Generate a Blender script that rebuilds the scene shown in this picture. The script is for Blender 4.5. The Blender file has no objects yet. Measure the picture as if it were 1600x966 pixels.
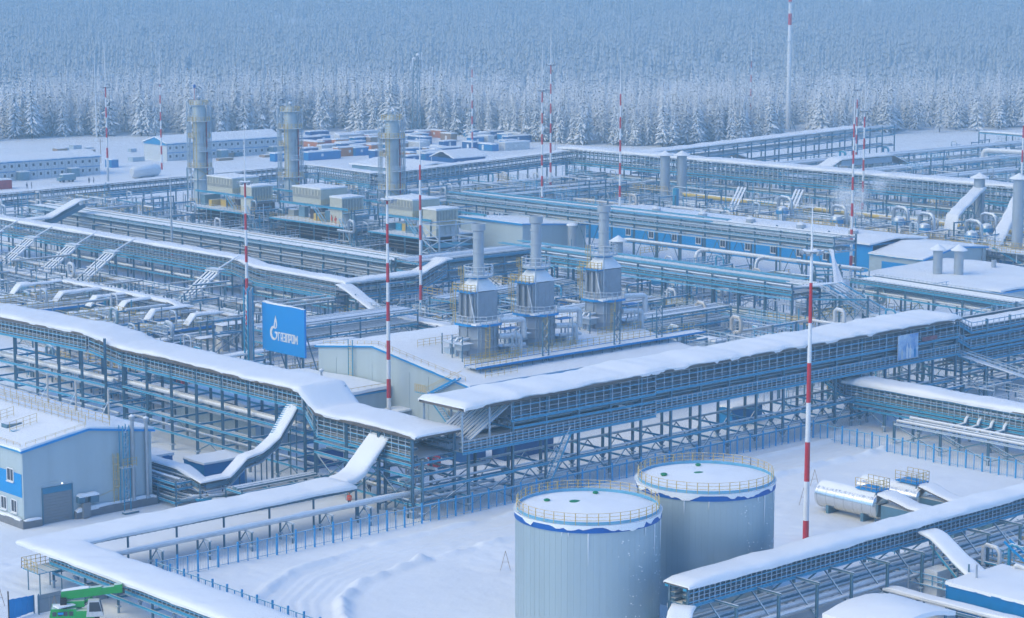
import bpy, math, random
import numpy as np
from mathutils import Vector, Matrix, noise as mnoise

scene = bpy.context.scene
C = scene.collection
RND = random.Random(11)
rad = math.radians

# ------------------------------------------------------------------ camera
# world axes: +X runs up-right along the plant grid, +Y up-left, origin under the drone
cam_d = bpy.data.cameras.new('camera')
cam = bpy.data.objects.new('camera', cam_d)
C.objects.link(cam)
cam.location = (0, 0, 65)
cam.rotation_euler = (rad(90 - 8.827), 0, rad(-42.3))
cam_d.sensor_width = 36
cam_d.lens = 36 * 3432 / 1600
cam_d.clip_start = 1
cam_d.clip_end = 9000
scene.camera = cam

# ------------------------------------------------------------------ sky, sun, exposure
SUN_AZ, SUN_EL = 282.0, 30.0        # compass style: clockwise from +Y
world = bpy.data.worlds.new('World')
scene.world = world
world.use_nodes = True
wn = world.node_tree
sky = wn.nodes.new('ShaderNodeTexSky')
sky.sky_type = 'NISHITA'
sky.sun_disc = False
sky.sun_elevation = rad(SUN_EL)
sky.sun_rotation = rad(SUN_AZ)
sky.altitude = 300
sky.air_density = 1.0
sky.dust_density = 0.0
sky.ozone_density = 8.3
wn.links.new(sky.outputs['Color'], wn.nodes['Background'].inputs['Color'])
wn.nodes['Background'].inputs['Strength'].default_value = 0.15

sun_d = bpy.data.lights.new('sun', 'SUN')
sun_d.energy = 1.35
sun_d.angle = rad(55)
sun_d.color = (1.0, 0.82, 0.38)
sun = bpy.data.objects.new('sun', sun_d)
C.objects.link(sun)
az, el = rad(SUN_AZ), rad(SUN_EL + 8)
sv = Vector((math.sin(az) * math.cos(el), math.cos(az) * math.cos(el), math.sin(el)))
sun.rotation_euler = (-sv).to_track_quat('-Z', 'Y').to_euler()
sun.location = (0, 0, 300)

scene.view_settings.view_transform = 'Standard'
scene.view_settings.look = 'None'
scene.view_settings.gamma = 1.0
scene.view_settings.use_curve_mapping = False
scene.view_settings.exposure = 1.13
cy = scene.cycles
cy.use_denoising = True
cy.denoiser = 'OPENIMAGEDENOISE'
cy.denoising_input_passes = 'RGB_ALBEDO_NORMAL'
cy.max_bounces = 4
cy.diffuse_bounces = 3
cy.glossy_bounces = 2
cy.transmission_bounces = 2
cy.volume_bounces = 0
cy.transparent_max_bounces = 8
cy.caustics_reflective = False
cy.caustics_refractive = False
cy.sample_clamp_indirect = 4
cy.use_adaptive_sampling = True
cy.adaptive_threshold = 0.02

# ------------------------------------------------------------------ materials
SNOW = (0.86, 0.88, 0.90)
MATS = {}


def mat(name, col, rough=0.6, metal=0.0, snow=0.0, var=0.12, vscale=1.2, bump=0.0, spec=0.35, thresh=0.55, ridge=None, streak=False):
    """procedural paint / metal; snow = how fully snow lies on faces that look up"""
    m = bpy.data.materials.new(name)
    m.use_nodes = True
    nt = m.node_tree
    N, L = nt.nodes, nt.links
    b = N['Principled BSDF']
    b.inputs['Roughness'].default_value = rough
    b.inputs['Metallic'].default_value = metal
    b.inputs['Specular IOR Level'].default_value = spec
    geo = N.new('ShaderNodeNewGeometry')
    nz = N.new('ShaderNodeTexNoise')
    nz.inputs['Scale'].default_value = vscale
    nz.inputs['Detail'].default_value = 4
    if streak:                                  # run-off stains: noise drawn out downwards
        mpg = N.new('ShaderNodeMapping')
        mpg.inputs['Scale'].default_value = (1.6, 1.6, 0.06)
        L.new(geo.outputs['Position'], mpg.inputs['Vector'])
        L.new(mpg.outputs[0], nz.inputs['Vector'])
    else:
        L.new(geo.outputs['Position'], nz.inputs['Vector'])
    mr = N.new('ShaderNodeMapRange')
    mr.inputs['From Min'].default_value = 0.25
    mr.inputs['From Max'].default_value = 0.75
    mr.inputs['To Min'].default_value = 1 - var
    mr.inputs['To Max'].default_value = 1 + var
    L.new(nz.outputs['Fac'], mr.inputs['Value'])
    mul = N.new('ShaderNodeMix')
    mul.data_type = 'RGBA'
    mul.blend_type = 'MULTIPLY'
    mul.inputs[0].default_value = 1
    mul.inputs[6].default_value = (*col, 1)
    L.new(mr.outputs['Result'], mul.inputs[7])
    out = mul.outputs[2]
    if snow > 0:
        sep = N.new('ShaderNodeSeparateXYZ')
        L.new(geo.outputs['Normal'], sep.inputs[0])
        add = N.new('ShaderNodeMath')
        add.operation = 'MULTIPLY_ADD'
        n2 = N.new('ShaderNodeTexNoise')
        n2.inputs['Scale'].default_value = 2.3
        n2.inputs['Detail'].default_value = 3
        L.new(geo.outputs['Position'], n2.inputs['Vector'])
        L.new(n2.outputs['Fac'], add.inputs[0])
        add.inputs[1].default_value = 0.7
        L.new(sep.outputs['Z'], add.inputs[2])
        ms = N.new('ShaderNodeMapRange')
        ms.inputs['From Min'].default_value = thresh + 0.25
        ms.inputs['From Max'].default_value = thresh + 0.45
        ms.inputs['To Max'].default_value = snow
        L.new(add.outputs[0], ms.inputs['Value'])
        mx = N.new('ShaderNodeMix')
        mx.data_type = 'RGBA'
        L.new(ms.outputs['Result'], mx.inputs[0])
        L.new(out, mx.inputs[6])
        mx.inputs[7].default_value = (*SNOW, 1)
        out = mx.outputs[2]
        if metal > 0:
            mm = N.new('ShaderNodeMapRange')
            mm.inputs['To Min'].default_value = metal
            mm.inputs['To Max'].default_value = 0
            L.new(ms.outputs['Result'], mm.inputs['Value'])
            L.new(mm.outputs['Result'], b.inputs['Metallic'])
    L.new(out, b.inputs['Base Color'])
    if ridge:                                   # vertical sheet profile: (period, depth)
        wv = N.new('ShaderNodeTexWave')
        wv.wave_type = 'BANDS'
        wv.bands_direction = 'DIAGONAL'
        wv.inputs['Scale'].default_value = ridge[0]
        mp = N.new('ShaderNodeMapping')
        mp.inputs['Scale'].default_value = (1, 1, 0)
        L.new(geo.outputs['Position'], mp.inputs['Vector'])
        L.new(mp.outputs[0], wv.inputs['Vector'])
        bp = N.new('ShaderNodeBump')
        bp.inputs['Strength'].default_value = ridge[1]
        bp.inputs['Distance'].default_value = 0.05
        L.new(wv.outputs['Fac'], bp.inputs['Height'])
        L.new(bp.outputs[0], b.inputs['Normal'])
    elif bump > 0:
        bp = N.new('ShaderNodeBump')
        bp.inputs['Strength'].default_value = bump
        bp.inputs['Distance'].default_value = 0.15
        n3 = N.new('ShaderNodeTexNoise')
        n3.inputs['Scale'].default_value = 0.9
        n3.inputs['Detail'].default_value = 6
        n3.inputs['Roughness'].default_value = 0.6
        L.new(geo.outputs['Position'], n3.inputs['Vector'])
        L.new(n3.outputs['Fac'], bp.inputs['Height'])
        L.new(bp.outputs[0], b.inputs['Normal'])
    MATS[name] = m
    return m


mat('snow', SNOW, 0.75, var=0.025, vscale=0.25, bump=0.45, spec=0.2)
mat('ground_snow', (0.84, 0.865, 0.89), 0.8, var=0.05, vscale=0.06, bump=0.6, spec=0.2)
mat('steel', (0.10, 0.21, 0.29), 0.55, 0.2, snow=0.9)
mat('steel_dark', (0.07, 0.075, 0.085), 0.6, 0.1, snow=0.8)
mat('frost_steel', (0.40, 0.49, 0.57), 0.6, 0.1, snow=0.95, thresh=0.4)
mat('blue_steel', (0.03, 0.29, 0.47), 0.5, 0.0, snow=0.85)
mat('rail_blue', (0.12, 0.38, 0.58), 0.5, 0.0, snow=0.9, thresh=0.5)
mat('pipe_zinc', (0.41, 0.46, 0.51), 0.38, 0.6, snow=0.92, thresh=0.5)
mat('pipe_tan', (0.50, 0.47, 0.43), 0.5, 0.2, snow=0.8, thresh=0.6)
mat('pipe_white', (0.62, 0.64, 0.66), 0.5, 0.1, snow=0.9, thresh=0.45)
mat('pipe_grey', (0.17, 0.29, 0.36), 0.5, 0.3, snow=0.92, thresh=0.5)
mat('tray', (0.05, 0.105, 0.14), 0.6, 0.2, snow=0.75, thresh=0.6, var=0.3, vscale=3)
mat('soffit', (0.12, 0.105, 0.095), 0.7, var=0.2)
mat('yellow', (0.55, 0.38, 0.07), 0.5, snow=0.7, thresh=0.7)
mat('yellow_pipe', (0.62, 0.45, 0.08), 0.5, snow=0.9, thresh=0.65)
mat('red', (0.55, 0.025, 0.04), 0.5, snow=0.6, thresh=0.8)
mat('red_paint', (0.50, 0.02, 0.03), 0.5, var=0.1)
mat('white_paint', (0.72, 0.74, 0.76), 0.5, var=0.06)
mat('mast_grey', (0.42, 0.46, 0.50), 0.5, 0.3)
mat('fence_blue', (0.03, 0.30, 0.62), 0.5, var=0.05)
mat('panel_grey', (0.42, 0.505, 0.535), 0.5, var=0.07, vscale=0.8, streak=True, ridge=(6.0, 0.12))
mat('panel_cream', (0.56, 0.56, 0.48), 0.55, var=0.06, vscale=0.4, ridge=(6.0, 0.12), snow=0.0)
mat('panel_blue', (0.0, 0.26, 0.62), 0.45, var=0.05, vscale=0.5, ridge=(6.0, 0.1))
mat('blue_trim', (0.0, 0.25, 0.52), 0.5, var=0.05)
mat('tank_shell', (0.39, 0.49, 0.535), 0.42, 0.25, var=0.05, vscale=0.9, streak=True)
mat('tank_blue', (0.0, 0.10, 0.40), 0.5, var=0.05)
mat('plinth', (0.20, 0.21, 0.23), 0.8, var=0.15)
mat('door_grey', (0.22, 0.24, 0.26), 0.6, var=0.05)
mat('door_teal', (0.04, 0.22, 0.36), 0.6, var=0.05)
mat('glass_dark', (0.035, 0.045, 0.06), 0.12, spec=0.6, var=0.1)
mat('frame_white', (0.75, 0.76, 0.77), 0.5, var=0.03)
mat('furnace', (0.33, 0.37, 0.42), 0.55, 0.3, var=0.12, snow=0.9, thresh=0.75)
mat('stack_grey', (0.36, 0.41, 0.46), 0.5, 0.25, var=0.08, snow=0.9, thresh=0.6)
mat('cream', (0.52, 0.52, 0.43), 0.6, var=0.1, snow=0.9, thresh=0.7)
mat('cream_dark', (0.30, 0.31, 0.28), 0.6, var=0.2, snow=0.9, thresh=0.7)
mat('rust_dark', (0.055, 0.042, 0.038), 0.8, var=0.35, vscale=0.8, snow=0.7)
mat('blue_box', (0.0, 0.19, 0.48), 0.5, var=0.1, ridge=(5.0, 0.5), snow=0.0)
mat('navy_box', (0.0, 0.09, 0.30), 0.5, var=0.15, ridge=(5.0, 0.5))
mat('red_box', (0.45, 0.05, 0.05), 0.55, var=0.15, ridge=(5.0, 0.5))
mat('orange_box', (0.55, 0.19, 0.04), 0.55, var=0.15, ridge=(5.0, 0.5))
mat('white_box', (0.6, 0.62, 0.63), 0.55, var=0.1, ridge=(5.0, 0.4))
mat('brown_box', (0.28, 0.19, 0.12), 0.6, var=0.2)
mat('board_blue', (0.0, 0.27, 0.70), 0.5, var=0.02)
mat('silver', (0.72, 0.71, 0.68), 0.22, 0.95, var=0.05, snow=0.95, thresh=0.62)
mat('crane_green', (0.02, 0.36, 0.07), 0.4, var=0.12, snow=0.6, thresh=0.75)
mat('hatch_green', (0.01, 0.22, 0.09), 0.5, var=0.1)
mat('rubber', (0.025, 0.025, 0.028), 0.8)
mat('lamp_head', (0.30, 0.34, 0.38), 0.5, snow=0.95, thresh=0.2)
mat('camp_wall', (0.56, 0.60, 0.63), 0.5, var=0.04)
mat('camp_blue', (0.01, 0.24, 0.52), 0.5, var=0.05)
mat('bark', (0.09, 0.075, 0.065), 0.9, snow=0.6)
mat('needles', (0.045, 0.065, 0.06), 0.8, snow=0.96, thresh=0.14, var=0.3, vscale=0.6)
mat('needles_hazed', (0.15, 0.19, 0.23), 0.85, snow=0.5, thresh=0.3, var=0.35, vscale=0.08)  # pale base and thin snow: low contrast of distance haze put into the colour
mat('shed_wood', (0.30, 0.22, 0.15), 0.8, snow=0.9, var=0.2)
mat('fence_panel_grey', (0.30, 0.36, 0.42), 0.6, var=0.06, ridge=(8.0, 0.5))
mat('void_dark', (0.022, 0.017, 0.015), 0.85, var=0.4, vscale=0.7)  # near-black: shade of the open bays put into the colour of their insides
mat('tower_shell', (0.44, 0.50, 0.52), 0.5, 0.15, var=0.06, vscale=0.5)
mat('camp_joint', (0.36, 0.40, 0.43), 0.6)
mat('faded_red', (0.24, 0.10, 0.12), 0.7, var=0.3)
mat('ice', (0.80, 0.84, 0.88), 0.3, var=0.05)


# ------------------------------------------------------------------ geometry helpers
class MB:
    """collects geometry for ONE mesh object (world coordinates)"""
    def __init__(self):
        self.v, self.f, self.mi = [], [], []

    def face(self, idx, mi=0):
        self.f.append(idx)
        self.mi.append(mi)

    def poly(self, pts, mi=0):
        k = len(self.v)
        self.v += [tuple(p) for p in pts]
        self.face(tuple(range(k, k + len(pts))), mi)

    def hexa(self, p, mi=0):
        k = len(self.v)
        self.v += [tuple(q) for q in p]
        for q in ((0, 3, 2, 1), (4, 5, 6, 7), (0, 1, 5, 4), (1, 2, 6, 5), (2, 3, 7, 6), (3, 0, 4, 7)):
            self.face(tuple(k + i for i in q), mi)

    def box(self, lo, hi, mi=0):
        x0, y0, z0 = lo
        x1, y1, z1 = hi
        self.hexa([(x0, y0, z0), (x1, y0, z0), (x1, y1, z0), (x0, y1, z0), (x0, y0, z1), (x1, y0, z1), (x1, y1, z1), (x0, y1, z1)], mi)
        return self

    def bar(self, p0, p1, w, h=None, mi=0):
        h = h or w
        p0, p1 = Vector(p0), Vector(p1)
        d = (p1 - p0).normalized()
        a = d.cross(Vector((0, 0, 1)))
        a = a.normalized() if a.length > 1e-4 else Vector((1, 0, 0))
        b = a.cross(d)
        a, b = a * w / 2, b * h / 2
        self.hexa([p0 - a - b, p0 + a - b, p0 + a + b, p0 - a + b, p1 - a - b, p1 + a - b, p1 + a + b, p1 - a + b], mi)
        return self

    def tube(self, pts, r, n=8, mi=0):
        pts = [Vector(p) for p in pts]
        rs = r if isinstance(r, (list, tuple)) else [r] * len(pts)
        k0 = len(self.v)
        prev = None
        for i, p in enumerate(pts):
            d = (pts[min(i + 1, len(pts) - 1)] - pts[max(i - 1, 0)]).normalized()
            if prev is None:
                a = d.cross(Vector((0, 0, 1)))
                if a.length < 1e-3:
                    a = Vector((1, 0, 0))
            else:
                a = prev - d * prev.dot(d)
            a.normalize()
            prev = a
            b = d.cross(a)
            for j in range(n):
                t = 2 * math.pi * j / n
                self.v.append(tuple(p + (a * math.cos(t) + b * math.sin(t)) * rs[i]))
        for i in range(len(pts) - 1):
            for j in range(n):
                q = k0 + i * n
                self.face((q + j, q + (j + 1) % n, q + n + (j + 1) % n, q + n + j), mi)
        self.face(tuple(k0 + n - 1 - j for j in range(n)), mi)
        q = k0 + (len(pts) - 1) * n
        self.face(tuple(q + j for j in range(n)), mi)
        return self

    def lathe(self, c, prof, n=24, mi=0, a0=0.0, a1=2 * math.pi):
        """profile [(r, z)] turned about the vertical through c"""
        full = abs(a1 - a0 - 2 * math.pi) < 1e-6
        m = n if full else n + 1
        k0 = len(self.v)
        for r, z in prof:
            for j in range(m):
                t = a0 + (a1 - a0) * j / n
                self.v.append((c[0] + r * math.cos(t), c[1] + r * math.sin(t), c[2] + z))
        for i in range(len(prof) - 1):
            for j in range(n if not full else m):
                j2 = (j + 1) % m if full else j + 1
                self.face((k0 + i * m + j, k0 + i * m + j2, k0 + (i + 1) * m + j2, k0 + (i + 1) * m + j), mi)
        return self

    def prism(self, poly, origin, ex, ey, depth, mi=0):
        """flat outline (2D) in the frame origin/ex/ey given thickness along ex x ey"""
        o, ex, ey = Vector(origin), Vector(ex), Vector(ey)
        nrm = ex.cross(ey).normalized() * depth
        k = len(self.v)
        n = len(poly)
        for q in (Vector((0, 0, 0)), nrm):
            for x, y in poly:
                self.v.append(tuple(o + ex * x + ey * y + q))
        self.face(tuple(k + n - 1 - i for i in range(n)), mi)
        self.face(tuple(k + n + i for i in range(n)), mi)
        for i in range(n):
            j = (i + 1) % n
            self.face((k + i, k + j, k + n + j, k + n + i), mi)
        return self

    def mesh(self, name, mats, smooth=False):
        me = bpy.data.meshes.new(name)
        me.from_pydata(self.v, [], self.f)
        for m in (mats if isinstance(mats, (list, tuple)) else [mats]):
            me.materials.append(MATS[m])
        if len(set(self.mi)) > 1:
            me.polygons.foreach_set('material_index', self.mi)
        if smooth:
            me.polygons.foreach_set('use_smooth', [True] * len(self.f))
            me.update()
            try:
                me.set_sharp_from_angle(angle=rad(40))
            except Exception:
                pass
        me.update()
        return me

    def build(self, name, mats, parent=None, smooth=False, kind=None):
        o = bpy.data.objects.new(name, self.mesh(name, mats, smooth))
        C.objects.link(o)
        if parent is not None:
            o.parent = parent
            o.location = -world_loc(parent)
        if kind:
            o['kind'] = kind
        return o


WLOC = {}


def world_loc(o):
    if o.name in WLOC:
        return WLOC[o.name]
    return Vector((0, 0, 0))


def thing(name, label, cat, loc=(0, 0, 0), group=None):
    o = bpy.data.objects.new(name, None)
    C.objects.link(o)
    o.empty_display_size = 0.5
    o.location = loc
    WLOC[o.name] = Vector(loc)
    o['label'] = label
    o['category'] = cat
    if group:
        o['group'] = group
    return o


def tag(o, label, cat, group=None):
    o['label'] = label
    o['category'] = cat
    if group:
        o['group'] = group
    return o


def structure(o):
    o['kind'] = 'structure'
    return o


def unit_mesh(shape, m):
    key = 'unit_%s_%s' % (shape, m)
    if key in bpy.data.meshes:
        return bpy.data.meshes[key]
    b = MB()
    if shape == 'box':
        b.box((-.5, -.5, 0), (.5, .5, 1))
    elif shape == 'ibeam':
        pr = [(-.5, -.5), (.5, -.5), (.5, -.34), (.09, -.34), (.09, .34), (.5, .34), (.5, .5), (-.5, .5), (-.5, .34), (-.09, .34), (-.09, -.34), (-.5, -.34)]
        b.prism(pr, (0, 0, 0), (1, 0, 0), (0, 1, 0), 1.0)
    elif shape.startswith('cyl'):
        n = int(shape[3:])
        b.lathe((0, 0, 0), [(.5, 0), (.5, 1)], n)
        b.face(tuple(range(n - 1, -1, -1)))
        b.face(tuple(range(n, 2 * n)))
    me = b.mesh(key, m, smooth=shape.startswith('cyl'))
    return me


def bar(T, name, p0, p1, w, h=None, m='steel', shape='box', kind=None):
    """one straight member as an object of its own, sharing the unit mesh"""
    h = h or w
    p0, p1 = Vector(p0), Vector(p1)
    d = p1 - p0
    ln = d.length
    if ln < 1e-5:
        return None
    d /= ln
    a = d.cross(Vector((0, 0, 1)))
    a = a.normalized() if a.length > 1e-4 else Vector((1, 0, 0))
    b = d.cross(a)
    o = bpy.data.objects.new(name, unit_mesh(shape, m))
    C.objects.link(o)
    o.parent = T
    q = p0 - world_loc(T)
    o.matrix_basis = Matrix(((a.x * w, b.x * h, d.x * ln, q.x), (a.y * w, b.y * h, d.y * ln, q.y), (a.z * w, b.z * h, d.z * ln, q.z), (0, 0, 0, 1)))
    if kind:
        o['kind'] = kind
    return o


def pipe(T, p0, p1, r, m='pipe_zinc', name='pipe', n=10):
    return bar(T, name, p0, p1, 2 * r, 2 * r, m, 'cyl%d' % n)


def boxp(T, name, lo, hi, m):
    """axis-aligned box part from the shared unit box"""
    lo, hi = Vector(lo), Vector(hi)
    o = bpy.data.objects.new(name, unit_mesh('box', m))
    C.objects.link(o)
    o.parent = T
    c = (lo + hi) / 2 - world_loc(T)
    s = hi - lo
    o.matrix_basis = Matrix(((s.x, 0, 0, c.x), (0, s.y, 0, c.y), (0, 0, s.z, lo.z - world_loc(T).z), (0, 0, 0, 1)))
    return o


def fnoise(x, y, z=0.0):
    return mnoise.noise(Vector((x, y, z)))


def sweep_frames(pts, step=1.0):
    """resample a 3D polyline; returns (point, lateral) with mitred corners"""
    P = [Vector(p) for p in pts]
    lat = []
    for i in range(len(P)):
        def hd(a, b):
            d = b - a
            d.z = 0
            return d.normalized() if d.length > 1e-6 else None
        d0 = hd(P[i - 1], P[i]) if i > 0 else None
        d1 = hd(P[i], P[i + 1]) if i < len(P) - 1 else None
        d0 = d0 or d1
        d1 = d1 or d0
        n0 = Vector((-d0.y, d0.x, 0))
        n1 = Vector((-d1.y, d1.x, 0))
        m = (n0 + n1)
        m.normalize()
        lat.append(m / max(0.4, m.dot(n0)))
    out = []
    for i in range(len(P) - 1):
        L = (P[i + 1] - P[i]).length
        k = max(1, int(L / step))
        for j in range(k):
            t = j / k
            out.append((P[i].lerp(P[i + 1], t), lat[i].lerp(lat[i + 1], t)))
    out.append((P[-1], lat[-1]))
    return out


def snow_strip(T, pts, w, th=0.35, over=0.25, step=0.9, seed=0, name='snow_cover', rough=0.1, icicle=0.0):
    """a blanket of snow lying along a roof or walkway: rounded, uneven rims"""
    fr = sweep_frames(pts, step)
    prof = [(-1.0, -0.32), (-1.03, 0.25), (-0.97, 0.62), (-0.86, 0.86), (-0.6, 0.97), (-0.2, 1.0), (0.2, 1.0), (0.6, 0.97), (0.86, 0.86), (0.97, 0.62), (1.03, 0.25), (1.0, -0.32), (0.7, 0.0), (-0.7, 0.0)]
    b = MB()
    n = len(prof)
    for i, (p, l) in enumerate(fr):
        e0 = rough * (1.6 * fnoise(p.x * .35 + seed, p.y * .35, 1.0) + .45 * fnoise(p.x * 1.3, p.y * 1.3 + seed, 2.0))
        e1 = rough * (1.6 * fnoise(p.x * .35 - seed, p.y * .35, 5.0) + .45 * fnoise(p.x * 1.3, p.y * 1.3 - seed, 7.0))
        hh = th * (1 + 0.45 * fnoise(p.x * .16 + seed, p.y * .16, 9.0) + .2 * fnoise(p.x * .5, p.y * .5 + seed, 4.0))
        e0 -= 1.1 * rough * 4 * max(0, fnoise(p.x * .07 + seed, p.y * .07, 12.0) - .18)      # slumped stretches
        e1 -= 1.1 * rough * 4 * max(0, fnoise(p.x * .07 - seed, p.y * .07, 17.0) - .18)
        end = 1.0
        if i == 0 or i == len(fr) - 1:
            end = 0.35
        for k, (s, z) in enumerate(prof):
            ww = w / 2 + over + (e0 if s < 0 else e1)
            if k in (12, 13):
                ww = w / 2
            zz = z * hh * (end if z > 0 else 1)
            q = p + l * (s * ww)
            zz += (0.07 * fnoise(q.x * .8, q.y * .8, 3.3 + seed) + .10 * fnoise(q.x * .3, q.y * .3, 1.3 + seed)) * (1 if z > 0.5 else 0)
            if k in (0, 11):
                zz -= icicle * max(0, fnoise(q.x * 2.1, q.y * 2.1, seed))
            b.v.append((q.x, q.y, q.z + zz))
    m = len(fr)
    for i in range(m - 1):
        for k in range(n):
            k2 = (k + 1) % n
            b.face((i * n + k, i * n + k2, (i + 1) * n + k2, (i + 1) * n + k))
    b.face(tuple(range(n)))
    b.face(tuple((m - 1) * n + n - 1 - k for k in range(n)))
    return b.build(name, 'snow', T, smooth=True)


def sheet_strip(T, pts, w, th=0.12, m='soffit', name='roof_sheet'):
    fr = sweep_frames(pts, 50)
    b = MB()
    for p, l in fr:
        for s, z in ((-1, -th), (1, -th), (1, 0), (-1, 0)):
            q = p + l * (s * w / 2)
            b.v.append((q.x, q.y, q.z + z))
    for i in range(len(fr) - 1):
        for k in range(4):
            k2 = (k + 1) % 4
            b.face((i * 4 + k, (i + 1) * 4 + k, (i + 1) * 4 + k2, i * 4 + k2))
    b.face((0, 1, 2, 3))
    e = (len(fr) - 1) * 4
    b.face((e + 3, e + 2, e + 1, e))
    return b.build(name, m, T)


def snow_patch(T, lo, hi, z, th=0.3, over=0.15, n=None, seed=0, name='snow_cover', slope=None, rough=0.12):
    """snow lying on a rectangular roof; slope(x, y) gives the roof height above z"""
    (x0, y0), (x1, y1) = lo, hi
    nx = max(4, int((x1 - x0) / 0.9)) if n is None else n
    ny = max(4, int((y1 - y0) / 0.9)) if n is None else n
    nx, ny = min(nx, 60), min(ny, 60)
    b = MB()
    for j in range(ny + 3):
        for i in range(nx + 3):
            ii, jj = min(max(i - 1, 0), nx), min(max(j - 1, 0), ny)
            x = x0 + (x1 - x0) * ii / nx
            y = y0 + (y1 - y0) * jj / ny
            rim = i in (0, nx + 2) or j in (0, ny + 2)
            ex = (ii == 0) * -1 + (ii == nx) * 1
            ey = (jj == 0) * -1 + (jj == ny) * 1
            o = over + rough * 1.5 * fnoise(x * .6 + seed, y * .6, 4.0)
            xx, yy = x + ex * o, y + ey * o
            zz = z + (slope(x, y) if slope else 0)
            if rim:
                zz += -0.06 - rough * max(0, fnoise(x * 1.1, y * 1.1, seed + 8.0))
            else:
                edge = min(ii, nx - ii, jj, ny - jj)
                zz += th * (0.62 if edge == 0 else 0.93 if edge == 1 else 1.0) * (1 + 0.25 * fnoise(x * .25 + seed, y * .25, 6.0)) + 0.04 * fnoise(x, y, seed)
            b.v.append((xx, yy, zz))
    w = nx + 3
    for j in range(ny + 2):
        for i in range(nx + 2):
            b.face((j * w + i, j * w + i + 1, (j + 1) * w + i + 1, (j + 1) * w + i))
    return b.build(name, 'snow', T, smooth=True)
# ------------------------------------------------------------------ pipe racks and covered galleries
PIPE_MIX = ['pipe_zinc', 'pipe_zinc', 'pipe_white', 'pipe_grey', 'pipe_tan', 'pipe_grey']


def lerp(a, b, t):
    return a + (b - a) * t


def seg_frame(a, b):
    a, b = Vector((a[0], a[1], 0)), Vector((b[0], b[1], 0))
    L = (b - a).length
    d = (b - a) / L
    n = Vector((-d.y, d.x, 0))
    return a, b, L, d, n


def zz(v, t):
    return lerp(v[0], v[1], t) if isinstance(v, (tuple, list)) else v


def rack(T, a, b, w, levels, top, bay=6.0, colw=0.3, brace='V', base=0.0, beam='blue_steel', col='steel', pmix=None,
         cols=True, foot=False, long_beams=True, skip=(), xtra=0.0, brace_every=1, rows=(-1, 1), rnd=None):
    """steel bents every `bay` metres; levels = [(z, pipes)], pipes an int or [(offset, radius, material)]"""
    rnd = rnd or RND
    a, b, L, d, n = seg_frame(a, b)
    nb = max(1, int(round(L / bay)))
    zl = [lv[0] for lv in levels]
    for i in range(nb + 1):
        t = i / nb
        c = a + d * (L * t)
        zt = zz(top, t)
        if cols and i not in skip:
            for s in rows:
                q = c + n * (s * w / 2)
                bar(T, 'column', (q.x, q.y, base), (q.x, q.y, zt), colw, colw, col, 'ibeam')
                if foot:
                    bar(T, 'pile', (q.x, q.y, base - .2), (q.x, q.y, base + .75), colw * 1.15, colw * 1.15, 'frost_steel', 'cyl8')
                    bar(T, 'pile_cap', (q.x, q.y, base + .75), (q.x, q.y, base + .9), colw * 2.2, colw * 2.2, 'frost_steel', 'box')
        for zv in zl:
            z = zz(zv, t)
            p0, p1 = c - n * (w / 2 + xtra), c + n * (w / 2 + xtra)
            bar(T, 'cross_beam', (p0.x, p0.y, z - .14), (p1.x, p1.y, z - .14), .2, .26, beam, 'ibeam')
    for zv, pipes in levels:
        z0, z1 = zz(zv, 0), zz(zv, 1)
        if long_beams:
            for s in (-1, 1):
                q0, q1 = a + n * (s * (w / 2 + .16)), b + n * (s * (w / 2 + .16))
                bar(T, 'side_beam', (q0.x, q0.y, z0 - .15), (q1.x, q1.y, z1 - .15), .14, .3, beam, 'ibeam')
        if isinstance(pipes, int):
            spec = []
            if pipes:
                span = w - .5
                for k in range(pipes):
                    r = rnd.choice([.09, .12, .16, .2, .24]) * min(1.0, span / pipes / .5)
                    spec.append((-span / 2 + span * (k + .5) / pipes, r, rnd.choice(pmix or PIPE_MIX)))
        else:
            spec = pipes
        for off, r, m in spec:
            q0, q1 = a + n * off, b + n * off
            pipe(T, (q0.x, q0.y, z0 + r + .01), (q1.x, q1.y, z1 + r + .01), r, m)
    if brace and cols:
        zlow = min(zz(zv, .5) for zv in zl) if zl else zz(top, .5)
        if zlow - base < 2.2 and len(zl) > 1:
            zlow = sorted(zz(zv, .5) for zv in zl)[1]
        for i in range(nb):
            if i % brace_every:
                continue
            for s in rows:
                q0, q1 = a + d * (L * i / nb) + n * (s * w / 2), a + d * (L * (i + 1) / nb) + n * (s * w / 2)
                mid = (q0 + q1) / 2
                zb = base + .5
                if brace == 'V':
                    bar(T, 'brace', (q0.x, q0.y, zb + .4), (mid.x, mid.y, zlow - .3), .13, .13, 'steel')
                    bar(T, 'brace', (q1.x, q1.y, zb + .4), (mid.x, mid.y, zlow - .3), .13, .13, 'steel')
                else:
                    bar(T, 'brace', (q0.x, q0.y, zb), (q1.x, q1.y, zlow - .3), .13, .13, 'steel')
                    bar(T, 'brace', (q1.x, q1.y, zb), (q0.x, q0.y, zlow - .3), .13, .13, 'steel')


def rails(T, pts, h=1.1, n_rail=3, post=1.5, m='rail_blue', thick=.05, first=0.3, pthick=None, name='rail'):
    """guard rail along a 3D polyline: each rail is a part, its thin posts one part"""
    P = [Vector(p) for p in pts]
    for a, b in zip(P[:-1], P[1:]):
        for k in range(n_rail):
            z = first + (h - first) * k / max(1, n_rail - 1)
            bar(T, name, a + Vector((0, 0, z)), b + Vector((0, 0, z)), thick, thick, m)
    g = MB()
    for a, b in zip(P[:-1], P[1:]):
        L = (b - a).length
        k = max(1, int(round(L / post)))
        for i in range(k + 1):
            q = a.lerp(b, i / k)
            g.bar(q, q + Vector((0, 0, h)), pthick or thick)
    g.build('rail_posts', m, T, kind='stuff')


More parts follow.
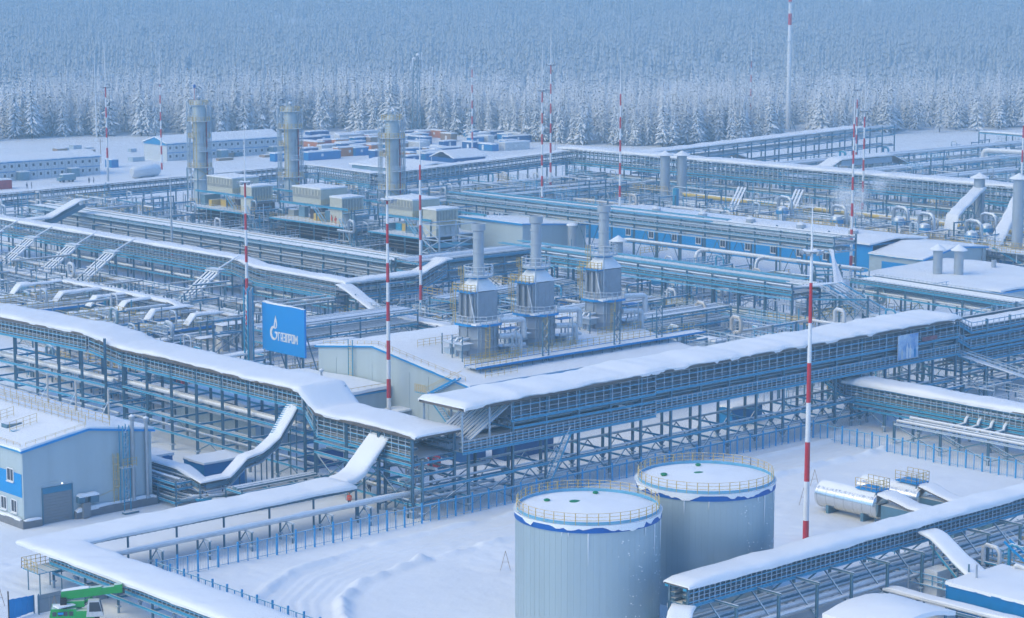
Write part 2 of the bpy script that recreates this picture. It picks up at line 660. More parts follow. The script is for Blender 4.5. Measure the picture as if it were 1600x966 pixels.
def gallery_box(T, a, b, w, floor, roof, trays=3, rail_m='rail_blue', post=1.2, sides=(-1, 1), deck='steel', tray_m='tray', nr=4, pw=.085, post_m='frost_steel'):
    """the walled-in walkway of a cable gallery: deck, stacked cable trays, side bars and thin posts"""
    a, b, L, d, n = seg_frame(a, b)
    f0, f1, r0, r1 = zz(floor, 0), zz(floor, 1), zz(roof, 0), zz(roof, 1)
    bar(T, 'deck', (a.x, a.y, f0 - .06), (b.x, b.y, f1 - .06), w, .1, deck)
    for s in sides:
        e0, e1 = a + n * (s * w / 2), b + n * (s * w / 2)
        bar(T, 'girder', (e0.x, e0.y, f0 - .16), (e1.x, e1.y, f1 - .16), .16, .34, 'blue_steel', 'ibeam')
        h0, h1 = r0 - f0, r1 - f1
        for k in range(nr):
            t = (k + .55) / nr
            bar(T, 'side_rail', (e0.x, e0.y, f0 + h0 * t), (e1.x, e1.y, f1 + h1 * t), .05, .06 if k % 2 else .11, rail_m if k % 2 == 0 else 'frost_steel')
        g = MB()
        kk = max(1, int(round(L / post)))
        for i in range(kk + 1):
            t = i / kk
            q = e0.lerp(e1, t)
            g.bar((q.x, q.y, lerp(f0, f1, t)), (q.x, q.y, lerp(r0, r1, t) - .1), pw)
        g.build('mesh_posts', post_m, T, kind='stuff')
        for k in range(trays):
            t = (k + .3) / trays
            off = n * (s * (w / 2 - .45))
            q0, q1 = a + off, b + off
            bar(T, 'cable_tray', (q0.x, q0.y, f0 + h0 * t), (q1.x, q1.y, f1 + h1 * t), .6, .22 + .2 / trays, tray_m)


def gallery_roof(T, pts, w, th=.38, over=.35, seed=0, sheet=.12, icicle=0.0, rough=.12, step=.9):
    sheet_strip(T, pts, w + .3, sheet)
    return snow_strip(T, pts, w, th, over, step, seed, rough=rough, icicle=icicle)


def stair(T, p0, p1, w=1.0, m='blue_steel', rail='yellow', tread='frost_steel', steps=None):
    """straight flight: two stringers, separate treads, two handrails"""
    p0, p1 = Vector(p0), Vector(p1)
    d = p1 - p0
    dh = Vector((d.x, d.y, 0)).normalized()
    n = Vector((-dh.y, dh.x, 0)) * (w / 2)
    for s in (-1, 1):
        bar(T, 'stringer', p0 + n * s, p1 + n * s, .08, .26, m)
        bar(T, 'handrail', p0 + n * s + Vector((0, 0, 1.0)), p1 + n * s + Vector((0, 0, 1.0)), .05, .05, rail)
    k = steps or max(3, int(abs(d.z) / .28))
    for i in range(1, k):
        q = p0 + d * (i / k)
        bar(T, 'tread', q - n, q + n, .26, .05, tread)


def ladder_cage(T, x, y, z0, z1, m='yellow', nx=0.0, ny=-1.0, w=.6):
    """caged ladder fixed to a wall whose outward normal is (nx, ny)"""
    tx, ty = -ny, nx
    for s in (-.5, .5):
        bar(T, 'stile', (x + tx * w * s, y + ty * w * s, z0), (x + tx * w * s, y + ty * w * s, z1 + 1.0), .06, .06, m)
    g = MB()
    z = z0 + .3
    while z < z1:
        g.bar((x - tx * w / 2, y - ty * w / 2, z), (x + tx * w / 2, y + ty * w / 2, z), .035)
        z += .33
    g.build('rungs', m, T, kind='stuff')
    z = z0 + 2.2
    while z < z1 + 1:
        pts = []
        for k in range(7):
            t = math.pi * k / 6
            pts.append((x + tx * w * .55 * math.cos(t) + nx * .75 * math.sin(t), y + ty * w * .55 * math.cos(t) + ny * .75 * math.sin(t), z))
        h = MB()
        h.tube(pts, .025, 4)
        h.build('cage_hoop', m, T)
        z += .9
    for k in (1, 3, 5):
        t = math.pi * k / 6
        q = (x + tx * w * .55 * math.cos(t) + nx * .75 * math.sin(t), y + ty * w * .55 * math.cos(t) + ny * .75 * math.sin(t))
        bar(T, 'cage_bar', (q[0], q[1], z0 + 2.2), (q[0], q[1], z1 + 1), .03, .03, m)


def ring_rail(T, c, r, z, h=1.1, m='yellow', n=28, rails_n=3, a0=0.0, a1=2 * math.pi, thick=.05, posts=None):
    for k in range(rails_n):
        zz_ = z + .12 + (h - .12) * k / max(1, rails_n - 1)
        b = MB()
        pts = [(c[0] + r * math.cos(lerp(a0, a1, i / n)), c[1] + r * math.sin(lerp(a0, a1, i / n)), zz_) for i in range(n + 1)]
        b.tube(pts, thick / 2, 4)
        b.build('ring_rail', m, T)
    g = MB()
    posts = posts or n
    for i in range(posts + 1):
        t = lerp(a0, a1, i / posts)
        q = (c[0] + r * math.cos(t), c[1] + r * math.sin(t))
        g.bar((q[0], q[1], z), (q[0], q[1], z + h), thick)
    g.build('rail_posts', m, T, kind='stuff')


def mast(x, y, h, rod, label, r0=.34, r1=.16, bottom_red=True, sec=2.75, lamps=True, plain=0.0, cat='mast', group='striped floodlight masts'):
    T = thing('floodlight_mast', label, cat, (x, y, 0), group)
    z = 0.0
    red = bottom_red
    first = True
    while z < h - .05:
        z2 = min(h, z + (2.2 if first and bottom_red else sec))
        first = False
        ra, rb = lerp(r0, r1, z / h), lerp(r0, r1, z2 / h)
        b = MB()
        b.lathe((x, y, 0), [(ra, z), (rb, z2)], 12)
        m = 'red_paint' if red else 'white_paint'
        if z < plain:
            m = 'mast_grey'
        b.build('pole_section', m, T, smooth=True)
        red = not red
        z = z2
    b = MB()
    b.tube([(x, y, h - .2), (x, y, h + rod * .5), (x, y, h + rod)], [.13, .10, .05], 6)
    b.build('lightning_rod', 'white_paint', T)
    if lamps:
        ring = MB()
        ring.lathe((x, y, h), [(.0, -.25), (.9, -.2), (.95, -.05), (.0, .05)], 12)
        ring.build('lamp_ring', 'lamp_head', T)
        for k in range(6):
            t = k * math.pi / 3 + .4
            cx, cy_ = x + 1.05 * math.cos(t), y + 1.05 * math.sin(t)
            f = MB()
            ux, uy = math.cos(t), math.sin(t)
            f.hexa([(cx - uy * .25, cy_ + ux * .25, h - .55), (cx + uy * .25, cy_ - ux * .25, h - .55), (cx + uy * .25 + ux * .35, cy_ - ux * .25 + uy * .35, h - .25), (cx - uy * .25 + ux * .35, cy_ + ux * .25 + uy * .35, h - .25),
                    (cx - uy * .25, cy_ + ux * .25, h - .1), (cx + uy * .25, cy_ - ux * .25, h - .1), (cx + uy * .25 + ux * .35, cy_ - ux * .25 + uy * .35, h + .02), (cx - uy * .25 + ux * .35, cy_ + ux * .25 + uy * .35, h + .02)])
            f.build('floodlight', 'lamp_head', T)
    return T


def wall_window(T, c, nx, ny, w, h, frame='frame_white', mull=1):
    """window let into a wall: recessed pane, four-piece frame, mullions, sill"""
    tx, ty = -ny, nx
    x, y, z = c
    n = Vector((nx, ny, 0))
    t = Vector((tx, ty, 0))
    c = Vector(c)
    up = Vector((0, 0, 1))
    g = MB()
    for s in (-1, 1):
        g.bar(c + t * (s * w / 2) - up * (h / 2) + n * .03, c + t * (s * w / 2) + up * (h / 2) + n * .03, .12, .12)
    for s in (-1, 1):
        g.bar(c + up * (s * (h / 2 - .001)) - t * (w / 2 - .06) + n * .03, c + up * (s * (h / 2 - .001)) + t * (w / 2 - .06) + n * .03, .12, .12)
    for k in range(mull):
        o = -w / 2 + w * (k + 1) / (mull + 1)
        g.bar(c + t * o - up * (h / 2 - .05) + n * .02, c + t * o + up * (h / 2 - .05) + n * .02, .07, .07)
    f = g.build('window', frame, T)
    p = MB()
    p.bar(c - t * (w / 2 - .05) + n * .012, c + t * (w / 2 - .05) + n * .012, .02, h - .1)
    q = p.build('pane', 'glass_dark', f)
    q.location = (0, 0, 0)
    s_ = MB()
    s_.bar(c - t * (w / 2 + .06) - up * (h / 2 + .1) + n * .1, c + t * (w / 2 + .06) - up * (h / 2 + .1) + n * .1, .25, .08)
    q = s_.build('sill', frame, f)
    q.location = (0, 0, 0)
    return f
# ------------------------------------------------------------------ the ground: one snow sheet, finer where the plant stands
FWD = Vector((0.673, 0.7396, 0))
LAT = Vector((0.7396, -0.673, 0))
TRACK = [(238, 187), (205, 187), (170, 186.6), (150, 186), (140, 183.8), (132.5, 178.5), (127.5, 171.5), (124.5, 163), (123, 150), (123, 125)]
TRK = np.array(TRACK, float)


def track_dist(X, Y, TRK=TRK):
    best = np.full(X.shape, 1e9)
    sgn = np.zeros(X.shape)
    for i in range(len(TRK) - 1):
        a, b = TRK[i], TRK[i + 1]
        d = b - a
        L2 = (d ** 2).sum()
        t = np.clip(((X - a[0]) * d[0] + (Y - a[1]) * d[1]) / L2, 0, 1)
        qx, qy = a[0] + d[0] * t, a[1] + d[1] * t
        r = np.hypot(X - qx, Y - qy)
        s = np.sign((X - qx) * d[1] - (Y - qy) * d[0])
        m = r < best
        best[m] = r[m]
        sgn[m] = s[m]
    return best * sgn


def vnoise(X, Y, s, seed):
    """cheap smooth value noise on arrays"""
    rs = np.random.RandomState(seed)
    G = rs.rand(256, 256)
    x, y = X / s + 1000, Y / s + 1000
    i, j = np.floor(x).astype(int), np.floor(y).astype(int)
    fx, fy = x - i, y - j
    fx, fy = fx * fx * (3 - 2 * fx), fy * fy * (3 - 2 * fy)
    g = lambda a, b: G[a % 256, b % 256]
    return (g(i, j) * (1 - fx) + g(i + 1, j) * fx) * (1 - fy) + (g(i, j + 1) * (1 - fx) + g(i + 1, j + 1) * fx) * fy - .5


def grid_mesh(name, X, Y, Z, m):
    ny, nx = X.shape
    me = bpy.data.meshes.new(name)
    V = np.stack([X, Y, Z], -1).reshape(-1, 3)
    idx = np.arange(nx * ny).reshape(ny, nx)
    F = np.stack([idx[:-1, :-1], idx[:-1, 1:], idx[1:, 1:], idx[1:, :-1]], -1).reshape(-1, 4)
    raw_mesh(me, V, F)
    me.materials.append(MATS[m])
    me.polygons.foreach_set('use_smooth', np.ones(len(F), bool))
    me.update()
    return me


def raw_mesh(me, V, F):
    k = F.shape[1]
    me.vertices.add(len(V))
    me.vertices.foreach_set('co', V.astype(np.float32).ravel())
    me.loops.add(F.size)
    me.loops.foreach_set('vertex_index', F.astype(np.int32).ravel())
    me.polygons.add(len(F))
    me.polygons.foreach_set('loop_start', np.arange(0, F.size, k, dtype=np.int32))
    me.polygons.foreach_set('loop_total', np.full(len(F), k, dtype=np.int32))
    me.update(calc_edges=True)


def line(parts):
    out = []
    for a, b, s in parts:
        out += list(np.arange(a, b, s))
    out.append(parts[-1][1])
    return np.array(out, float)


gx = line([(-1500, 0, 150), (0, 95, 19), (95, 240, .4), (240, 420, 3), (420, 800, 10), (800, 1300, 25), (1300, 3500, 180)])
gy = line([(-1500, 0, 150), (0, 115, 23), (115, 215, .36), (215, 320, 2), (320, 700, 8), (700, 1300, 25), (1300, 3500, 180)])
GX, GY = np.meshgrid(gx, gy)
near = ((GX > 96) & (GX < 239) & (GY > 116) & (GY < 214)).astype(float)
GZ = near * (0.22 * vnoise(GX, GY, 9, 3) + 0.10 * vnoise(GX, GY, 2.6, 4) + .04 * vnoise(GX, GY, 1.1, 5))
td = track_dist(GX, GY)
band = near * (np.abs(td) < 4.1)
ruts = np.zeros(GX.shape)
for off, dep in ((-3.3, .7), (-2.2, .8), (-1.0, .7), (.4, 1), (1.6, .8), (2.6, .9), (3.5, .5)):
    ruts += dep * np.exp(-((td - off + .5 * vnoise(GX, GY, 14, 8)) / .32) ** 2)
GZ = np.where(band > 0, GZ * .45 - .10, GZ)
GZ -= near * .2 * ruts * (np.abs(td) < 4)
for off, hgt, wid in ((-4.4, .75, .75), (4.5, .4, .7)):
    GZ += near * hgt * (0.65 + 1.1 * vnoise(GX, GY, 1.7, 21) + .8 * vnoise(GX, GY, 5, 22)) * np.exp(-((td - off - .8 * vnoise(GX, GY, 6, 9)) / wid) ** 2)
for path, offs in (([(90, 206), (108, 211), (124, 216), (140, 217), (165, 210), (190, 207)], (-1.9, -.2, 1.2, 2.9)), ([(96, 232), (106, 220), (113, 208), (114, 195), (110, 178)], (-1.0, .9)), ([(232, 172), (214, 172), (196, 172), (184, 178), (176, 186)], (-1.0, .9, 2.2)), ([(200, 150), (186, 166), (184, 178), (196, 187)], (-.9, .9))):
    t2 = track_dist(GX, GY, np.array(path, float))
    for off in offs:
        GZ -= near * .09 * np.exp(-((t2 - off + .4 * vnoise(GX, GY, 11, 41)) / .34) ** 2) * (.6 + vnoise(GX, GY, 7, 42))
    GZ += near * .14 * (.5 + vnoise(GX, GY, 1.5, 44)) * np.exp(-((np.abs(t2) - 4.2 - vnoise(GX, GY, 5, 43)) / .6) ** 2)
# trodden patches
GZ += near * .12 * vnoise(GX, GY, .9, 51) * np.clip(vnoise(GX, GY, 16, 52) * 4, 0, 1)
# ploughed banks at the foot of the workshop
GZ += near * .5 * (.6 + vnoise(GX, GY, 1.6, 30)) * np.exp(-((GY - 222.0) / .9) ** 2) * ((GX > 133) & (GX < 146))
DG = FWD.x * GX + FWD.y * GY                     # the plain falls away to a valley beyond the forest
GZ -= 14 * np.clip((DG - 1060) / 240, 0, 1)
ground = bpy.data.objects.new('ground', grid_mesh('ground', GX, GY, GZ, 'ground_snow'))
C.objects.link(ground)
structure(ground)

# ------------------------------------------------------------------ the wooded hill behind the plant
hs = np.linspace(-1100, 1100, 61)
hd = np.linspace(1280, 2900, 70)
HS, HD = np.meshgrid(hs, hd)


def hill_z(D, S):
    D = np.asarray(D, float)
    S = np.asarray(S, float)
    z = np.where(D < 1450, -14.6 + .022 * (D - 1280), -10.9 + .034 * (D - 1450) + 6e-6 * (D - 1450) ** 2)
    return z + 7 * vnoise(S, D, 260, 12) * np.clip((D - 1300) / 300, 0, 1)


HX = FWD.x * HD + LAT.x * HS
HY = FWD.y * HD + LAT.y * HS
hill = bpy.data.objects.new('hill', grid_mesh('hill', HX, HY, hill_z(HD, HS), 'ground_snow'))
C.objects.link(hill)
structure(hill)


# ------------------------------------------------------------------ snow-laden conifers
def conifer(seed, h=17.0, rb=2.5, levels=20, per=8, segs=3):
    """crown mesh: drooping roof-shaped boughs in uneven whorls round the stem"""
    r = random.Random(seed)
    b = MB()
    lean = (r.uniform(-.25, .25), r.uniform(-.25, .25))
    for k in range(levels):
        t = (k + .4 * r.random()) / levels
        z = h * (.10 + .88 * t)
        reach = rb * (1 - t) ** .72 * (.75 + .5 * r.random()) + .22
        m = max(4, int(per * (1 - .45 * t)))
        a0 = r.random() * 6.28
        for j in range(m):
            if r.random() < .12:
                continue
            a = a0 + 6.283 * j / m + r.uniform(-.3, .3)
            L = reach * r.uniform(.6, 1.18)
            ca, sa = math.cos(a), math.sin(a)
            wd = L * r.uniform(.15, .27) + .08
            droop = L * r.uniform(.35, .75)
            sx, sy = lean[0] * t, lean[1] * t
            pts = []
            for i in range(segs + 1):
                u = i / segs
                rr = L * u
                zc = z + L * .12 * u - droop * u * u
                ww = wd * (0.25 + 1.1 * u * (1.25 - u)) * (1 if i < segs else .35)
                drop = ww * r.uniform(.55, .95)
                cx, cy_ = sx + ca * rr, sy + sa * rr
                pts.append(((cx - sa * ww, cy_ + ca * ww, zc - drop), (cx, cy_, zc), (cx + sa * ww, cy_ - ca * ww, zc - drop)))
            k0 = len(b.v)
            for tri in pts:
                b.v += list(tri)
            for i in range(segs):
                q = k0 + 3 * i
                b.face((q, q + 3, q + 4, q + 1))
                b.face((q + 1, q + 4, q + 5, q + 2))
    k0 = len(b.v)                                    # leader
    b.v += [(lean[0] - .12, lean[1] - .1, h * .95), (lean[0] + .13, lean[1] - .05, h * .95), (lean[0], lean[1] + .13, h * .95), (lean[0], lean[1], h * 1.03)]
    for f in ((0, 1, 3), (1, 2, 3), (2, 0, 3)):
        b.face(tuple(k0 + i for i in f))
    return b


TREES = []
for sd, (hh, rb, lv, pe) in enumerate([(17, 2.2, 30, 11), (18.5, 1.9, 33, 10), (15, 2.4, 26, 12), (19.5, 2.2, 34, 11), (16, 1.6, 30, 10), (13, 2.1, 24, 11), (18, 2.7, 29, 12)]):
    cm = conifer(40 + sd, hh, rb, lv, pe).mesh('crown_%d' % sd, 'needles')
    tb = MB()
    tb.tube([(0, 0, -.4), (0, 0, hh * .4), (0, 0, hh * .98)], [.22, .15, .03], 6)
    TREES.append((cm, tb.mesh('trunk_%d' % sd, 'bark')))

EDGE = [(401, 756), (446, 749), (487, 721), (535, 710), (558, 674), (566, 636), (567, 588), (585, 556), (616, 552), (648, 548), (699, 542), (779, 512)]


def edge_point(t):
    n = len(EDGE) - 1
    k = min(int(t * n), n - 1)
    f = t * n - k
    return Vector((lerp(EDGE[k][0], EDGE[k + 1][0], f), lerp(EDGE[k][1], EDGE[k + 1][1], f), 0))


tr = random.Random(5)
TREE_LABELS = ['tall snow-laden conifer in the front rank of the forest behind the plant', 'short frosted conifer in the front rank of the forest behind the plant']
for k in range(296):
    p = edge_point((k + tr.random()) / 296)
    dep = 42 * (tr.random() ** 1.5)
    p = p + FWD * dep + LAT * tr.uniform(-3, 3)
    if abs(p.dot(LAT) - 111.1) < 7 and p.dot(FWD) < 888:      # a clearing before the tall chimney
        continue
    v = tr.choice([0, 1, 2, 3, 4, 6, 0, 1, 3, 5])
    s = tr.uniform(.85, 1.35) * (1.12 if k < 120 else .95)
    T = thing('conifer_tree', TREE_LABELS[1 if v == 5 else 0], 'tree', p, 'front rank conifers' if v != 5 else 'front rank short conifers')
    a = tr.random() * 6.28
    T.rotation_euler = (0, 0, a)
    T.scale = (s * tr.uniform(.9, 1.2), s * tr.uniform(.9, 1.2), s)
    for nm, me in (('crown', TREES[v][0]), ('trunk', TREES[v][1])):
        o = bpy.data.objects.new(nm, me)
        C.objects.link(o)
        o.parent = T


def scatter_mesh(name, tmpl_list, P, S, A, choice, m):
    Vs, Fs, base = [], [], 0
    for ti, (tv, tf) in enumerate(tmpl_list):
        sel = np.where(choice == ti)[0]
        if not len(sel):
            continue
        ca, sa = np.cos(A[sel])[:, None], np.sin(A[sel])[:, None]
        x, y, z = tv[:, 0][None], tv[:, 1][None], tv[:, 2][None]
        sx = S[sel, 0][:, None]
        V = np.stack([P[sel, 0][:, None] + (x * ca - y * sa) * sx, P[sel, 1][:, None] + (x * sa + y * ca) * sx, P[sel, 2][:, None] + z * S[sel, 1][:, None]], -1)
        F = tf[None] + (np.arange(len(sel)) * len(tv))[:, None, None] + base
        Vs.append(V.reshape(-1, 3))
        Fs.append(F.reshape(-1, tf.shape[1]))
        base += len(sel) * len(tv)
    me = bpy.data.meshes.new(name)
    raw_mesh(me, np.concatenate(Vs), np.concatenate(Fs))
    me.materials.append(MATS[m])
    o = bpy.data.objects.new(name, me)
    C.objects.link(o)
    o['kind'] = 'stuff'
    return o


# forest mass behind the front rank: lighter versions of the same trees
mid = []
for sd in range(4):
    b = conifer(80 + sd, [17, 18.5, 15.5, 19][sd], [2.4, 2.1, 2.7, 2.3][sd], 17, 7, 2)
    b.f = [f for f in b.f if len(f) == 4]
    mid.append((np.array(b.v, float), np.array(b.f, int)))
rs = np.random.RandomState(9)
n = 2300
ts = rs.rand(n)
E_ = np.array([edge_point(t)[:2] for t in ts])
dd = 12 + 150 * rs.rand(n) ** 1.3
Pm = np.stack([E_[:, 0] + FWD.x * dd + LAT.x * rs.uniform(-6, 6, n), E_[:, 1] + FWD.y * dd + LAT.y * rs.uniform(-6, 6, n), np.zeros(n)], -1)
ok = ~((np.abs(Pm[:, 0] * LAT.x + Pm[:, 1] * LAT.y - 111.1) < 7) & (Pm[:, 0] * FWD.x + Pm[:, 1] * FWD.y < 888))
Pm = Pm[ok]
n = len(Pm)
Sm = np.stack([rs.uniform(.8, 1.25, n), rs.uniform(.85, 1.35, n)], -1)
o = scatter_mesh('forest', mid, Pm, Sm, rs.rand(n) * 6.28, rs.randint(0, 4, n), 'needles')
tag(o, 'dense mass of snow-covered conifers behind the front rank', 'forest')

# trees on the hillside
far = []
for sd in range(5):
    r = random.Random(200 + sd)
    V, F = [], []
    for tier in range(4):
        z0, z1 = 1.0 + 2.7 * tier, 4.6 + 2.7 * tier
        R_ = 2.1 - .45 * tier
        k0 = len(V)
        for j in range(6):
            a = 6.283 * j / 6 + tier * .5 + r.uniform(-.3, .3)
            q = R_ * r.uniform(.5, 1.25)
            V.append((q * math.cos(a), q * math.sin(a), z0 + r.uniform(-.9, .5)))
        V.append((r.uniform(-.2, .2), r.uniform(-.2, .2), z1))
        for j in range(6):
            F.append((k0 + j, k0 + (j + 1) % 6, k0 + 6))
    far.append((np.array(V), np.array(F)))
n = 56000
D = 1330 + 1500 * rs.rand(n) ** 1.0
S_ = (rs.rand(n) * 2 - 1) * (D * .262 + 40)
keep = vnoise(S_, D * .6, 26, 33) + .35 > rs.rand(n) * .75
D, S_ = D[keep], S_[keep]
n = len(D)
Pf = np.stack([FWD.x * D + LAT.x * S_, FWD.y * D + LAT.y * S_, hill_z(D, S_) - .4], -1)
Sf = np.stack([rs.uniform(.8, 1.5, n), rs.uniform(.7, 1.5, n)], -1)
o = scatter_mesh('hillside_forest', far, Pf, Sf, rs.rand(n) * 6.28, rs.randint(0, 5, n), 'needles_hazed')
tag(o, 'snowy haze-paled forest covering the hazy hillside behind everything', 'forest')

# ------------------------------------------------------------------ cold air: one closed box of even haze
hb = MB()
hb.box((-1700, -1700, -18), (3700, 3700, 110))
hm = bpy.data.materials.new('haze_air')
hm.use_nodes = True
hn = hm.node_tree
hn.nodes.remove(hn.nodes['Principled BSDF'])
pv = hn.nodes.new('ShaderNodeVolumePrincipled')
pv.inputs['Color'].default_value = (0.53, 0.81, 1.0, 1)
pv.inputs['Density'].default_value = 0.00068
pv.inputs['Anisotropy'].default_value = 0.0
hn.links.new(pv.outputs[0], hn.nodes['Material Output'].inputs['Volume'])
MATS['haze_air'] = hm
haze = hb.build('haze', 'haze_air')
haze['kind'] = 'stuff'
# ================================================================== FOREGROUND: tank yard
def storage_tank(x, y, label, seed, hatches):
    r, h = 7.2, 12.0
    T = thing('storage_tank', label, 'tank', (x, y, 0), 'large round storage tanks')
    b = MB()
    b.lathe((x, y, 0), [(r, -.3), (r, h - .55)], 72)
    b.build('shell', 'tank_shell', T, smooth=True)
    # profiled cladding: thin vertical seams standing proud of the shell
    for k in range(72):
        t = 2 * math.pi * k / 72
        q = (x + (r + .002) * math.cos(t), y + (r + .002) * math.sin(t))
        bar(T, 'cladding_seam', (q[0], q[1], 0), (q[0], q[1], h - .56), 
            .02, .02, 'tank_shell')
    b = MB()
    b.lathe((x, y, 0), [(r + .03, h - .62), (r + .12, h - .62), (r + .12, h + .02), (r - .1, h + .04)], 72)
    b.build('rim_band', 'tank_blue', T, smooth=True)
    # roof cone under a snow crust with a ragged, overhanging lip
    b = MB()
    b.lathe((x, y, 0), [(r + .1, h), (r * .55, h + .32), (0, h + .5)], 48)
    b.build('roof', 'steel', T, smooth=True)
    b = MB()
    n, rings = 120, 12
    for i in range(rings + 3):
        for j in range(n):
            t = 2 * math.pi * j / n
            nz = fnoise(3 * math.cos(t) + seed, 3 * math.sin(t), .5) + .8 * fnoise(9 * math.cos(t), 9 * math.sin(t) + seed, 1.5) + .5 * fnoise(24 * math.cos(t), 24 * math.sin(t), seed)
            if i <= rings:
                q = i / rings
                rr = (r - .05) * q
                zz_ = h + .5 - .45 * q + .24 * (1 - q ** 8) + .06 * fnoise(rr * math.cos(t) * .5, rr * math.sin(t) * .5, seed)
            elif i == rings + 1:
                rr = r + .22 + .08 * nz
                zz_ = h + .14
            else:
                rr = r + .17 + .05 * nz
                zz_ = h - .06 - .62 * max(0, nz)
            b.v.append((x + rr * math.cos(t), y + rr * math.sin(t), zz_))
    for i in range(rings + 2):
        for j in range(n):
            b.face((i * n + j, (i + 1) * n + j, (i + 1) * n + (j + 1) % n, i * n + (j + 1) % n))
    b.build('snow_cover', 'snow', T, smooth=True)
    ring_rail(T, (x, y), r - .12, h + .1, 1.15, 'yellow', n=64, rails_n=4, posts=40, thick=.055)
    b = MB()
    b.lathe((x, y, 0), [(r - .16, h + .12), (r - .10, h + .12), (r - .10, h + .42), (r - .16, h + .42), (r - .16, h + .12)], 64)
    b.build('toe_board', 'rail_blue', T, smooth=True)
    for hx, hy, s in hatches:
        b = MB()
        b.lathe((x + hx, y + hy, h + .3), [(.0, .0), (.42 * s, .0), (.42 * s, .25), (.6 * s, .26), (.6 * s, .36), (.3 * s, .44), (0, .45)], 14)
        b.build('roof_hatch', 'hatch_green', T, smooth=True)
    # frozen drips and stuck snow on the shell
    rr = random.Random(seed)
    for k in range(6):
        t = -1.9 + rr.uniform(-1.0, 1.2)
        z1 = h - .6
        ln = rr.choice([.5, .9, 1.6, 3.2, .7])
        b = MB()
        q = (x + (r + .05) * math.cos(t), y + (r + .05) * math.sin(t))
        b.tube([(q[0], q[1], z1), (q[0], q[1], z1 - ln * .4), (q[0], q[1], z1 - ln)], [.07, .05, .01], 6)
        b.build('icicle', 'ice', T)
    g = MB()
    for k in range(70):
        t = -2.1 + rr.choice([.35, .55, .9, 1.15]) + rr.gauss(0, .07)
        z = rr.uniform(1.0, h - 1.2)
        s = rr.uniform(.04, .1)
        q = Vector((x + r * math.cos(t), y + r * math.sin(t), z))
        g.lathe((q.x, q.y, q.z), [(0, -s), (s, 0), (0, s)], 6)
    g.build('stuck_snow', 'snow', T, kind='stuff')
    return T


storage_tank(148.4, 151.9, 'grey cylindrical storage tank nearest to view, cut by the bottom edge', 1, [(-.6, 1.2, 1.0), (3.6, 2.6, .5), (-2.2, 3.6, .55)])
storage_tank(166.4, 152.7, 'grey cylindrical storage tank standing behind the nearer tank', 2, [(-.3, .6, 1.0), (-3.4, 2.8, .6), (2.5, 3.4, .5)])


def yard_fence(pts, label, n_start=0):
    T = thing('mesh_fence', label, 'fence', (pts[0][0], pts[0][1], 0))
    for (a, b) in zip(pts[:-1], pts[1:]):
        a_, b_, L, d, n = seg_frame(a, b)
        k = max(1, int(round(L / 2.65)))
        for i in range(k + 1):
            q = a_ + d * (L * i / k)
            bar(T, 'post', (q.x, q.y, -.2), (q.x, q.y, 2.45), .17, .17, 'fence_blue')
            if i < k:
                q2 = a_ + d * (L * (i + .5) / k)
                bar(T, 'thin_post', (q2.x, q2.y, -.2), (q2.x, q2.y, 2.05), .09, .09, 'fence_blue')
                e = a_ + d * (L * (i + 1) / k)
                bar(T, 'top_rail', (q.x, q.y, 2.08), (e.x, e.y, 2.08), .09, .09, 'rail_blue')
                bar(T, 'bottom_rail', (q.x, q.y, .25), (e.x, e.y, .25), .05, .05, 'rail_blue')
                # welded mesh: thin wires joined per panel
        g = MB()
        m = max(1, int(L / .36))
        for i in range(m):
            q = a_ + d * (L * (i + .5) / m)
            g.bar((q.x, q.y, .2), (q.x, q.y, 2.05), .022)
        g.build('mesh_wires', 'frost_steel', T, kind='stuff')


yard_fence([(125.5, 194.5), (234, 194.5)], 'blue-posted mesh fence along the back of the tank yard')
yard_fence([(234, 194.5), (234, 140)], 'blue-posted mesh fence on the far side of the tank yard')
yard_fence([(125.5, 194.5), (125.5, 150)], 'blue-posted mesh fence behind the roofed rack by the green crane')


# ------------------------------------------------------------------ the workshop at the left edge
def gable_wall(b, y, xs, zs, z0=0.0, th=.25, mi=0):
    """wall in a plane of constant y whose top follows zs"""
    n = len(xs)
    pts = [(x, z) for x, z in zip(xs, zs)]
    out = [(xs[0], z0)] + [(xs[-1], z0)] + pts[::-1]
    b.prism(out, (0, y + th, 0), (1, 0, 0), (0, 0, 1), th, mi)


def side_wall(b, x, ys, zs, z0=0.0, th=.25, mi=0):
    out = [(ys[0], z0), (ys[-1], z0)] + [(y, z) for y, z in zip(ys, zs)][::-1]
    b.prism(out, (x, 0, 0), (0, 1, 0), (0, 0, 1), th, mi)


T = thing('workshop_building', 'grey clad workshop with blue band and roller door at the left edge', 'building', (126.5, 224, 0))
WX0, WX1, WY0, WY1 = 126.5, 144.2, 224.0, 262.0
ws_x = [WX0, 135.3, WX1]
ws_z = [9.1, 10.5, 9.15]
b = MB(); gable_wall(b, WY0, ws_x, ws_z); b.build('gable_wall', 'panel_grey', T)
b = MB(); gable_wall(b, WY1 - .25, ws_x, ws_z); b.build('gable_wall', 'panel_grey', T)
b = MB(); b.box((WX0 - .01, WY0 + .26, 0), (WX0 + .24, WY1 - .26, 9.05)); b.build('side_wall', 'panel_grey', T)
b = MB(); b.box((WX1 - .24, WY0 + .26, 0), (WX1 + .01, WY1 - .26, 9.1)); b.build('side_wall', 'panel_grey', T)
for xa, xb, za, zb in ((WX0 - .35, 135.3, 9.08, 10.53), (135.3, WX1 + .35, 10.53, 9.12)):
    b = MB()
    b.hexa([(xa, WY0 - .3, za), (xb, WY0 - .3, zb), (xb, WY1 + .3, zb), (xa, WY1 + .3, za), (xa, WY0 - .3, za + .18), (xb, WY0 - .3, zb + .18), (xb, WY1 + .3, zb + .18), (xa, WY1 + .3, za + .18)])
    b.build('roof_panel', 'blue_trim', T)
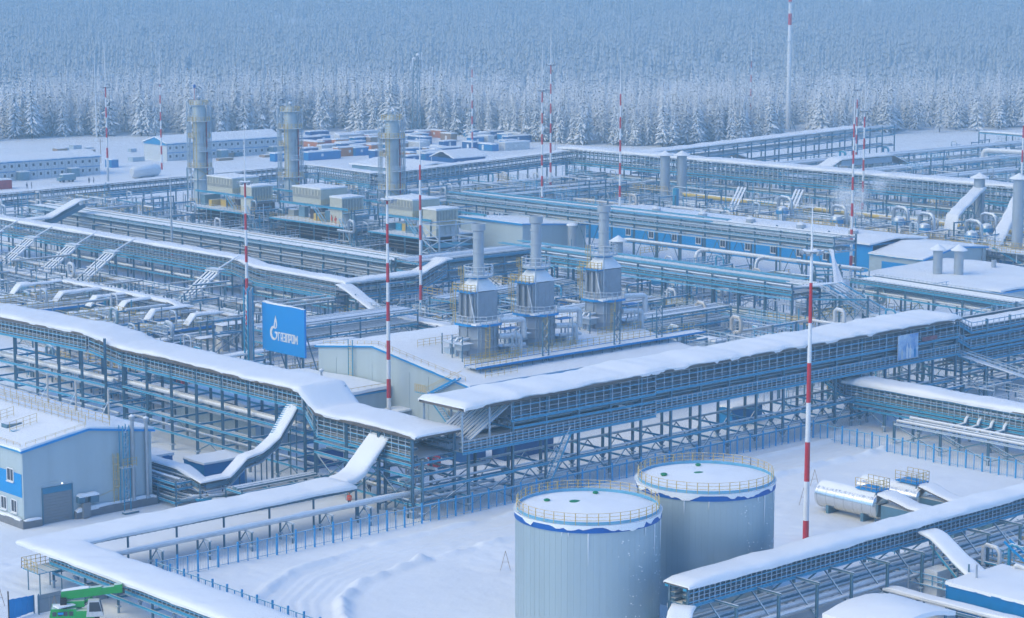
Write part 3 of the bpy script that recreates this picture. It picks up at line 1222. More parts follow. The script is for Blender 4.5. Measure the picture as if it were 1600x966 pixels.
ridge_z = lambda x, y: (lerp(9.28, 10.72, (x - WX0 + .3) / (135.3 - WX0 + .3)) if x < 135.3 else lerp(10.72, 9.32, (x - 135.3) / (WX1 - 135.0)))
snow_patch(T, (WX0 - .2, WY0 - .15), (WX1 + .2, WY1 + .1), 0, .42, .1, slope=ridge_z, seed=3)
for xa, xb, za, zb in ((WX0 - .4, 135.3, 9.16, 10.62), (135.3, WX1 + .4, 10.62, 9.2)):
    bar(T, 'verge_trim', (xa, WY0 - .33, za), (xb, WY0 - .33, zb), .06, .26, 'panel_blue')
boxp(T, 'corner_trim', (WX0 - .03, WY0 - .03, .9), (WX0 + .14, WY0 + .14, 9.05), 'panel_grey')
# plinth with a snow ledge
b = MB(); b.box((WX0 - .45, WY0 - .45, -.3), (128.6, WY0 + .3, .95)); b.build('plinth', 'plinth', T)
b = MB(); b.box((133.2, WY0 - .45, -.3), (WX1 + .45, WY0 + .3, .95)); b.build('plinth', 'plinth', T)
b = MB(); b.box((WX0 - .45, WY0 + .31, -.3), (WX0 + .2, WY1, .95)); b.build('plinth', 'plinth', T)
snow_strip(T, [(WX0 - .2, WY0 - .25, .95), (128.5, WY0 - .25, .95)], .4, .22, .05, .5, 4)
snow_strip(T, [(133.2, WY0 - .25, .95), (138.5, WY0 - .25, .95), (WX1 + .3, WY0 - .3, .95)], .45, .4, .06, .5, 5, rough=.15)
snow_strip(T, [(WX0 - .25, WY0 + .2, .95), (WX0 - .25, WY0 + 14, .95)], .4, .25, .05, .6, 6)
# blue panels on the long side: a field each side of the windows
for y0, y1, z0, z1 in ((224.3, 235.5, 3.6, 6.4),):
    b = MB(); b.box((WX0 - .05, y0, z0), (WX0 - .012, y1, z1)); b.build('blue_cladding', 'panel_blue', T)
for yy in (226.8, 231.2, 235.5):
    wall_window(T, (WX0 - .05, yy, 6.0), -1, 0, 1.5, 1.5)
for yy in (226.2, 228.6, 231.5):
    wall_window(T, (WX0 - .01, yy, 2.3), -1, 0, 1.3, 1.5)
# roller door: separate slats, teal head panel, step
D0, D1 = 129.0, 132.9
for k in range(10):
    boxp(T, 'door_panel', (D0, WY0 - .06 - .012 * (k % 2), .05 + .36 * k), (D1, WY0 - .01, .39 + .36 * k), 'door_grey')
boxp(T, 'door_head', (D0, WY0 - .07, 3.66), (D1, WY0 - .01, 4.35), 'door_teal')
for xx in (D0 - .12, D1):
    boxp(T, 'door_jamb', (xx, WY0 - .16, 0), (xx + .12, WY0 - .005, 4.5), 'steel')
boxp(T, 'door_lintel', (D0 - .12, WY0 - .16, 4.36), (D1 + .12, WY0 - .004, 4.5), 'steel')
bar(T, 'lamp_arm', (128.4, WY0 - .12, 4.9), (131.3, WY0 - .12, 4.95), .06, .06, 'frost_steel')
bar(T, 'lamp_arm', (131.3, WY0 - .12, 4.95), (131.3, WY0 - .6, 4.85), .06, .06, 'frost_steel')
b = MB(); b.box((131.22, WY0 - .68, 4.7), (131.38, WY0 - .56, 4.83))
lm = bpy.data.materials.new('lamp_glow'); lm.use_nodes = True
lb = lm.node_tree.nodes['Principled BSDF']
lb.inputs['Emission Color'].default_value = (1, .97, .9, 1); lb.inputs['Emission Strength'].default_value = 1.0
MATS['lamp_glow'] = lm
b.build('door_lamp', 'lamp_glow', T)
# unit heater and meter box beside the door
boxp(T, 'meter_cabinet', (133.9, WY0 - .95, .1), (134.9, WY0 - .4, 1.9), 'door_grey')
b = MB(); b.box((133.5, WY0 - .7, 1.9), (134.3, WY0 - .05, 2.7)); b.build('heater_box', 'steel', T)
b = MB(); b.box((135.1, WY0 - .75, 1.75), (136.2, WY0 - .05, 2.6)); b.build('heater_box', 'steel', T)
snow_strip(T, [(133.5, WY0 - .4, 2.72), (136.2, WY0 - .4, 2.72)], .6, .35, .05, .3, 8)
bar(T, 'gas_pipe', (136.2, WY0 - .1, 2.1), (139.3, WY0 - .1, 2.9), .05, .05, 'yellow', 'cyl8')
ladder_cage(T, 138.9, WY0 - .25, 1.0, 6.2, 'yellow')
# blue stair tower up the gable
for xx in (139.5, 140.4):
    for yy in (WY0 - 1.1, WY0 - .3):
        bar(T, 'tower_post', (xx, yy, 0), (xx, yy, 10.6), .09, .09, 'blue_steel')
for k in range(7):
    z = 1.2 + 1.35 * k
    bar(T, 'tower_tie', (139.5, WY0 - 1.1, z), (140.4, WY0 - 1.1, z), .07, .07, 'blue_steel')
    bar(T, 'tower_brace', (139.5, WY0 - 1.1, z), (140.4, WY0 - 1.1, z + 1.3), .05, .05, 'rail_blue')
boxp(T, 'tower_platform', (139.3, WY0 - 1.2, 5.3), (141.3, WY0 - .2, 5.42), 'frost_steel')
rails(T, [(139.4, WY0 - 1.2, 5.42), (141.3, WY0 - 1.2, 5.42)], 1.1, 3, .6, 'yellow')
for k in range(22):
    bar(T, 'rung', (139.5, WY0 - .7, .8 + .42 * k), (140.4, WY0 - .7, .8 + .42 * k), .05, .05, 'frost_steel')
# two flues on the gable
for xx, rr_ in ((141.3, .24), (143.3, .22)):
    bar(T, 'flue', (xx, WY0 - .36, 1.2), (xx, WY0 - .36, 10.9 if xx < 142 else 10.4), 2 * rr_, 2 * rr_, 'pipe_zinc', 'cyl10')
    b = MB(); b.lathe((xx, WY0 - .36, 10.9 if xx < 142 else 10.4), [(rr_, 0), (rr_ + .14, .25), (rr_ + .14, .55), (.05, .8)], 12); b.build('flue_cowl', 'stack_grey', T, smooth=True)
    bar(T, 'flue_foot', (xx, WY0 - .36, .95), (xx, WY0 - .36, 1.2), .5, .5, 'frost_steel')
# rails and walkways on the roof
rz = lambda x: ridge_z(x, 0) + .35
rails(T, [(135.3, WY0 + .3, rz(135.3)), (135.3, WY1, rz(135.3))], 1.3, 3, 1.6, 'yellow', .045)
rails(T, [(138.6, WY0 + .3, rz(138.6)), (138.6, WY1, rz(138.6))], 1.2, 3, 1.6, 'yellow', .045)
rails(T, [(127.0, WY0, rz(127)), (135, WY0 + .1, rz(135) - .1)], .45, 2, 1.3, 'yellow', .03)
rails(T, [(WX0, WY0 + .4, rz(WX0)), (WX0, WY1, rz(WX0))], .45, 2, 1.6, 'yellow', .03)
for yy in (232.5, 238):
    boxp(T, 'roof_unit', (129.4, yy, 9.7), (131.4, yy + 1.4, 10.7), 'steel')
    rails(T, [(128.9, yy - 1.5, 10.1), (132.6, yy - 1.5, 10.7)], 1.2, 3, 1.0, 'yellow', .04)
boxp(T, 'roof_walk', (129.0, 230.4, 10.2), (132.6, 231.0, 10.3), 'blue_steel')
for yy in (228.6, 236.2, 243):
    bar(T, 'vent_mast', (141.2, yy, 9.6), (141.2, yy, 14.0), .28, .28, 'pipe_tan', 'cyl8')
    for s in (-1, 1):
        bar(T, 'guy', (141.2, yy, 12.6), (138.8, yy + 1.2 * s, 10.2), .06, .06, 'frost_steel')
boxp(T, 'plinth_grate', (138.6, WY0 - 2.6, .05), (140.6, WY0 - 1.9, .25), 'steel')

# ------------------------------------------------------------------ the low roofed rack that bends round the tank yard corner
T = thing('roofed_pipe_rack', 'low rack with thick snow roof bending at a sharp corner by the green crane', 'pipe rack', (117, 200, 0))
pts = [(117.2, 128, 4.15), (117.2, 202.2, 4.15), (156.8, 202.2, 4.4)]
gallery_roof(T, pts, 4.6, .5, .35, 7, .14, rough=.09)
gallery_roof(T, [(155.8, 202.9, 4.42), (157.8, 203.1, 4.5), (159.4, 203.3, 5.0), (164.4, 203.8, 9.6), (165.2, 203.8, 9.9)], 3.0, .45, .25, 9, .14, rough=.06)
rack(T, (117.2, 130), (117.2, 199.5), 2.6, [(1.9, [(-.5, .16, 'pipe_white'), (0, .13, 'pipe_zinc'), (.5, .16, 'pipe_white')])], 4.0, bay=6.4, colw=.2, brace=None, foot=True)
gallery_box(T, (117.2, 130), (117.2, 200), 2.9, 2.9, 4.0, trays=2, nr=2, post=.8)
rack(T, (119.5, 202.4), (157.5, 202.4), 3.6, [(4.0, 0)], 4.05, bay=6.3, colw=.18, brace=None, beam='steel', foot=False, rows=(-1,))
for k in range(46):
    x = 119.5 + 38 * k / 45
    bar(T, 'purlin_end', (x, 199.6, 3.93), (x, 200.3, 3.93), .08, .1, 'steel')
for x, z in ((161.6, 6.4),):
    for yy in (201.6, 204.2):
        bar(T, 'column', (x, yy, 0), (x, yy, z), .2, .2, 'steel', 'ibeam')
# the single lagged pipe on trestles in front of it
T = thing('trestle_pipe', 'single lagged pipe on triangular trestles beside the mesh fence', 'pipe', (128, 199, 0))
for x0, x1 in zip([122.5, 128.3, 134.5, 140.2, 145.9, 151.6, 157.3, 163.0], [128.3, 134.5, 140.2, 145.9, 151.6, 157.3, 163.0, 168.5]):
    pipe(T, (x0, 198.8, 2.55), (x1, 198.8, 2.55), .3, 'pipe_white')
snow_strip(T, [(122.5, 198.8, 2.8), (168.5, 198.8, 2.8)], .42, .16, .03, .6, 12, rough=.03)
for x in (128.3, 134.5, 140.2, 145.9, 151.6, 157.3, 163.0):
    for yy in (197.6, 200.0):
        bar(T, 'leg', (x, yy, -.1), (x, yy, 2.2), .18, .18, 'steel', 'ibeam')
        bar(T, 'pile_cap', (x, yy, .55), (x, yy, .75), .42, .42, 'frost_steel')
    bar(T, 'head_beam', (x, 197.4, 2.22), (x, 200.2, 2.22), .2, .16, 'frost_steel')
    for s in (197.6, 200.0):
        bar(T, 'strut', (x, s, .75), (x, 198.8, 2.1), .1, .1, 'steel')
    bar(T, 'tie', (x, 197.6, .62), (x, 200.0, .62), .07, .07, 'frost_steel')

# the stepping covered walkway from the workshop up to the big gallery
T = thing('stepped_walkway', 'narrow snow-capped walkway dipping then climbing from workshop to long gallery', 'walkway', (148, 225, 0))
zzp = [(148, 240, 4.1), (148, 222.6, 4.1), (148, 218.6, 3.2), (151.2, 218.4, 3.3), (153.9, 218.6, 5.2), (156.4, 218.8, 5.5), (158.3, 219, 6.5), (159.2, 219.2, 6.9), (163.2, 220.6, 10.4)]
gallery_roof(T, zzp, 1.7, .28, .12, 15, .1, rough=.05)
for (a, b_) in zip(zzp[:-1], zzp[1:]):
    for s in (-.7, .7):
        n_ = seg_frame(a, b_)[4] * s
        bar(T, 'side_truss', (a[0] + n_.x, a[1] + n_.y, a[2] - .55), (b_[0] + n_.x, b_[1] + n_.y, b_[2] - .55), .06, .5, 'steel')
    bar(T, 'floor', (a[0], a[1], a[2] - 1.2), (b_[0], b_[1], b_[2] - 1.2), 1.4, .12, 'frost_steel')
for x, y, z in zzp:
    for s in (-.6, .6):
        bar(T, 'post', (x + s, y + .3 * s, 0), (x + s, y + .3 * s, z - .2), .12, .12, 'steel')
for k in range(14):
    t = (k + 1) / 15
    q = Vector(zzp[-2]).lerp(Vector(zzp[-1]), t)
    bar(T, 'roof_batten', (q.x - .3, q.y + .75, q.z + .34), (q.x + .3, q.y + .1, q.z + .34), .05, .12, 'blue_steel')

# low pipe bundle beside the workshop
T = thing('pipe_bundle', 'dense bundle of low frosted pipes between workshop and zigzag walkway', 'pipe rack', (147, 228, 0))
for k in range(7):
    x = 145.4 + .55 * k
    pts = [(x, 246, 1.0 + .25 * (k % 3)), (x, 219.5 - .4 * k, 1.0 + .25 * (k % 3)), (x + 16, 216.2 - .35 * k, 1.0 + .25 * (k % 3))]
    b = MB()
    q = [Vector(p) for p in pts]
    c1 = q[1].lerp(q[0], .06); c2 = q[1].lerp(q[2], .08)
    b.tube([q[0], c1, q[1].lerp((c1 + c2) / 2, .35), c2, q[2]], .14 + .07 * (k % 3 == 0), 8)
    b.build('pipe', ['pipe_grey', 'pipe_zinc', 'pipe_white', 'blue_steel'][k % 4], T, smooth=True)
rack(T, (146.9, 244), (146.9, 220), 3.8, [(.85, 0), (2.5, 5), (3.2, 4)], 3.4, bay=4, colw=.16, brace=None)
rack(T, (150, 215), (162, 215), 3.4, [(.85, 0), (2.4, 5)], 2.7, bay=4, colw=.16, brace='X')
for k in range(8):
    x = 151 + 1.35 * k
    bar(T, 'short_post', (x, 213.0, 0), (x, 213.0, 1.9), .26, .26, 'steel', 'cyl8')
    bar(T, 'post_cap', (x, 213.0, 1.9), (x, 213.0, 2.05), .55, .55, 'frost_steel')


def cabin(name, label, lo, hi, h, m, snow=.35, seed=0, door=None, cat='cabin', group=None, z0=0.0):
    """prefabricated box with corner posts, roof, snow and a door"""
    (x0, y0), (x1, y1) = lo, hi
    T = thing(name, label, cat, (x0, y0, z0), group)
    boxp(T, 'wall', (x0 + .04, y0 + .04, z0), (x1 - .04, y1 - .04, z0 + h - .02), m)
    for xx in (x0, x1 - .12):
        for yy in (y0, y1 - .12):
            boxp(T, 'corner_post', (xx, yy, z0), (xx + .12, yy + .12, z0 + h - .1), m)
    boxp(T, 'roof', (x0 - .08, y0 - .08, z0 + h - .1), (x1 + .08, y1 + .08, z0 + h + .05), m)
    if snow:
        snow_patch(T, (x0, y0), (x1, y1), z0 + h + .05, snow, .12, seed=seed, n=10 if max(x1 - x0, y1 - y0) < 8 else None)
    if door == '-y':
        boxp(T, 'door', (lerp(x0, x1, .4), y0 - .02, z0 + .1), (lerp(x0, x1, .4) + .95, y0 + .035, z0 + 2.05), 'door_grey')
    if door == '-x':
        boxp(T, 'door', (x0 - .02, lerp(y0, y1, .4), z0 + .1), (x0 + .035, lerp(y0, y1, .4) + .95, z0 + 2.05), 'door_grey')
    return T


cabin('equipment_cabin', 'blue flat-roofed cabin inside the bend of the zigzag walkway', (152.2, 224.5), (158.4, 229.0), 3.6, 'blue_box', .3, 31)
cabin('equipment_cabin', 'small blue cabin tucked behind the workshop corner', (149.5, 233.5), (153.5, 238.0), 3.2, 'blue_box', .35, 32)

# ------------------------------------------------------------------ gallery across the bottom right corner
T = thing('roofed_pipe_rack', 'snow-roofed pipe gallery on trestles crossing in front of the silver tank', 'pipe rack', (180, 140, 0))
gallery_roof(T, [(148.8, 140.2, 6.6), (226, 140.2, 6.6)], 2.9, .55, .3, 21, .14, icicle=.2, rough=.08)
gallery_box(T, (149.2, 140.2), (226, 140.2), 2.5, 4.75, 6.5, trays=3, nr=4, post=.75)
for yy in (139.0, 141.4):
    bar(T, 'entry_post', (149.2, yy, 0), (149.2, yy, 6.5), .22, .22, 'steel', 'ibeam')
    bar(T, 'fascia', (148.9, yy - .1, 6.35), (148.9, yy + .3, 6.35), .1, .3, 'blue_steel')
b = MB(); b.poly([(148.85, 138.9, 6.4), (148.85, 141.5, 6.4), (148.85, 140.2, 6.62)]); b.prism([(0, 0), (2.6, 0), (1.3, .22)], (148.9, 138.9, 6.4), (0, 1, 0), (0, 0, 1), .06)
b.build('gable_plate', 'door_teal', T)
xs_ = [153, 159.2, 165, 170.4, 176.2, 182, 187.8, 193.6, 199.5, 205.4, 211.5, 218, 224]
for i, x in enumerate(xs_):
    for yy in (136.2, 143.8):
        bar(T, 'column', (x, yy, 0), (x, yy, 4.5), .26, .26, 'steel', 'ibeam')
        bar(T, 'pile', (x, yy, -.2), (x, yy, .7), .3, .3, 'frost_steel', 'cyl8')
        bar(T, 'pile_cap', (x, yy, .7), (x, yy, .85), .55, .55, 'frost_steel')
    bar(T, 'cross_beam', (x, 135.9, 4.5), (x, 144.1, 4.5), .22, .26, 'steel', 'ibeam')
    bar(T, 'cross_beam', (x, 136.2, 1.6), (x, 143.8, 1.6), .16, .2, 'frost_steel', 'ibeam')
    for s in (136.2, 143.8):
        bar(T, 'brace', (x, s, 1.0), (x, 140, 4.35), .14, .14, 'steel')
for k in range(9):
    yy = 136.9 + .78 * k
    r_ = [.2, .13, .24, .1, .16, .28, .12, .2, .14][k]
    pipe(T, (150, yy, 1.72 + r_), (228, yy, 1.72 + r_), r_, PIPE_MIX[k % 6])
    if k % 2 == 0:
        snow_strip(T, [(150, yy, 1.72 + 2 * r_ - .04), (228, yy, 1.72 + 2 * r_ - .04)], r_ * 1.3, .12, .02, 1.1, 50 + k, rough=.03)
# low pipe run crossing towards the viewer
T = thing('pipe_run', 'low snow-covered pipe run branching off in front of the corner gallery', 'pipe rack', (176, 132, 0))
rack(T, (176.5, 136.5), (176.5, 116), 1.8, [(1.5, [(-.55, .16, 'pipe_white'), (.0, .2, 'pipe_zinc'), (.55, .14, 'pipe_grey')])], 1.6, bay=4, colw=.16, brace=None, beam='steel')
snow_strip(T, [(176.5, 136.2, 1.88), (176.5, 116, 1.88)], 1.3, .14, .05, .7, 61, rough=.06)
# stairway cover sliding down from the gallery to the blue cabin
T = thing('covered_stair', 'snow-covered stair sloping down from corner gallery to blue cabin roof', 'stair', (184, 135, 0))
gallery_roof(T, [(185.6, 138.2, 5.9), (185.2, 136.4, 5.6), (183.6, 130.3, 3.0), (183.2, 128.4, 2.9)], 2.3, .38, .2, 62, .1)
stair(T, (183.6, 129.6, .4), (185.5, 137, 4.6), 1.6, 'blue_steel', 'rail_blue')
for q in ((184.2, 132.6), (183.5, 130), (185.2, 136.5)):
    for s in (-.9, .9):
        bar(T, 'post', (q[0] + s, q[1], 0), (q[0] + s, q[1], 2.8 + (q[1] - 130) * .4), .14, .14, 'steel')
T = thing('steel_stair', 'open steel stair with snowy treads at the lower right edge', 'stair', (193, 132, 0))
stair(T, (193.0, 126.4, .1), (193.0, 133.4, 4.4), 1.0, 'panel_blue', 'frost_steel')
for yy in (130, 133.3):
    bar(T, 'post', (193.6, yy, 0), (193.6, yy, 2.2 + (yy - 130) * .6), .14, .14, 'steel')
c = cabin('equipment_cabin', 'bright blue cabin with thick snow roof in the bottom right corner', (178.6, 118.5), (188.4, 130.6), 2.9, 'blue_box', .5, 63)
bar(c, 'vent_pipe', (181.3, 130.0 - 1.2, 2.6), (181.3, 128.8, 4.9), .22, .22, 'pipe_zinc', 'cyl8')
# snow-covered hood at the very bottom, and the green base with a snowy hood by the near tank
T = thing('snow_hood', 'rounded snow-covered shelter roof at the bottom edge', 'shelter', (165, 128, 0))
snow_patch(T, (161.5, 124.5), (171.5, 132.2), 2.4, .6, .2, seed=71, slope=lambda x, y: .9 * (1 - ((x - 166.5) / 5.5) ** 2))
for xx in (162, 171):
    for yy in (125, 131.8):
        bar(T, 'post', (xx, yy, 0), (xx, yy, 2.5), .2, .2, 'steel')
T = thing('covered_stair', 'short snow-covered stair hood at the gallery entrance by the near tank', 'stair', (146, 139, 0))
snow_strip(T, [(148.9, 139.4, 4.7), (147.6, 138.6, 4.4), (144.2, 136.2, 2.2), (143.0, 135.4, 1.9)], 2.2, .45, .15, .5, 72, rough=.08)
sheet_strip(T, [(148.9, 139.4, 4.7), (147.6, 138.6, 4.4), (144.2, 136.2, 2.2), (143.0, 135.4, 1.9)], 2.3, .1, 'soffit', 'hood_sheet')
stair(T, (143.6, 135.8, .1), (148.6, 139.2, 3.4), 1.5, 'hatch_green', 'yellow')
T = thing('valve_box', 'green valve box with a snow cap at the foot of the near tank', 'box', (153.5, 144, 0))
boxp(T, 'body', (153.2, 143.4, 0), (155.0, 144.6, 2.6), 'hatch_green')
snow_patch(T, (152.9, 143.2), (155.3, 144.9), 2.6, .55, .2, n=8, seed=73)


# ------------------------------------------------------------------ lying silver vessels
def lying_tank(x, y0, y1, r, zc, label, seed, steps=True):
    T = thing('horizontal_tank', label, 'tank', (x, (y0 + y1) / 2, 0), 'lying cylindrical tanks')
    b = MB()
    b.tube([(x, y0 - .35, zc), (x, y0 - .33, zc), (x, y0 - .12, zc), (x, y0, zc), (x, y1, zc), (x, y1 + .12, zc), (x, y1 + .33, zc), (x, y1 + .35, zc)], [.05, r * .62, r * .93, r, r, r * .93, r * .62, .05], 32)
    b.build('shell', 'silver', T, smooth=True)
    for k in range(7):
        yy = lerp(y0 + .3, y1 - .3, k / 6)
        h = MB()
        pr = [(r + .004, -.05), (r + .03, -.05), (r + .03, .05), (r + .004, .05)]
        for i in range(33):
            t = 2 * math.pi * i / 32
            for rr, dy in pr:
                h.v.append((x + rr * math.cos(t), yy + dy, zc + rr * math.sin(t)))
        for i in range(32):
            for j in range(3):
                h.face((i * 4 + j, i * 4 + j + 1, (i + 1) * 4 + j + 1, (i + 1) * 4 + j))
        h.build('strap', 'silver', T, smooth=True)
    for yy in (lerp(y0, y1, .2), lerp(y0, y1, .8)):
        b = MB(); b.box((x - r * .8, yy - .2, 0), (x + r * .8, yy + .2, zc - r * .62)); b.build('saddle', 'steel', T)
    b = MB()
    n, m = 14, 9
    for i in range(n + 1):
        for j in range(m + 1):
            yy = lerp(y0 + .2, y1 - .2, i / n)
            t = lerp(-.75, .75, j / m)
            e = 1 - abs(j / m * 2 - 1) ** 3
            rr = r + .02 + .2 * e * (.6 + .6 * fnoise(yy * .7, t * 2, seed))
            b.v.append((x + rr * math.sin(t), yy, zc + rr * math.cos(t)))
    for i in range(n):
        for j in range(m):
            b.face((i * (m + 1) + j, i * (m + 1) + j + 1, (i + 1) * (m + 1) + j + 1, (i + 1) * (m + 1) + j))
    b.build('snow_cover', 'snow', T, smooth=True)
    return T


lying_tank(203.0, 158.2, 167.0, 1.6, 2.0, 'shiny silver lying tank beside the striped mast in the yard', 1)
lying_tank(209.6, 157.0, 166.0, 1.5, 1.9, 'lying tank buried in snow behind the shiny silver one', 2)
for k, (x0, y0) in enumerate(((203.2, 155.0), (209.8, 154.2))):
    T = thing('access_platform', ['railed platform with snowy ramp on the silver lying tank', 'railed platform with snowy ramp on the buried lying tank'][k], 'platform', (x0, y0, 0))
    boxp(T, 'deck', (x0 - 1, y0 + 3.2, 3.75), (x0 + 1.4, y0 + 6.4, 3.87), 'panel_blue')
    rails(T, [(x0 - 1, y0 + 6.4, 3.87), (x0 - 1, y0 + 3.2, 3.87)], 1.2, 3, .8, 'yellow')
    rails(T, [(x0 + 1.4, y0 + 6.4, 3.87), (x0 + 1.4, y0 + 3.2, 3.87)], 1.2, 3, .8, 'yellow')
    rails(T, [(x0 - 1, y0 + 3.2, 3.87), (x0 + 1.4, y0 + 3.2, 3.87)], 1.2, 3, .6, 'yellow')
    gallery_roof(T, [(x0 + .2, y0 + 3.0, 3.6), (x0 + .2, y0 - 1.4, 2.6), (x0 + .2, y0 - 8, 2.4)], 2.2, .4, .15, 80 + k, .1)
    b = MB(); b.box((x0 - .9, y0 - 8, 0), (x0 + 1.3, y0 + 2.6, 2.3)); b.build('side_wall', 'steel', T)
    for s in (-.95, 1.35):
        bar(T, 'post', (x0 + s, y0 + 3.3, 0), (x0 + s, y0 + 3.3, 3.75), .12, .12, 'steel')

# ------------------------------------------------------------------ green telescopic crane behind the low rack
T = thing('mobile_crane', 'green mobile crane with lowered boom and pale cab by the low rack', 'crane', (114, 188, 0))
cx, cy_ = 111.6, 188.0


def loc(px, py, pz, o=(110.3, 186.2), a=rad(-33), k=.78):
    px, py = px * k, py * k
    return (o[0] + px * math.cos(a) - py * math.sin(a), o[1] + px * math.sin(a) + py * math.cos(a), pz * .9)


def lbox(b, x0, x1, y0, y1, z0, z1, mi=0, taper=None):
    p = [loc(x, y, z) for x, y, z in ((x0, y0, z0), (x1, y0, z0), (x1, y1, z0), (x0, y1, z0), (x0, y0, z1), (x1, y0, z1), (x1, y1, z1), (x0, y1, z1))]
    if taper:
        p = [loc(x, y, z) for x, y, z in taper]
    b.hexa(p, mi)


b = MB(); lbox(b, -2.4, 3.2, -2.2, -1.5, .1, 1.15); b.build('track', 'rubber', T)
b = MB(); lbox(b, -2.4, 3.2, .9, 1.6, .1, 1.15); b.build('track', 'rubber', T)
b = MB(); lbox(b, -1.8, 2.6, -1.5, .9, .5, 1.3); b.build('undercarriage', 'steel', T)
b = MB()
lbox(b, 0, 0, 0, 0, 0, 0, 0, [(-3.0, -1.9, 1.5), (.4, -1.9, 1.4), (.4, .9, 1.4), (-3.0, .9, 1.5), (-2.7, -1.7, 2.5), (.4, -1.7, 2.4), (.4, .8, 2.4), (-2.7, .8, 2.5)])
b.build('counterweight', 'crane_green', T)
b = MB(); lbox(b, .4, 2.6, -1.9, -.6, 1.35, 2.2); b.build('body', 'crane_green', T)
b = MB(); lbox(b, -1.2, 1.4, -.9, .4, 2.4, 3.1); b.build('engine_cover', 'crane_green', T)
b = MB(); lbox(b, -1.6, -.8, -1.6, .6, 2.5, 3.5); b.build('winch', 'rubber', T)
b = MB()
lbox(b, 0, 0, 0, 0, 0, 0, 0, [(1.6, -2.0, 1.5), (3.8, -2.0, 1.5), (3.8, -.8, 1.5), (1.6, -.8, 1.5), (1.9, -1.95, 3.3), (3.3, -1.95, 3.3), (3.3, -.85, 3.3), (1.9, -.85, 3.3)])
cabp = b.build('cab', 'white_box', T)
b = MB()
lbox(b, 0, 0, 0, 0, 0, 0, 0, [(2.0, -2.03, 2.1), (3.55, -2.03, 2.1), (3.55, -2.0, 2.1), (2.0, -2.0, 2.1), (2.05, -2.0, 3.15), (3.25, -2.0, 3.15), (3.25, -1.96, 3.15), (2.05, -1.96, 3.15)])
b.build('side_window', 'glass_dark', cabp)
b = MB()
lbox(b, 0, 0, 0, 0, 0, 0, 0, [(3.72, -1.9, 2.0), (3.78, -1.9, 2.0), (3.78, -.9, 2.0), (3.72, -.9, 2.0), (3.36, -1.88, 3.2), (3.42, -1.88, 3.2), (3.42, -.92, 3.2), (3.36, -.92, 3.2)])
b.build('windscreen', 'glass_dark', cabp)
for i, (xa, xb, w_, h_) in enumerate(((-1.5, 3.6, .85, .95), (3.4, 5.4, .68, .78), (5.2, 6.2, .95, .95))):
    b = MB()
    za, zb = 3.2 + .075 * (xa + 1.5), 3.2 + .075 * (xb + 1.5)
    lbox(b, 0, 0, 0, 0, 0, 0, 0, [(xa, -.1 - w_ / 2, za), (xb, -.1 - w_ / 2, zb), (xb, -.1 + w_ / 2, zb), (xa, -.1 + w_ / 2, za), (xa, -.1 - w_ / 2, za + h_), (xb, -.1 - w_ / 2, zb + h_), (xb, -.1 + w_ / 2, zb + h_), (xa, -.1 + w_ / 2, za + h_)])
    b.build('boom_section', 'crane_green', T)
b = MB(); b.tube([loc(.3, -.1, 2.3), loc(2.4, -.1, 3.3)], .17, 8); b.build('lift_cylinder', 'crane_green', T, smooth=True)
b = MB()
for s in (-.5, .3):
    b.bar(loc(-1.4, s, 2.4), loc(1.0, s, 1.9), .14, .3)
b.build('boom_bracket', 'crane_green', T)
b = MB(); b.prism([(0, 0), (.7, 0), (.7, .22), (0, .22)], loc(-1.9, -1.93, 1.9), Vector(loc(1, 0, 0)) - Vector(loc(0, 0, 0)), (0, 0, 1), .03); b.build('maker_plate', 'board_blue', T)
b = MB(); b.tube([loc(-1.0, .5, 2.6), loc(-1.0, .5, 3.7)], .09, 8); b.build('exhaust', 'steel_dark', T, smooth=True)
for i in range(3):
    b = MB(); b.tube([loc(-.6 + .5 * i, -.75, 3.0), loc(.4 + .5 * i, -.8, 2.55), loc(1.5 + .3 * i, -.7, 2.9)], .045, 6); b.build('hose', 'rubber', T, smooth=True)
for i in range(4):
    b = MB(); lbox(b, -2.6 + .7 * i, -2.1 + .7 * i, -1.86, -1.83, 1.7, 2.2); b.build('vent_grille', 'steel_dark', T)
for i in range(5):
    b = MB(); lbox(b, -1.0 + .95 * i, -.92 + .95 * i, -.56, -.53, 3.3 + .07 * i, 4.05 + .07 * i); b.build('boom_rib', 'crane_green', T)
b = MB(); lbox(b, 5.9, 6.5, -.35, .15, 3.6, 4.3); b.build('boom_head', 'steel_dark', T)
snow_strip(T, [loc(-1.4, -.1, 4.2), loc(2.0, -.1, 4.45)], .5, .12, .03, .4, 85, rough=.08)
snow_patch(T, (loc(-2.6, -1.2, 0)[0], loc(0, -1.4, 0)[1]), (loc(-.4, 0, 0)[0], loc(0, .4, 0)[1]), 2.5, .12, .0, n=8, seed=86)

T = thing('hoarding_fence', 'grey sheet hoarding running behind the green crane', 'fence', (110, 195, 0))
hp = [(109.7, 192.2), (124.6, 192.2)]
for (a, b_) in zip(hp[:-1], hp[1:]):
    a_, e_, L, d, n_ = seg_frame(a, b_)
    k = max(1, int(L / 1.25))
    for i in range(k):
        q0, q1 = a_ + d * (L * i / k), a_ + d * (L * (i + 1) / k - .03)
        bar(T, 'sheet', (q0.x, q0.y, 1.05), (q1.x, q1.y, 1.05), .04, 1.9, 'fence_panel_grey')
    for i in range(0, k + 1, 2):
        q = a_ + d * (L * i / k)
        bar(T, 'post', (q.x + .08, q.y - .08, -.1), (q.x + .08, q.y - .08, 2.2), .09, .09, 'steel')
    bar(T, 'rail', (a_.x + .05, a_.y - .05, 1.6), (e_.x + .05, e_.y - .05, 1.6), .05, .06, 'steel')
T = thing('site_hoarding', 'worn blue sheet hoarding at the lower left edge', 'hoarding', (107, 192.5, 0))
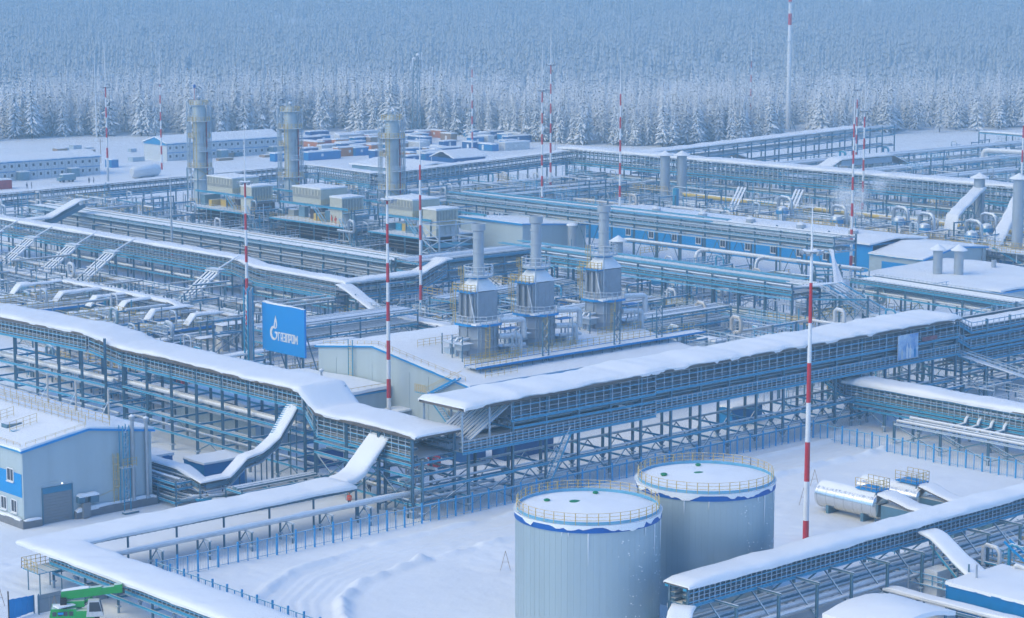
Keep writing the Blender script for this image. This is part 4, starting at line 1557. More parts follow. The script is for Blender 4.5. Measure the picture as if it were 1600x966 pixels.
for i in range(4):
    bar(T, 'sheet', (106.4 + .8 * i, 192.3 + .12 * i, 1.1), (107.17 + .8 * i, 192.42 + .12 * i, 1.1), .05, 2.1 - .12 * i, 'panel_blue')
bar(T, 'post', (106.4, 192.2, 0), (106.4, 192.2, 3.1), .1, .1, 'rust_dark')
bar(T, 'post', (109.6, 192.75, 0), (109.6, 192.75, 2.0), .1, .1, 'steel')
T = thing('service_platform', 'small railed service platform on posts at the corner of the low rack', 'platform', (115, 200, 0))
for xx in (113.6, 116.2):
    for yy in (198.4, 200.8):
        bar(T, 'post', (xx, yy, 0), (xx, yy, 2.3), .14, .14, 'steel', 'cyl8')
for k in range(3):
    boxp(T, 'deck_plate', (113.2 + 1.15 * k, 198.0, 2.3 + .01 * k), (114.25 + 1.15 * k, 201.2, 2.4 + .01 * k), 'blue_steel')
rails(T, [(113.1, 198.0, 2.4), (113.1, 201.2, 2.4), (116.5, 201.2, 2.4)], 1.15, 3, .6, 'yellow')
for i, (x, y) in enumerate(((108.3, 197.5), (156.0, 172.5), (211.4, 175.3), (202.9, 169.9), (110.6, 190.4))):
    T = thing('marker_frame', ['thin A-shaped marker frame by the blue hoarding panel', 'thin A-shaped marker frame left of the near tank', 'thin A-shaped marker frame to the right of the yard mast', 'thin A-shaped marker frame to the left of the yard mast', 'thin A-shaped marker frame beside the green crane'][i], 'marker', (x, y, 0))
    for s in (-.55, .55):
        bar(T, 'leg', (x + s * .75, y - s * .66, 0), (x, y, 2.2), .05, .05, 'shed_wood')
    bar(T, 'crossbar', (x - .3, y + .26, .95), (x + .3, y - .26, .95), .04, .04, 'shed_wood')


# ------------------------------------------------------------------ people
def cloth(name, jacket, trousers, hat):
    m = bpy.data.materials.new(name)
    m.use_nodes = True
    nt = m.node_tree
    tc = nt.nodes.new('ShaderNodeTexCoord')
    sp = nt.nodes.new('ShaderNodeSeparateXYZ')
    nt.links.new(tc.outputs['Object'], sp.inputs[0])
    rp = nt.nodes.new('ShaderNodeValToRGB')
    mr = nt.nodes.new('ShaderNodeMapRange')
    mr.inputs['From Max'].default_value = 2.0
    nt.links.new(sp.outputs['Z'], mr.inputs['Value'])
    nt.links.new(mr.outputs['Result'], rp.inputs[0])
    cr = rp.color_ramp
    cr.interpolation = 'CONSTANT'
    cr.elements[0].position = 0; cr.elements[0].color = (.02, .02, .025, 1)
    cr.elements[1].position = .06; cr.elements[1].color = (*trousers, 1)
    for p, c_ in ((.43, jacket), (.60, (.5, .52, .5)), (.615, jacket), (.765, (.45, .26, .2)), (.845, hat)):
        e = cr.elements.new(p); e.color = (*c_, 1)
    nt.links.new(rp.outputs[0], nt.nodes['Principled BSDF'].inputs['Base Color'])
    nt.nodes['Principled BSDF'].inputs['Roughness'].default_value = .8
    MATS[name] = m


cloth('work_orange', (.75, .10, .03), (.03, .04, .07), (.8, .12, .04))
cloth('work_navy', (.015, .03, .09), (.015, .02, .045), (.02, .03, .05))
cloth('work_orange_full', (.75, .10, .03), (.7, .09, .03), (.75, .7, .65))


def person_mesh(key, stride):
    """one continuous skinned body"""
    V = [(0, 0, .98), (0, 0, 1.18), (0, .01, 1.40), (0, 0, 1.52), (0, -.02, 1.62), (0, -.02, 1.74), (0, -.01, 1.82)]
    R_ = [.15, .16, .17, .065, .095, .105, .06]
    Ed = [(0, 1), (1, 2), (2, 3), (3, 4), (4, 5), (5, 6)]
    def chain(root, pts):
        last = root
        for p, r_ in pts:
            V.append(p); R_.append(r_)
            Ed.append((last, len(V) - 1)); last = len(V) - 1
    for s in (-1, 1):
        st = stride * s
        chain(0, [((.11 * s, 0, .9), .115), ((.12 * s, -.06 - st * .5, .5), .085), ((.12 * s, -.02 - st, .12), .065), ((.12 * s, -.03 - st, .05), .055), ((.13 * s, -.2 - st, .04), .045)])
        chain(2, [((.2 * s, .01, 1.42), .085), ((.27 * s, .04 + st * .3, 1.14), .065), ((.27 * s, -.08 + st * .5, .93), .05), ((.27 * s, -.12 + st * .55, .84), .045)])
    me = bpy.data.meshes.new(key)
    me.from_pydata(V, Ed, [])
    o = bpy.data.objects.new(key, me)
    C.objects.link(o)
    o.modifiers.new('skin', 'SKIN')
    sk = me.skin_vertices[0].data
    for i, r_ in enumerate(R_):
        sk[i].radius = (r_, r_ * .8 if i in (0, 1, 2) else r_)
        sk[i].use_root = i == 0
    sb = o.modifiers.new('sub', 'SUBSURF'); sb.levels = 2; sb.render_levels = 2
    dg = bpy.context.evaluated_depsgraph_get()
    m2 = bpy.data.meshes.new_from_object(o.evaluated_get(dg))
    bpy.data.objects.remove(o)
    m2.name = key
    m2.polygons.foreach_set('use_smooth', [True] * len(m2.polygons))
    return m2


PM = {'walk': person_mesh('body_walk', .2), 'stand': person_mesh('body_stand', .04)}


def person(x, y, z, pose, m, label, rz):
    me = PM[pose].copy()
    me.materials.clear()
    me.materials.append(MATS[m])
    o = bpy.data.objects.new('person', me)
    C.objects.link(o)
    o.location = (x, y, z + .02)
    o.rotation_euler = (0, 0, rz)
    tag(o, label, 'person')
    b = MB(); b.lathe((0, 0, 0), [(.13, 1.74), (.135, 1.80), (.09, 1.88), (0, 1.90)], 10)
    h = b.build('helmet', 'orange_box' if 'orange' in m else 'navy_box', None)
    h.parent = o
    return o
# ================================================================== THE BIG GALLERIES
# long gallery that comes in from the left and ends at the corner
T = thing('cable_gallery', 'long snow-roofed gallery on tall columns coming in from the left edge', 'gallery', (166, 240, 0))
L1p = [(162.4, 300, 14.0), (164.6, 270.0, 14.0), (165.0, 267.0, 13.9), (166.2, 261.0, 12.5), (166.3, 218.6, 12.5), (166.4, 215.6, 10.1), (166.5, 196.0, 10.0)]
sheet_strip(T, L1p, 7.3, .3)
snow_strip(T, L1p, 7.2, .5, .02, .6, 101, rough=.22, icicle=.1)
big2 = [(1.5, .3, 'pipe_white'), (2.3, .28, 'pipe_tan')]
lv = [(7.3, [(2.3, .3, 'pipe_white'), (1.5, .26, 'pipe_tan')]), (4.6, [(-2.2, .16, 'pipe_white')]), (2.6, [(-2.0, .2, 'pipe_white'), (1.6, .2, 'pipe_zinc')])]
rack(T, (166.3, 218), (166.3, 260), 6.4, lv, 12.4, bay=6.0, brace='V', brace_every=3, foot=True, rows=(-1, 1), beam='blue_steel')
rack(T, (165.4, 262.5), (164.2, 298), 7.4, lv, 13.8, bay=6.2, brace=None, foot=True)
gallery_box(T, (166.3, 218.5), (166.3, 261), 6.5, 10.35, 12.4, trays=2, nr=4, post=1.0)
gallery_box(T, (166.2, 261), (164.6, 267), 6.5, (10.35, 11.7), (12.4, 13.8), trays=2, nr=4, post=1.0)
gallery_box(T, (164.8, 267), (162.4, 300), 6.9, 11.7, 13.8, trays=2, nr=4, post=1.0)
# stepped-down end
gallery_box(T, (166.5, 197), (166.5, 215.6), 6.4, 7.2, 9.9, trays=3, nr=5, post=1.3)
gallery_box(T, (166.4, 215.6), (166.3, 218.5), 6.4, (7.2, 10.3), (9.9, 12.3), trays=2, nr=4, post=1.0)
rack(T, (166.5, 197), (166.5, 216), 6.6, [(6.6, 4), (5.2, [(-2.6, .1, 'pipe_zinc'), (-.5, .2, 'pipe_white'), (1.5, .14, 'pipe_grey')]), (1.8, [(-1.5, .2, 'pipe_white'), (1.0, .25, 'pipe_zinc')])], 9.8, bay=6.3, brace='X', foot=True)
for k in range(6):
    pipe(T, (165.2 + .5 * k, 200.6, .2), (165.2 + .5 * k, 200.6, 6.4), .13, 'pipe_zinc', 'riser')

# main gallery running away to the right
T = thing('cable_gallery', 'main two-deck gallery with long snow roof running away to the right', 'gallery', (200, 199, 0))
L2p = [(169.3, 198.8, 12.8), (178, 198.8, 12.9), (195, 199.0, 12.9), (203, 199.2, 13.1), (268.5, 199.2, 13.1)]
sheet_strip(T, L2p, 8.4, .32)
snow_strip(T, L2p, 8.1, .62, .03, .6, 102, rough=.34, icicle=.1)
gallery_box(T, (177.5, 198.9), (203, 199), 7.4, 10.3, 12.75, trays=2, nr=4, post=1.6)
gallery_box(T, (203, 199), (268.5, 199), 7.4, 10.5, 12.95, trays=2, nr=4, post=1.6)
gallery_box(T, (169.5, 198.9), (203, 199), 7.6, 7.4, 8.9, trays=2, nr=4, post=1.0)
gallery_box(T, (203, 199), (268.5, 199), 7.6, 7.9, 9.4, trays=2, nr=4, post=1.0)
rack(T, (178, 199), (268, 199), 7.0, [(9.3, 7), (4.0, [(-2.9, .12, 'pipe_white'), (2.6, .16, 'pipe_zinc')]), (1.9, [(-2.8, .16, 'pipe_white'), (-1.9, .12, 'pipe_zinc')])], 12.8, bay=5.7, brace='V', brace_every=1, foot=True)
rack(T, (163.5, 199), (178, 199), 7.0, [(3.9, [(-2.2, .16, 'pipe_zinc'), (1.0, .2, 'pipe_white')]), (1.9, 3)], 7.3, bay=7, brace='X', foot=True)
for x in (169.6, 174.0):
    for yy in (195.3, 202.4):
        bar(T, 'roof_post', (x, yy, 7.4), (x, yy, 12.8), .2, .2, 'frost_steel', 'ibeam')
for k in range(11):                                # cable ladders dropping from the upper deck to the corner
    yy = 195.8 + .62 * k
    bar(T, 'cable_ladder', (171.2 + .12 * (k % 3), yy, 8.6), (177.8, yy, 12.2), .42, .12, ['frost_steel', 'rail_blue', 'steel'][k % 3])
stair(T, (183.4, 194.6, 2.2), (186.8, 194.8, 7.4), .9, 'blue_steel', 'frost_steel')
stair(T, (183.5, 203.5, 7.8), (187, 203.5, 10.6), .9, 'blue_steel', 'frost_steel')
# continuation without a roof, decks deep in snow
T = thing('pipe_rack', 'open multi-deck rack carrying on from the roofed gallery at the right edge', 'pipe rack', (290, 199, 0))
for z0, z1, zt in ((10.6, 11.2, 12.2), (8.2, 8.6, 9.6), (6.0, 6.4, 7.2)):
    gallery_box(T, (272, 199.4), (330, 199.4), 7.4, z0, zt, trays=1, nr=3, post=1.4)
    gallery_box(T, (268.5, 199.2), (272, 199.4), 7.2, (z0 + 1.6, z0), (zt + 1.2, zt), trays=1, nr=3, post=.9)
    snow_strip(T, [(272, 199.4, z0 + .15), (330, 199.4, z0 + .15)], 6.2, .25, .1, 1.0, 103 + z0, rough=.1)
rack(T, (270, 199.4), (330, 199.4), 7.2, [(9.9, 6), (7.6, 6), (4.8, 4), (2.0, 4)], 12.2, bay=6, brace='X', brace_every=2)
# banner hung on the gallery side
T = thing('banner', 'pale blue printed banner with figures hung on the main gallery', 'banner', (255.5, 195, 8.7))
b = MB(); b.box((253.2, 194.93, 8.5), (258.0, 194.99, 12.2)); b.build('cloth', 'white_box', T)
bm_ = bpy.data.materials.new('banner_print'); bm_.use_nodes = True
nt = bm_.node_tree
ge = nt.nodes.new('ShaderNodeNewGeometry')
sx = nt.nodes.new('ShaderNodeTexNoise'); sx.inputs['Scale'].default_value = .55; sx.inputs['Detail'].default_value = 3
nt.links.new(ge.outputs['Position'], sx.inputs['Vector'])
rp = nt.nodes.new('ShaderNodeValToRGB')
rp.color_ramp.elements[0].position = .35; rp.color_ramp.elements[0].color = (.10, .28, .58, 1)
rp.color_ramp.elements[1].position = .62; rp.color_ramp.elements[1].color = (.60, .72, .82, 1)
nt.links.new(sx.outputs['Fac'], rp.inputs[0])
nt.links.new(rp.outputs[0], nt.nodes['Principled BSDF'].inputs['Base Color'])
nt.nodes['Principled BSDF'].inputs['Roughness'].default_value = .6
MATS['banner_print'] = bm_
b = MB(); b.box((253.25, 194.905, 8.55), (257.95, 194.925, 12.15)); b.build('print', 'banner_print', T)
for k, (xx, hh) in enumerate(((254.2, 1.5), (255.4, 2.2), (256.1, 1.9), (257.2, 1.6))):
    b = MB()
    b.prism([(-.22, 0), (.22, 0), (.26, hh * .55), (.34, hh * .6), (.2, hh * .75), (.1, hh * .8), (.1, hh), (-.1, hh), (-.1, hh * .8), (-.2, hh * .75), (-.34, hh * .6), (-.26, hh * .55)], (xx, 194.9, 8.65), (1, 0, 0), (0, 0, 1), .01)
    b.build('printed_figure', ['camp_wall', 'white_paint', 'frame_white', 'camp_blue'][k], T)
T = thing('banner', 'small faded red banner beside the pale blue printed one', 'banner', (260, 195, 10))
b = MB(); b.box((259.0, 194.95, 10.7), (262.6, 195.0, 11.3)); b.build('cloth', 'faded_red', T)

# gallery that leaves the main one towards the viewer on the right
T = thing('cable_gallery', 'snow-roofed gallery along the fence leaving the main gallery on the right', 'gallery', (246, 180, 0))
gallery_roof(T, [(246, 197.6, 6.3), (246, 140, 6.2)], 3.9, .6, .25, 111, .14, rough=.1)
gallery_box(T, (246, 197), (246, 140), 3.7, 4.1, 6.1, trays=3, nr=5, post=1.0)
rack(T, (246, 196), (246, 142), 3.6, [(3.6, 6), (2.9, 4)], 4.2, bay=6, brace='V', foot=True, brace_every=2)
gallery_roof(T, [(249.5, 206.5, 8.8), (249.2, 201.5, 8.8)], 4.6, .7, .4, 112, .14)
gallery_box(T, (248.5, 206), (247, 198), 3.6, (6.6, 4.1), (8.6, 6.1), trays=2, nr=5, post=.8)
for s in (-1.9, 1.9):
    for yy in (206, 202):
        bar(T, 'roof_post', (249.3 + s, yy, 0), (249.3 + s, yy, 8.7), .2, .2, 'steel', 'ibeam')
T = thing('pipe_rack', 'low open trestle in front of the roofed gallery along the far fence', 'pipe rack', (240, 172, 0))
rack(T, (239.5, 183), (239.5, 152), 4.2, [(3.4, [(-1.5, .2, 'pipe_white'), (0, .14, 'pipe_zinc'), (1.4, .22, 'pipe_white')])], 3.6, bay=7.5, brace='X', beam='frost_steel', foot=True)
for k in range(4):
    b = MB()
    q = 176 - 2.1 * k
    b.tube([(246, q, 4.4), (244.6, q, 4.4), (243.8, q - .2, 4.0), (243.4, q - .3, 3.5), (240, q - .3, 3.4)], .28, 10)
    b.build('bend_pipe', 'pipe_grey', T, smooth=True)
T = thing('scaffold_stair', 'dark stepped air duct stack under the gallery by the far fence', 'stair', (252, 168, 0))
for k in range(7):
    boxp(T, 'tray_step', (250.6 + .3 * k, 160.5, 3.2 - .42 * k), (252.2 + .3 * k, 165.5, 3.5 - .42 * k), 'steel_dark')
for s in (160.6, 165.2):
    bar(T, 'leg', (250.8, s, 0), (253.0, s, 3.3), .16, .16, 'steel')
cabin('equipment_cabin', 'blue cabin half hidden under the gallery at the right edge', (250, 152), (257, 160), 3.0, 'blue_box', .4, 113)
# curved falling cable bridge at the right edge
T = thing('cable_bridge', 'snowy cable bridge sloping down to the right edge below the open rack', 'cable bridge', (280, 190, 0))
cb = [(270, 196, 7.2), (272, 192.5, 6.0), (275, 187, 4.2), (278, 181, 3.2), (282, 172, 2.8), (284, 160, 2.7)]
snow_strip(T, cb, 1.5, .14, .05, .8, 115, rough=.06)
for s in (-.8, .8):
    for a, b_ in zip(cb[:-1], cb[1:]):
        n_ = seg_frame(a, b_)[4] * s
        for dz in (0, .45, .9):
            bar(T, 'side_rail', (a[0] + n_.x, a[1] + n_.y, a[2] + dz), (b_[0] + n_.x, b_[1] + n_.y, b_[2] + dz), .07, .1, 'frost_steel')
for q in cb[1:]:
    bar(T, 'leg', (q[0], q[1], 0), (q[0], q[1], q[2]), .18, .18, 'steel')

# ------------------------------------------------------------------ middle gallery on the left, with its branch
T = thing('cable_gallery', 'slim snow-roofed gallery in mid distance turning a corner behind the blue billboard', 'gallery', (248, 360, 0))
G1p = [(247.6, 462, 9.0), (247.6, 352, 9.0), (247.8, 344, 7.9), (247.8, 317.5, 7.8), (264.5, 317.5, 7.8), (270.5, 317.5, 9.9), (272, 317.5, 10.0)]
gallery_roof(T, G1p, 3.1, .45, .25, 121, .14, rough=.08)
gallery_box(T, (247.7, 460), (247.7, 352), 3.2, 6.2, 8.9, trays=2, nr=4, post=1.4, pw=.12)
gallery_box(T, (247.7, 352), (247.8, 344), 3.2, (6.2, 5.0), (8.9, 7.8), trays=2, nr=4, post=1.2)
gallery_box(T, (247.8, 344), (247.8, 319), 3.2, 5.0, 7.7, trays=2, nr=4, post=1.6)
gallery_box(T, (249, 317.5), (264.5, 317.5), 3.2, 5.0, 7.7, trays=2, nr=4, post=1.6)
gallery_box(T, (264.5, 317.5), (270.5, 317.5), 3.2, (5.0, 7.3), (7.7, 9.8), trays=2, nr=4, post=1.0)
rack(T, (247.7, 458), (247.7, 352), 3.0, [(5.6, 5), (3.4, 4)], 6.2, bay=7, brace=None)
rack(T, (247.7, 345), (247.7, 320), 3.0, [(4.6, 5), (2.8, 4)], 5.0, bay=6.5, brace=None)
rack(T, (249, 317.5), (264, 317.5), 3.0, [(4.4, 5), (2.6, 4)], 5.0, bay=6.5, brace='V')
gallery_roof(T, [(246.0, 316.5, 7.6), (245.8, 315, 7.3), (245.8, 306.2, 3.9), (245.8, 304.5, 3.6), (245.8, 286, 3.5)], 2.7, .35, .15, 122, .12)
for s in (-1.1, 1.1):
    for yy, z in ((311, 5.6), (305.5, 3.7), (298, 3.4), (291, 3.4), (286.5, 3.4)):
        bar(T, 'branch_post', (245.8 + s, yy, 0), (245.8 + s, yy, z), .14, .14, 'steel')
    bar(T, 'branch_rail', (245.8 + s, 304.5, 2.4), (245.8 + s, 286, 2.4), .08, .3, 'blue_steel')
gallery_roof(T, [(250, 438, 8.9), (256, 438, 9.0), (264, 438, 12.4), (266, 438, 12.5)], 3.0, .35, .15, 123, .12)
for s in (-1.3, 1.3):
    bar(T, 'bridge_truss', (250, 438 + s, 7.6), (256, 438 + s, 7.7), .1, .9, 'steel')
    bar(T, 'bridge_truss', (256, 438 + s, 7.7), (265, 438 + s, 11.2), .1, .9, 'steel')

# the wide pipe rack behind it
T = thing('pipe_rack', 'wide rack crowded with pale pipes in front of the dark process blocks', 'pipe rack', (269, 385, 0))
rack(T, (269, 462), (269, 326), 7.6, [(8.9, 13), (7.3, 9), (5.6, 7)], 9.5, bay=7.2, brace='V', brace_every=2, beam='frost_steel', pmix=['pipe_white', 'pipe_zinc', 'pipe_zinc', 'pipe_tan', 'pipe_grey'])
gallery_box(T, (269, 462), (269, 326), 7.9, 8.85, 9.6, trays=1, nr=2, post=2.2)
T = thing('pipe_rack', 'rack with blue beams joining two wide racks behind the furnaces', 'pipe rack', (285, 322, 0))
rack(T, (266, 322), (302, 322), 7.4, [(9.4, 9), (7.6, 8), (5.6, 6)], 9.8, bay=7, brace='X', beam='blue_steel')
gallery_box(T, (266, 322), (302, 322), 7.6, 9.3, 10.0, trays=1, nr=2, post=2.2)
T = thing('pipe_rack', 'wide blue-topped rack running behind the three furnaces to the right', 'pipe rack', (298, 285, 0))
rack(T, (298, 326), (298, 250), 7.6, [(9.2, 9), (7.4, [(-2.8, .2, 'pipe_zinc'), (-1.6, .25, 'pipe_white'), (0, .2, 'pipe_tan'), (1.4, .28, 'pipe_white'), (2.8, .18, 'pipe_grey')]), (3.0, 5)], 9.8, bay=6.6, brace='X', brace_every=3, beam='rail_blue')
for off in (-3.2, -2.2, 2.0, 3.0):
    bar(T, 'top_girder', (298 + off, 328, 10.1), (298 + off, 252, 10.1), .16, .2, 'blue_steel')
gallery_box(T, (298, 326), (298, 250), 7.8, 8.2, 9.2, trays=1, nr=2, post=1.8)
# zigzag bundle where it dips
T = thing('cable_bridge', 'bundle of snowy cable ladders dipping between the racks on the right', 'cable bridge', (300, 248, 0))
for k in range(7):
    o_ = -3.2 + 1.05 * k
    for j, (a, b_) in enumerate((((298 + o_, 250, 9.4), (301 + o_, 247, 9.6)), ((301 + o_, 247, 9.6), (307 + o_, 241, 4.6)), ((307 + o_, 241, 4.6), (307 + o_, 215, 4.2)))):
        bar(T, 'cable_ladder', a, b_, .6, .22, ['frost_steel', 'pipe_white', 'rail_blue', 'pipe_zinc'][k % 4])
rack(T, (307, 241), (307, 215), 7.2, [(4.0, 0), (2.4, 5)], 4.4, bay=6.5, brace='X')
rack(T, (299, 250), (306, 243), 7.2, [(7.5, 0)], 8.0, bay=5, brace='X')
for k in range(6):
    o_ = -2.2 + .9 * k
    bar(T, 'cable_ladder', (313 + o_, 254 + o_ * .3, 5.2), (340 + o_ * .2, 279 + o_ * .3, 9.4), .6, .2, ['frost_steel', 'pipe_white', 'steel'][k % 3])
rack(T, (326, 268), (334, 275), 5, [(7, 0)], 7.4, bay=5, brace='X')
T = thing('pipe_rack', 'rack of parallel snowy pipes in front of the blue-banded building at right', 'pipe rack', (326, 240, 0))
rack(T, (329, 262), (325, 214), 6.5, [(6.2, [(-2.6 + .75 * k, .2, ['pipe_white', 'frost_steel', 'pipe_zinc'][k % 3]) for k in range(8)]), (4.4, 7)], 6.4, bay=6.5, brace='V', brace_every=2)
gallery_box(T, (329, 262), (325, 214), 6.8, 6.3, 7.2, trays=1, nr=2, post=1.0)

# rack in front of the long blue building
T = thing('pipe_rack', 'long rack with blue upper beams in front of the long blue building', 'pipe rack', (348, 340, 0))
rack(T, (348, 402), (348, 282), 7.0, [(10.9, 8), (9.6, 9), (8.2, [(-2.6, .2, 'pipe_white'), (-1.2, .35, 'pipe_tan'), (.6, .25, 'pipe_zinc'), (2.2, .3, 'pipe_white')])], 11.4, bay=7.2, brace='V', brace_every=3, beam='frost_steel')
for off in (-3.3, -2.5, 2.4, 3.3):
    bar(T, 'top_girder', (348 + off, 402, 11.5), (348 + off, 316, 11.5), .18, .2, 'blue_steel')
gallery_box(T, (348, 402), (348, 282), 7.2, 9.5, 10.8, trays=1, nr=3, post=1.8, pw=.12)
T = thing('bent_pipe', 'large lagged pipe with bends running under the rack by the blue building', 'pipe', (338, 320, 0))
for k, y0 in enumerate((341, 317, 300)):
    b = MB()
    b.tube([(344, y0 - 26, 5.6), (344, y0 - 1.5, 5.6), (343.6, y0 - .4, 5.5), (342.6, y0, 5.3), (341.8, y0, 5.0), (341.4, y0, 4.2), (341.3, y0, 2.9), (341, y0, 2.4), (340.2, y0 + .1, 2.2), (330, y0 + 1, 2.1)], .42, 12)
    b.build('pipe', ['pipe_zinc', 'pipe_white', 'pipe_zinc'][k], T, smooth=True)

# ------------------------------------------------------------------ far galleries
T = thing('cable_gallery', 'distant long snow-roofed gallery running from centre to the right edge', 'gallery', (449, 390, 0))
gallery_roof(T, [(449, 470, 12.6), (449, 296, 12.6), (449, 260, 12.6)], 6.2, .6, .3, 131, .16, step=1.4)
gallery_box(T, (449, 468), (449, 262), 6.2, 8.9, 12.5, trays=2, nr=4, post=1.7, pw=.2)
rack(T, (449, 466), (449, 262), 6.0, [(8.2, 5), (5.4, 5), (2.6, 6)], 9.0, bay=7.8, brace='V', brace_every=2, foot=False)
T = thing('cable_gallery', 'distant flat-topped gallery crossing behind the three towers from left to centre', 'gallery', (380, 490, 0))
G4a = [((262, 518, 6.0), (388, 514, 8.4)), ((388, 514, 8.4), (376, 468, 9.6)), ((376, 467, 9.6), (452, 467, 12.2))]
for i, (a, b_) in enumerate(G4a):
    gallery_box(T, a, b_, 4.4, (a[2] - 3, b_[2] - 3), (a[2], b_[2]), trays=2, nr=4, post=1.7, pw=.2)
    rack(T, a, b_, 4.2, [((a[2] - 3.6, b_[2] - 3.6), 5)], (a[2] - 3, b_[2] - 3), bay=8, brace=None)
    snow_strip(T, [(a[0], a[1], a[2] - .05), (b_[0], b_[1], b_[2] - .05)], 3.9, .25, .1, 1.5, 132 + i)
    sheet_strip(T, [(a[0], a[1], a[2] - .04), (b_[0], b_[1], b_[2] - .04)], 4.2, .1)
T = thing('pipe_rack', 'low distant rack of pale pipes between towers and far gallery', 'pipe rack', (400, 440, 0))
for y0, z in ((452, 6.0), (444, 4.6), (430, 5.4)):
    rack(T, (362, y0), (446, y0), 5, [(z, 7), (z - 1.8, 6)], z + .4, bay=8, brace='V', brace_every=3)
T = thing('pipe_rack', 'faint rack sloping up to the right behind the distant gallery', 'pipe rack', (540, 445, 0))
rack(T, (456, 446), (575, 450), 7, [((11.0, 13.8), 7), ((9, 11.4), 6), ((6, 8), 5), ((3.4, 4.6), 5)], (11.6, 14.4), bay=6.5, brace='V', brace_every=2)
snow_strip(T, [(456, 446, 12.0), (560, 449, 14.4)], 6, .4, .1, 2.0, 135)
for y0, u0, u1, z in ((424, 470, 640, 7.5), (402, 470, 620, 6.2), (384, 480, 610, 5.0), (352, 470, 640, 5.4), (330, 470, 640, 7.0)):
    rack(T, (u0, y0), (u1, y0), 5, [(z, [(-1.8, .5, 'pipe_white'), (-.3, .35, 'pipe_zinc'), (1.4, .55, 'pipe_white')]), (z - 2.2, 4)], z + .5, bay=9, brace='X', brace_every=2)
T = thing('pipe_rack', 'thin faint pipe bridge along the foot of the hill at far right', 'pipe rack', (620, 400, 0))
rack(T, (628, 450), (600, 250), 3, [(9.2, 4)], 9.4, bay=13, brace=None)
snow_strip(T, [(628, 450, 9.6), (600, 250, 9.6)], 2.6, .4, .1, 3.0, 136)
for k, (xx, yy) in enumerate(((566, 405), (548, 360), (560, 330))):
    b = MB()
    b.tube([(xx, yy, 4), (xx, yy, 8.2), (xx + .2, yy - .4, 8.9), (xx + .4, yy - 1.4, 9.2), (xx + 3, yy - 24, 9.2), (xx + 3.1, yy - 25.2, 8.8), (xx + 3.1, yy - 25.8, 8.2), (xx + 3.1, yy - 26, 5)], .75, 10)
    b.build('loop_pipe', 'pipe_white', T, smooth=True)

# ------------------------------------------------------------------ left field: coolers, risers and low racks
for k, (yy, x0, x1) in enumerate(((364, 200, 216), (354, 200, 218), (339, 203, 217), (330, 202, 219), (318, 201, 220))):
    T = thing('cooler_unit', ['railed cooler block nearest the left edge', 'second railed cooler block from the left edge', 'third railed cooler block from the left edge', 'fourth railed cooler block from the left edge', 'railed cooler block nearest the blue billboard'][k], 'cooler', (x0, yy, 0), 'railed cooler blocks in the left field')
    boxp(T, 'wall', (x0 + .3, yy + .3, 0), (x1 - .3, yy + 5.6, 2.7), 'pipe_grey')
    boxp(T, 'deck', (x0 - .2, yy - .2, 2.7), (x1 + .2, yy + 6.2, 2.86), 'frost_steel')
    boxp(T, 'deck_edge', (x0 - .25, yy - .25, 2.42), (x1 + .25, yy - .2, 2.86), 'panel_blue')
    boxp(T, 'deck_edge', (x0 - .25, yy - .2, 2.42), (x0 - .2, yy + 6.2, 2.86), 'panel_blue')
    rails(T, [(x0 - .2, yy + 6.2, 2.86), (x0 - .2, yy - .2, 2.86), (x1 + .2, yy - .2, 2.86)], 1.15, 3, 1.1, 'yellow', .05)
    rails(T, [(x0, yy + 2.4, 2.86), (x1, yy + 2.4, 2.86)], 1.3, 3, 1.1, 'yellow', .05)
    for j in range(5):
        xx = lerp(x0 + 1, x1 - 3, j / 4)
        b = MB(); b.lathe((xx + 1, yy + 4.2, 2.86), [(1.05, 0), (1.05, .7), (.9, .75), (0, .8)], 14); b.build('fan_ring', 'frost_steel', T, smooth=True)
    for j in range(4):
        pipe(T, (x0, yy + 1 + .35 * j, 3.2 + .2 * (j % 2)), (x1 + 6, yy + 1 + .35 * j, 3.2 + .2 * (j % 2)), .13, PIPE_MIX[j], 'header_pipe')
    bar(T, 'lamp_post', (x0 + 7, yy - .4, 0), (x0 + 7, yy - .4, 3.2), .16, .16, 'frost_steel')
    bar(T, 'lamp_arm', (x0 + 5.6, yy - .4, 3.6), (x0 + 8.4, yy - .4, 3.1), .14, .14, 'pipe_white')
# snow-backed covered walk over the coolers
T = thing('covered_walkway', 'snow-backed walkway with side hoods running over the cooler blocks', 'walkway', (219, 350, 0))
gallery_roof(T, [(220, 371, 5.0), (220, 334, 5.0), (220.5, 331, 4.4)], 1.5, .35, .15, 141, .1)
for yy, x0 in ((371, 210), (357, 211), (348.5, 213), (340, 214), (327.5, 212), (318, 214)):
    gallery_roof(T, [(x0 - 1.6, yy, 3.4), (x0, yy, 4.9), (220, yy, 5.0)], 1.6, .35, .15, 142 + yy, .1)
    for xx in (x0, 217):
        bar(T, 'post', (xx, yy, 0), (xx, yy, 4.8), .14, .14, 'steel')
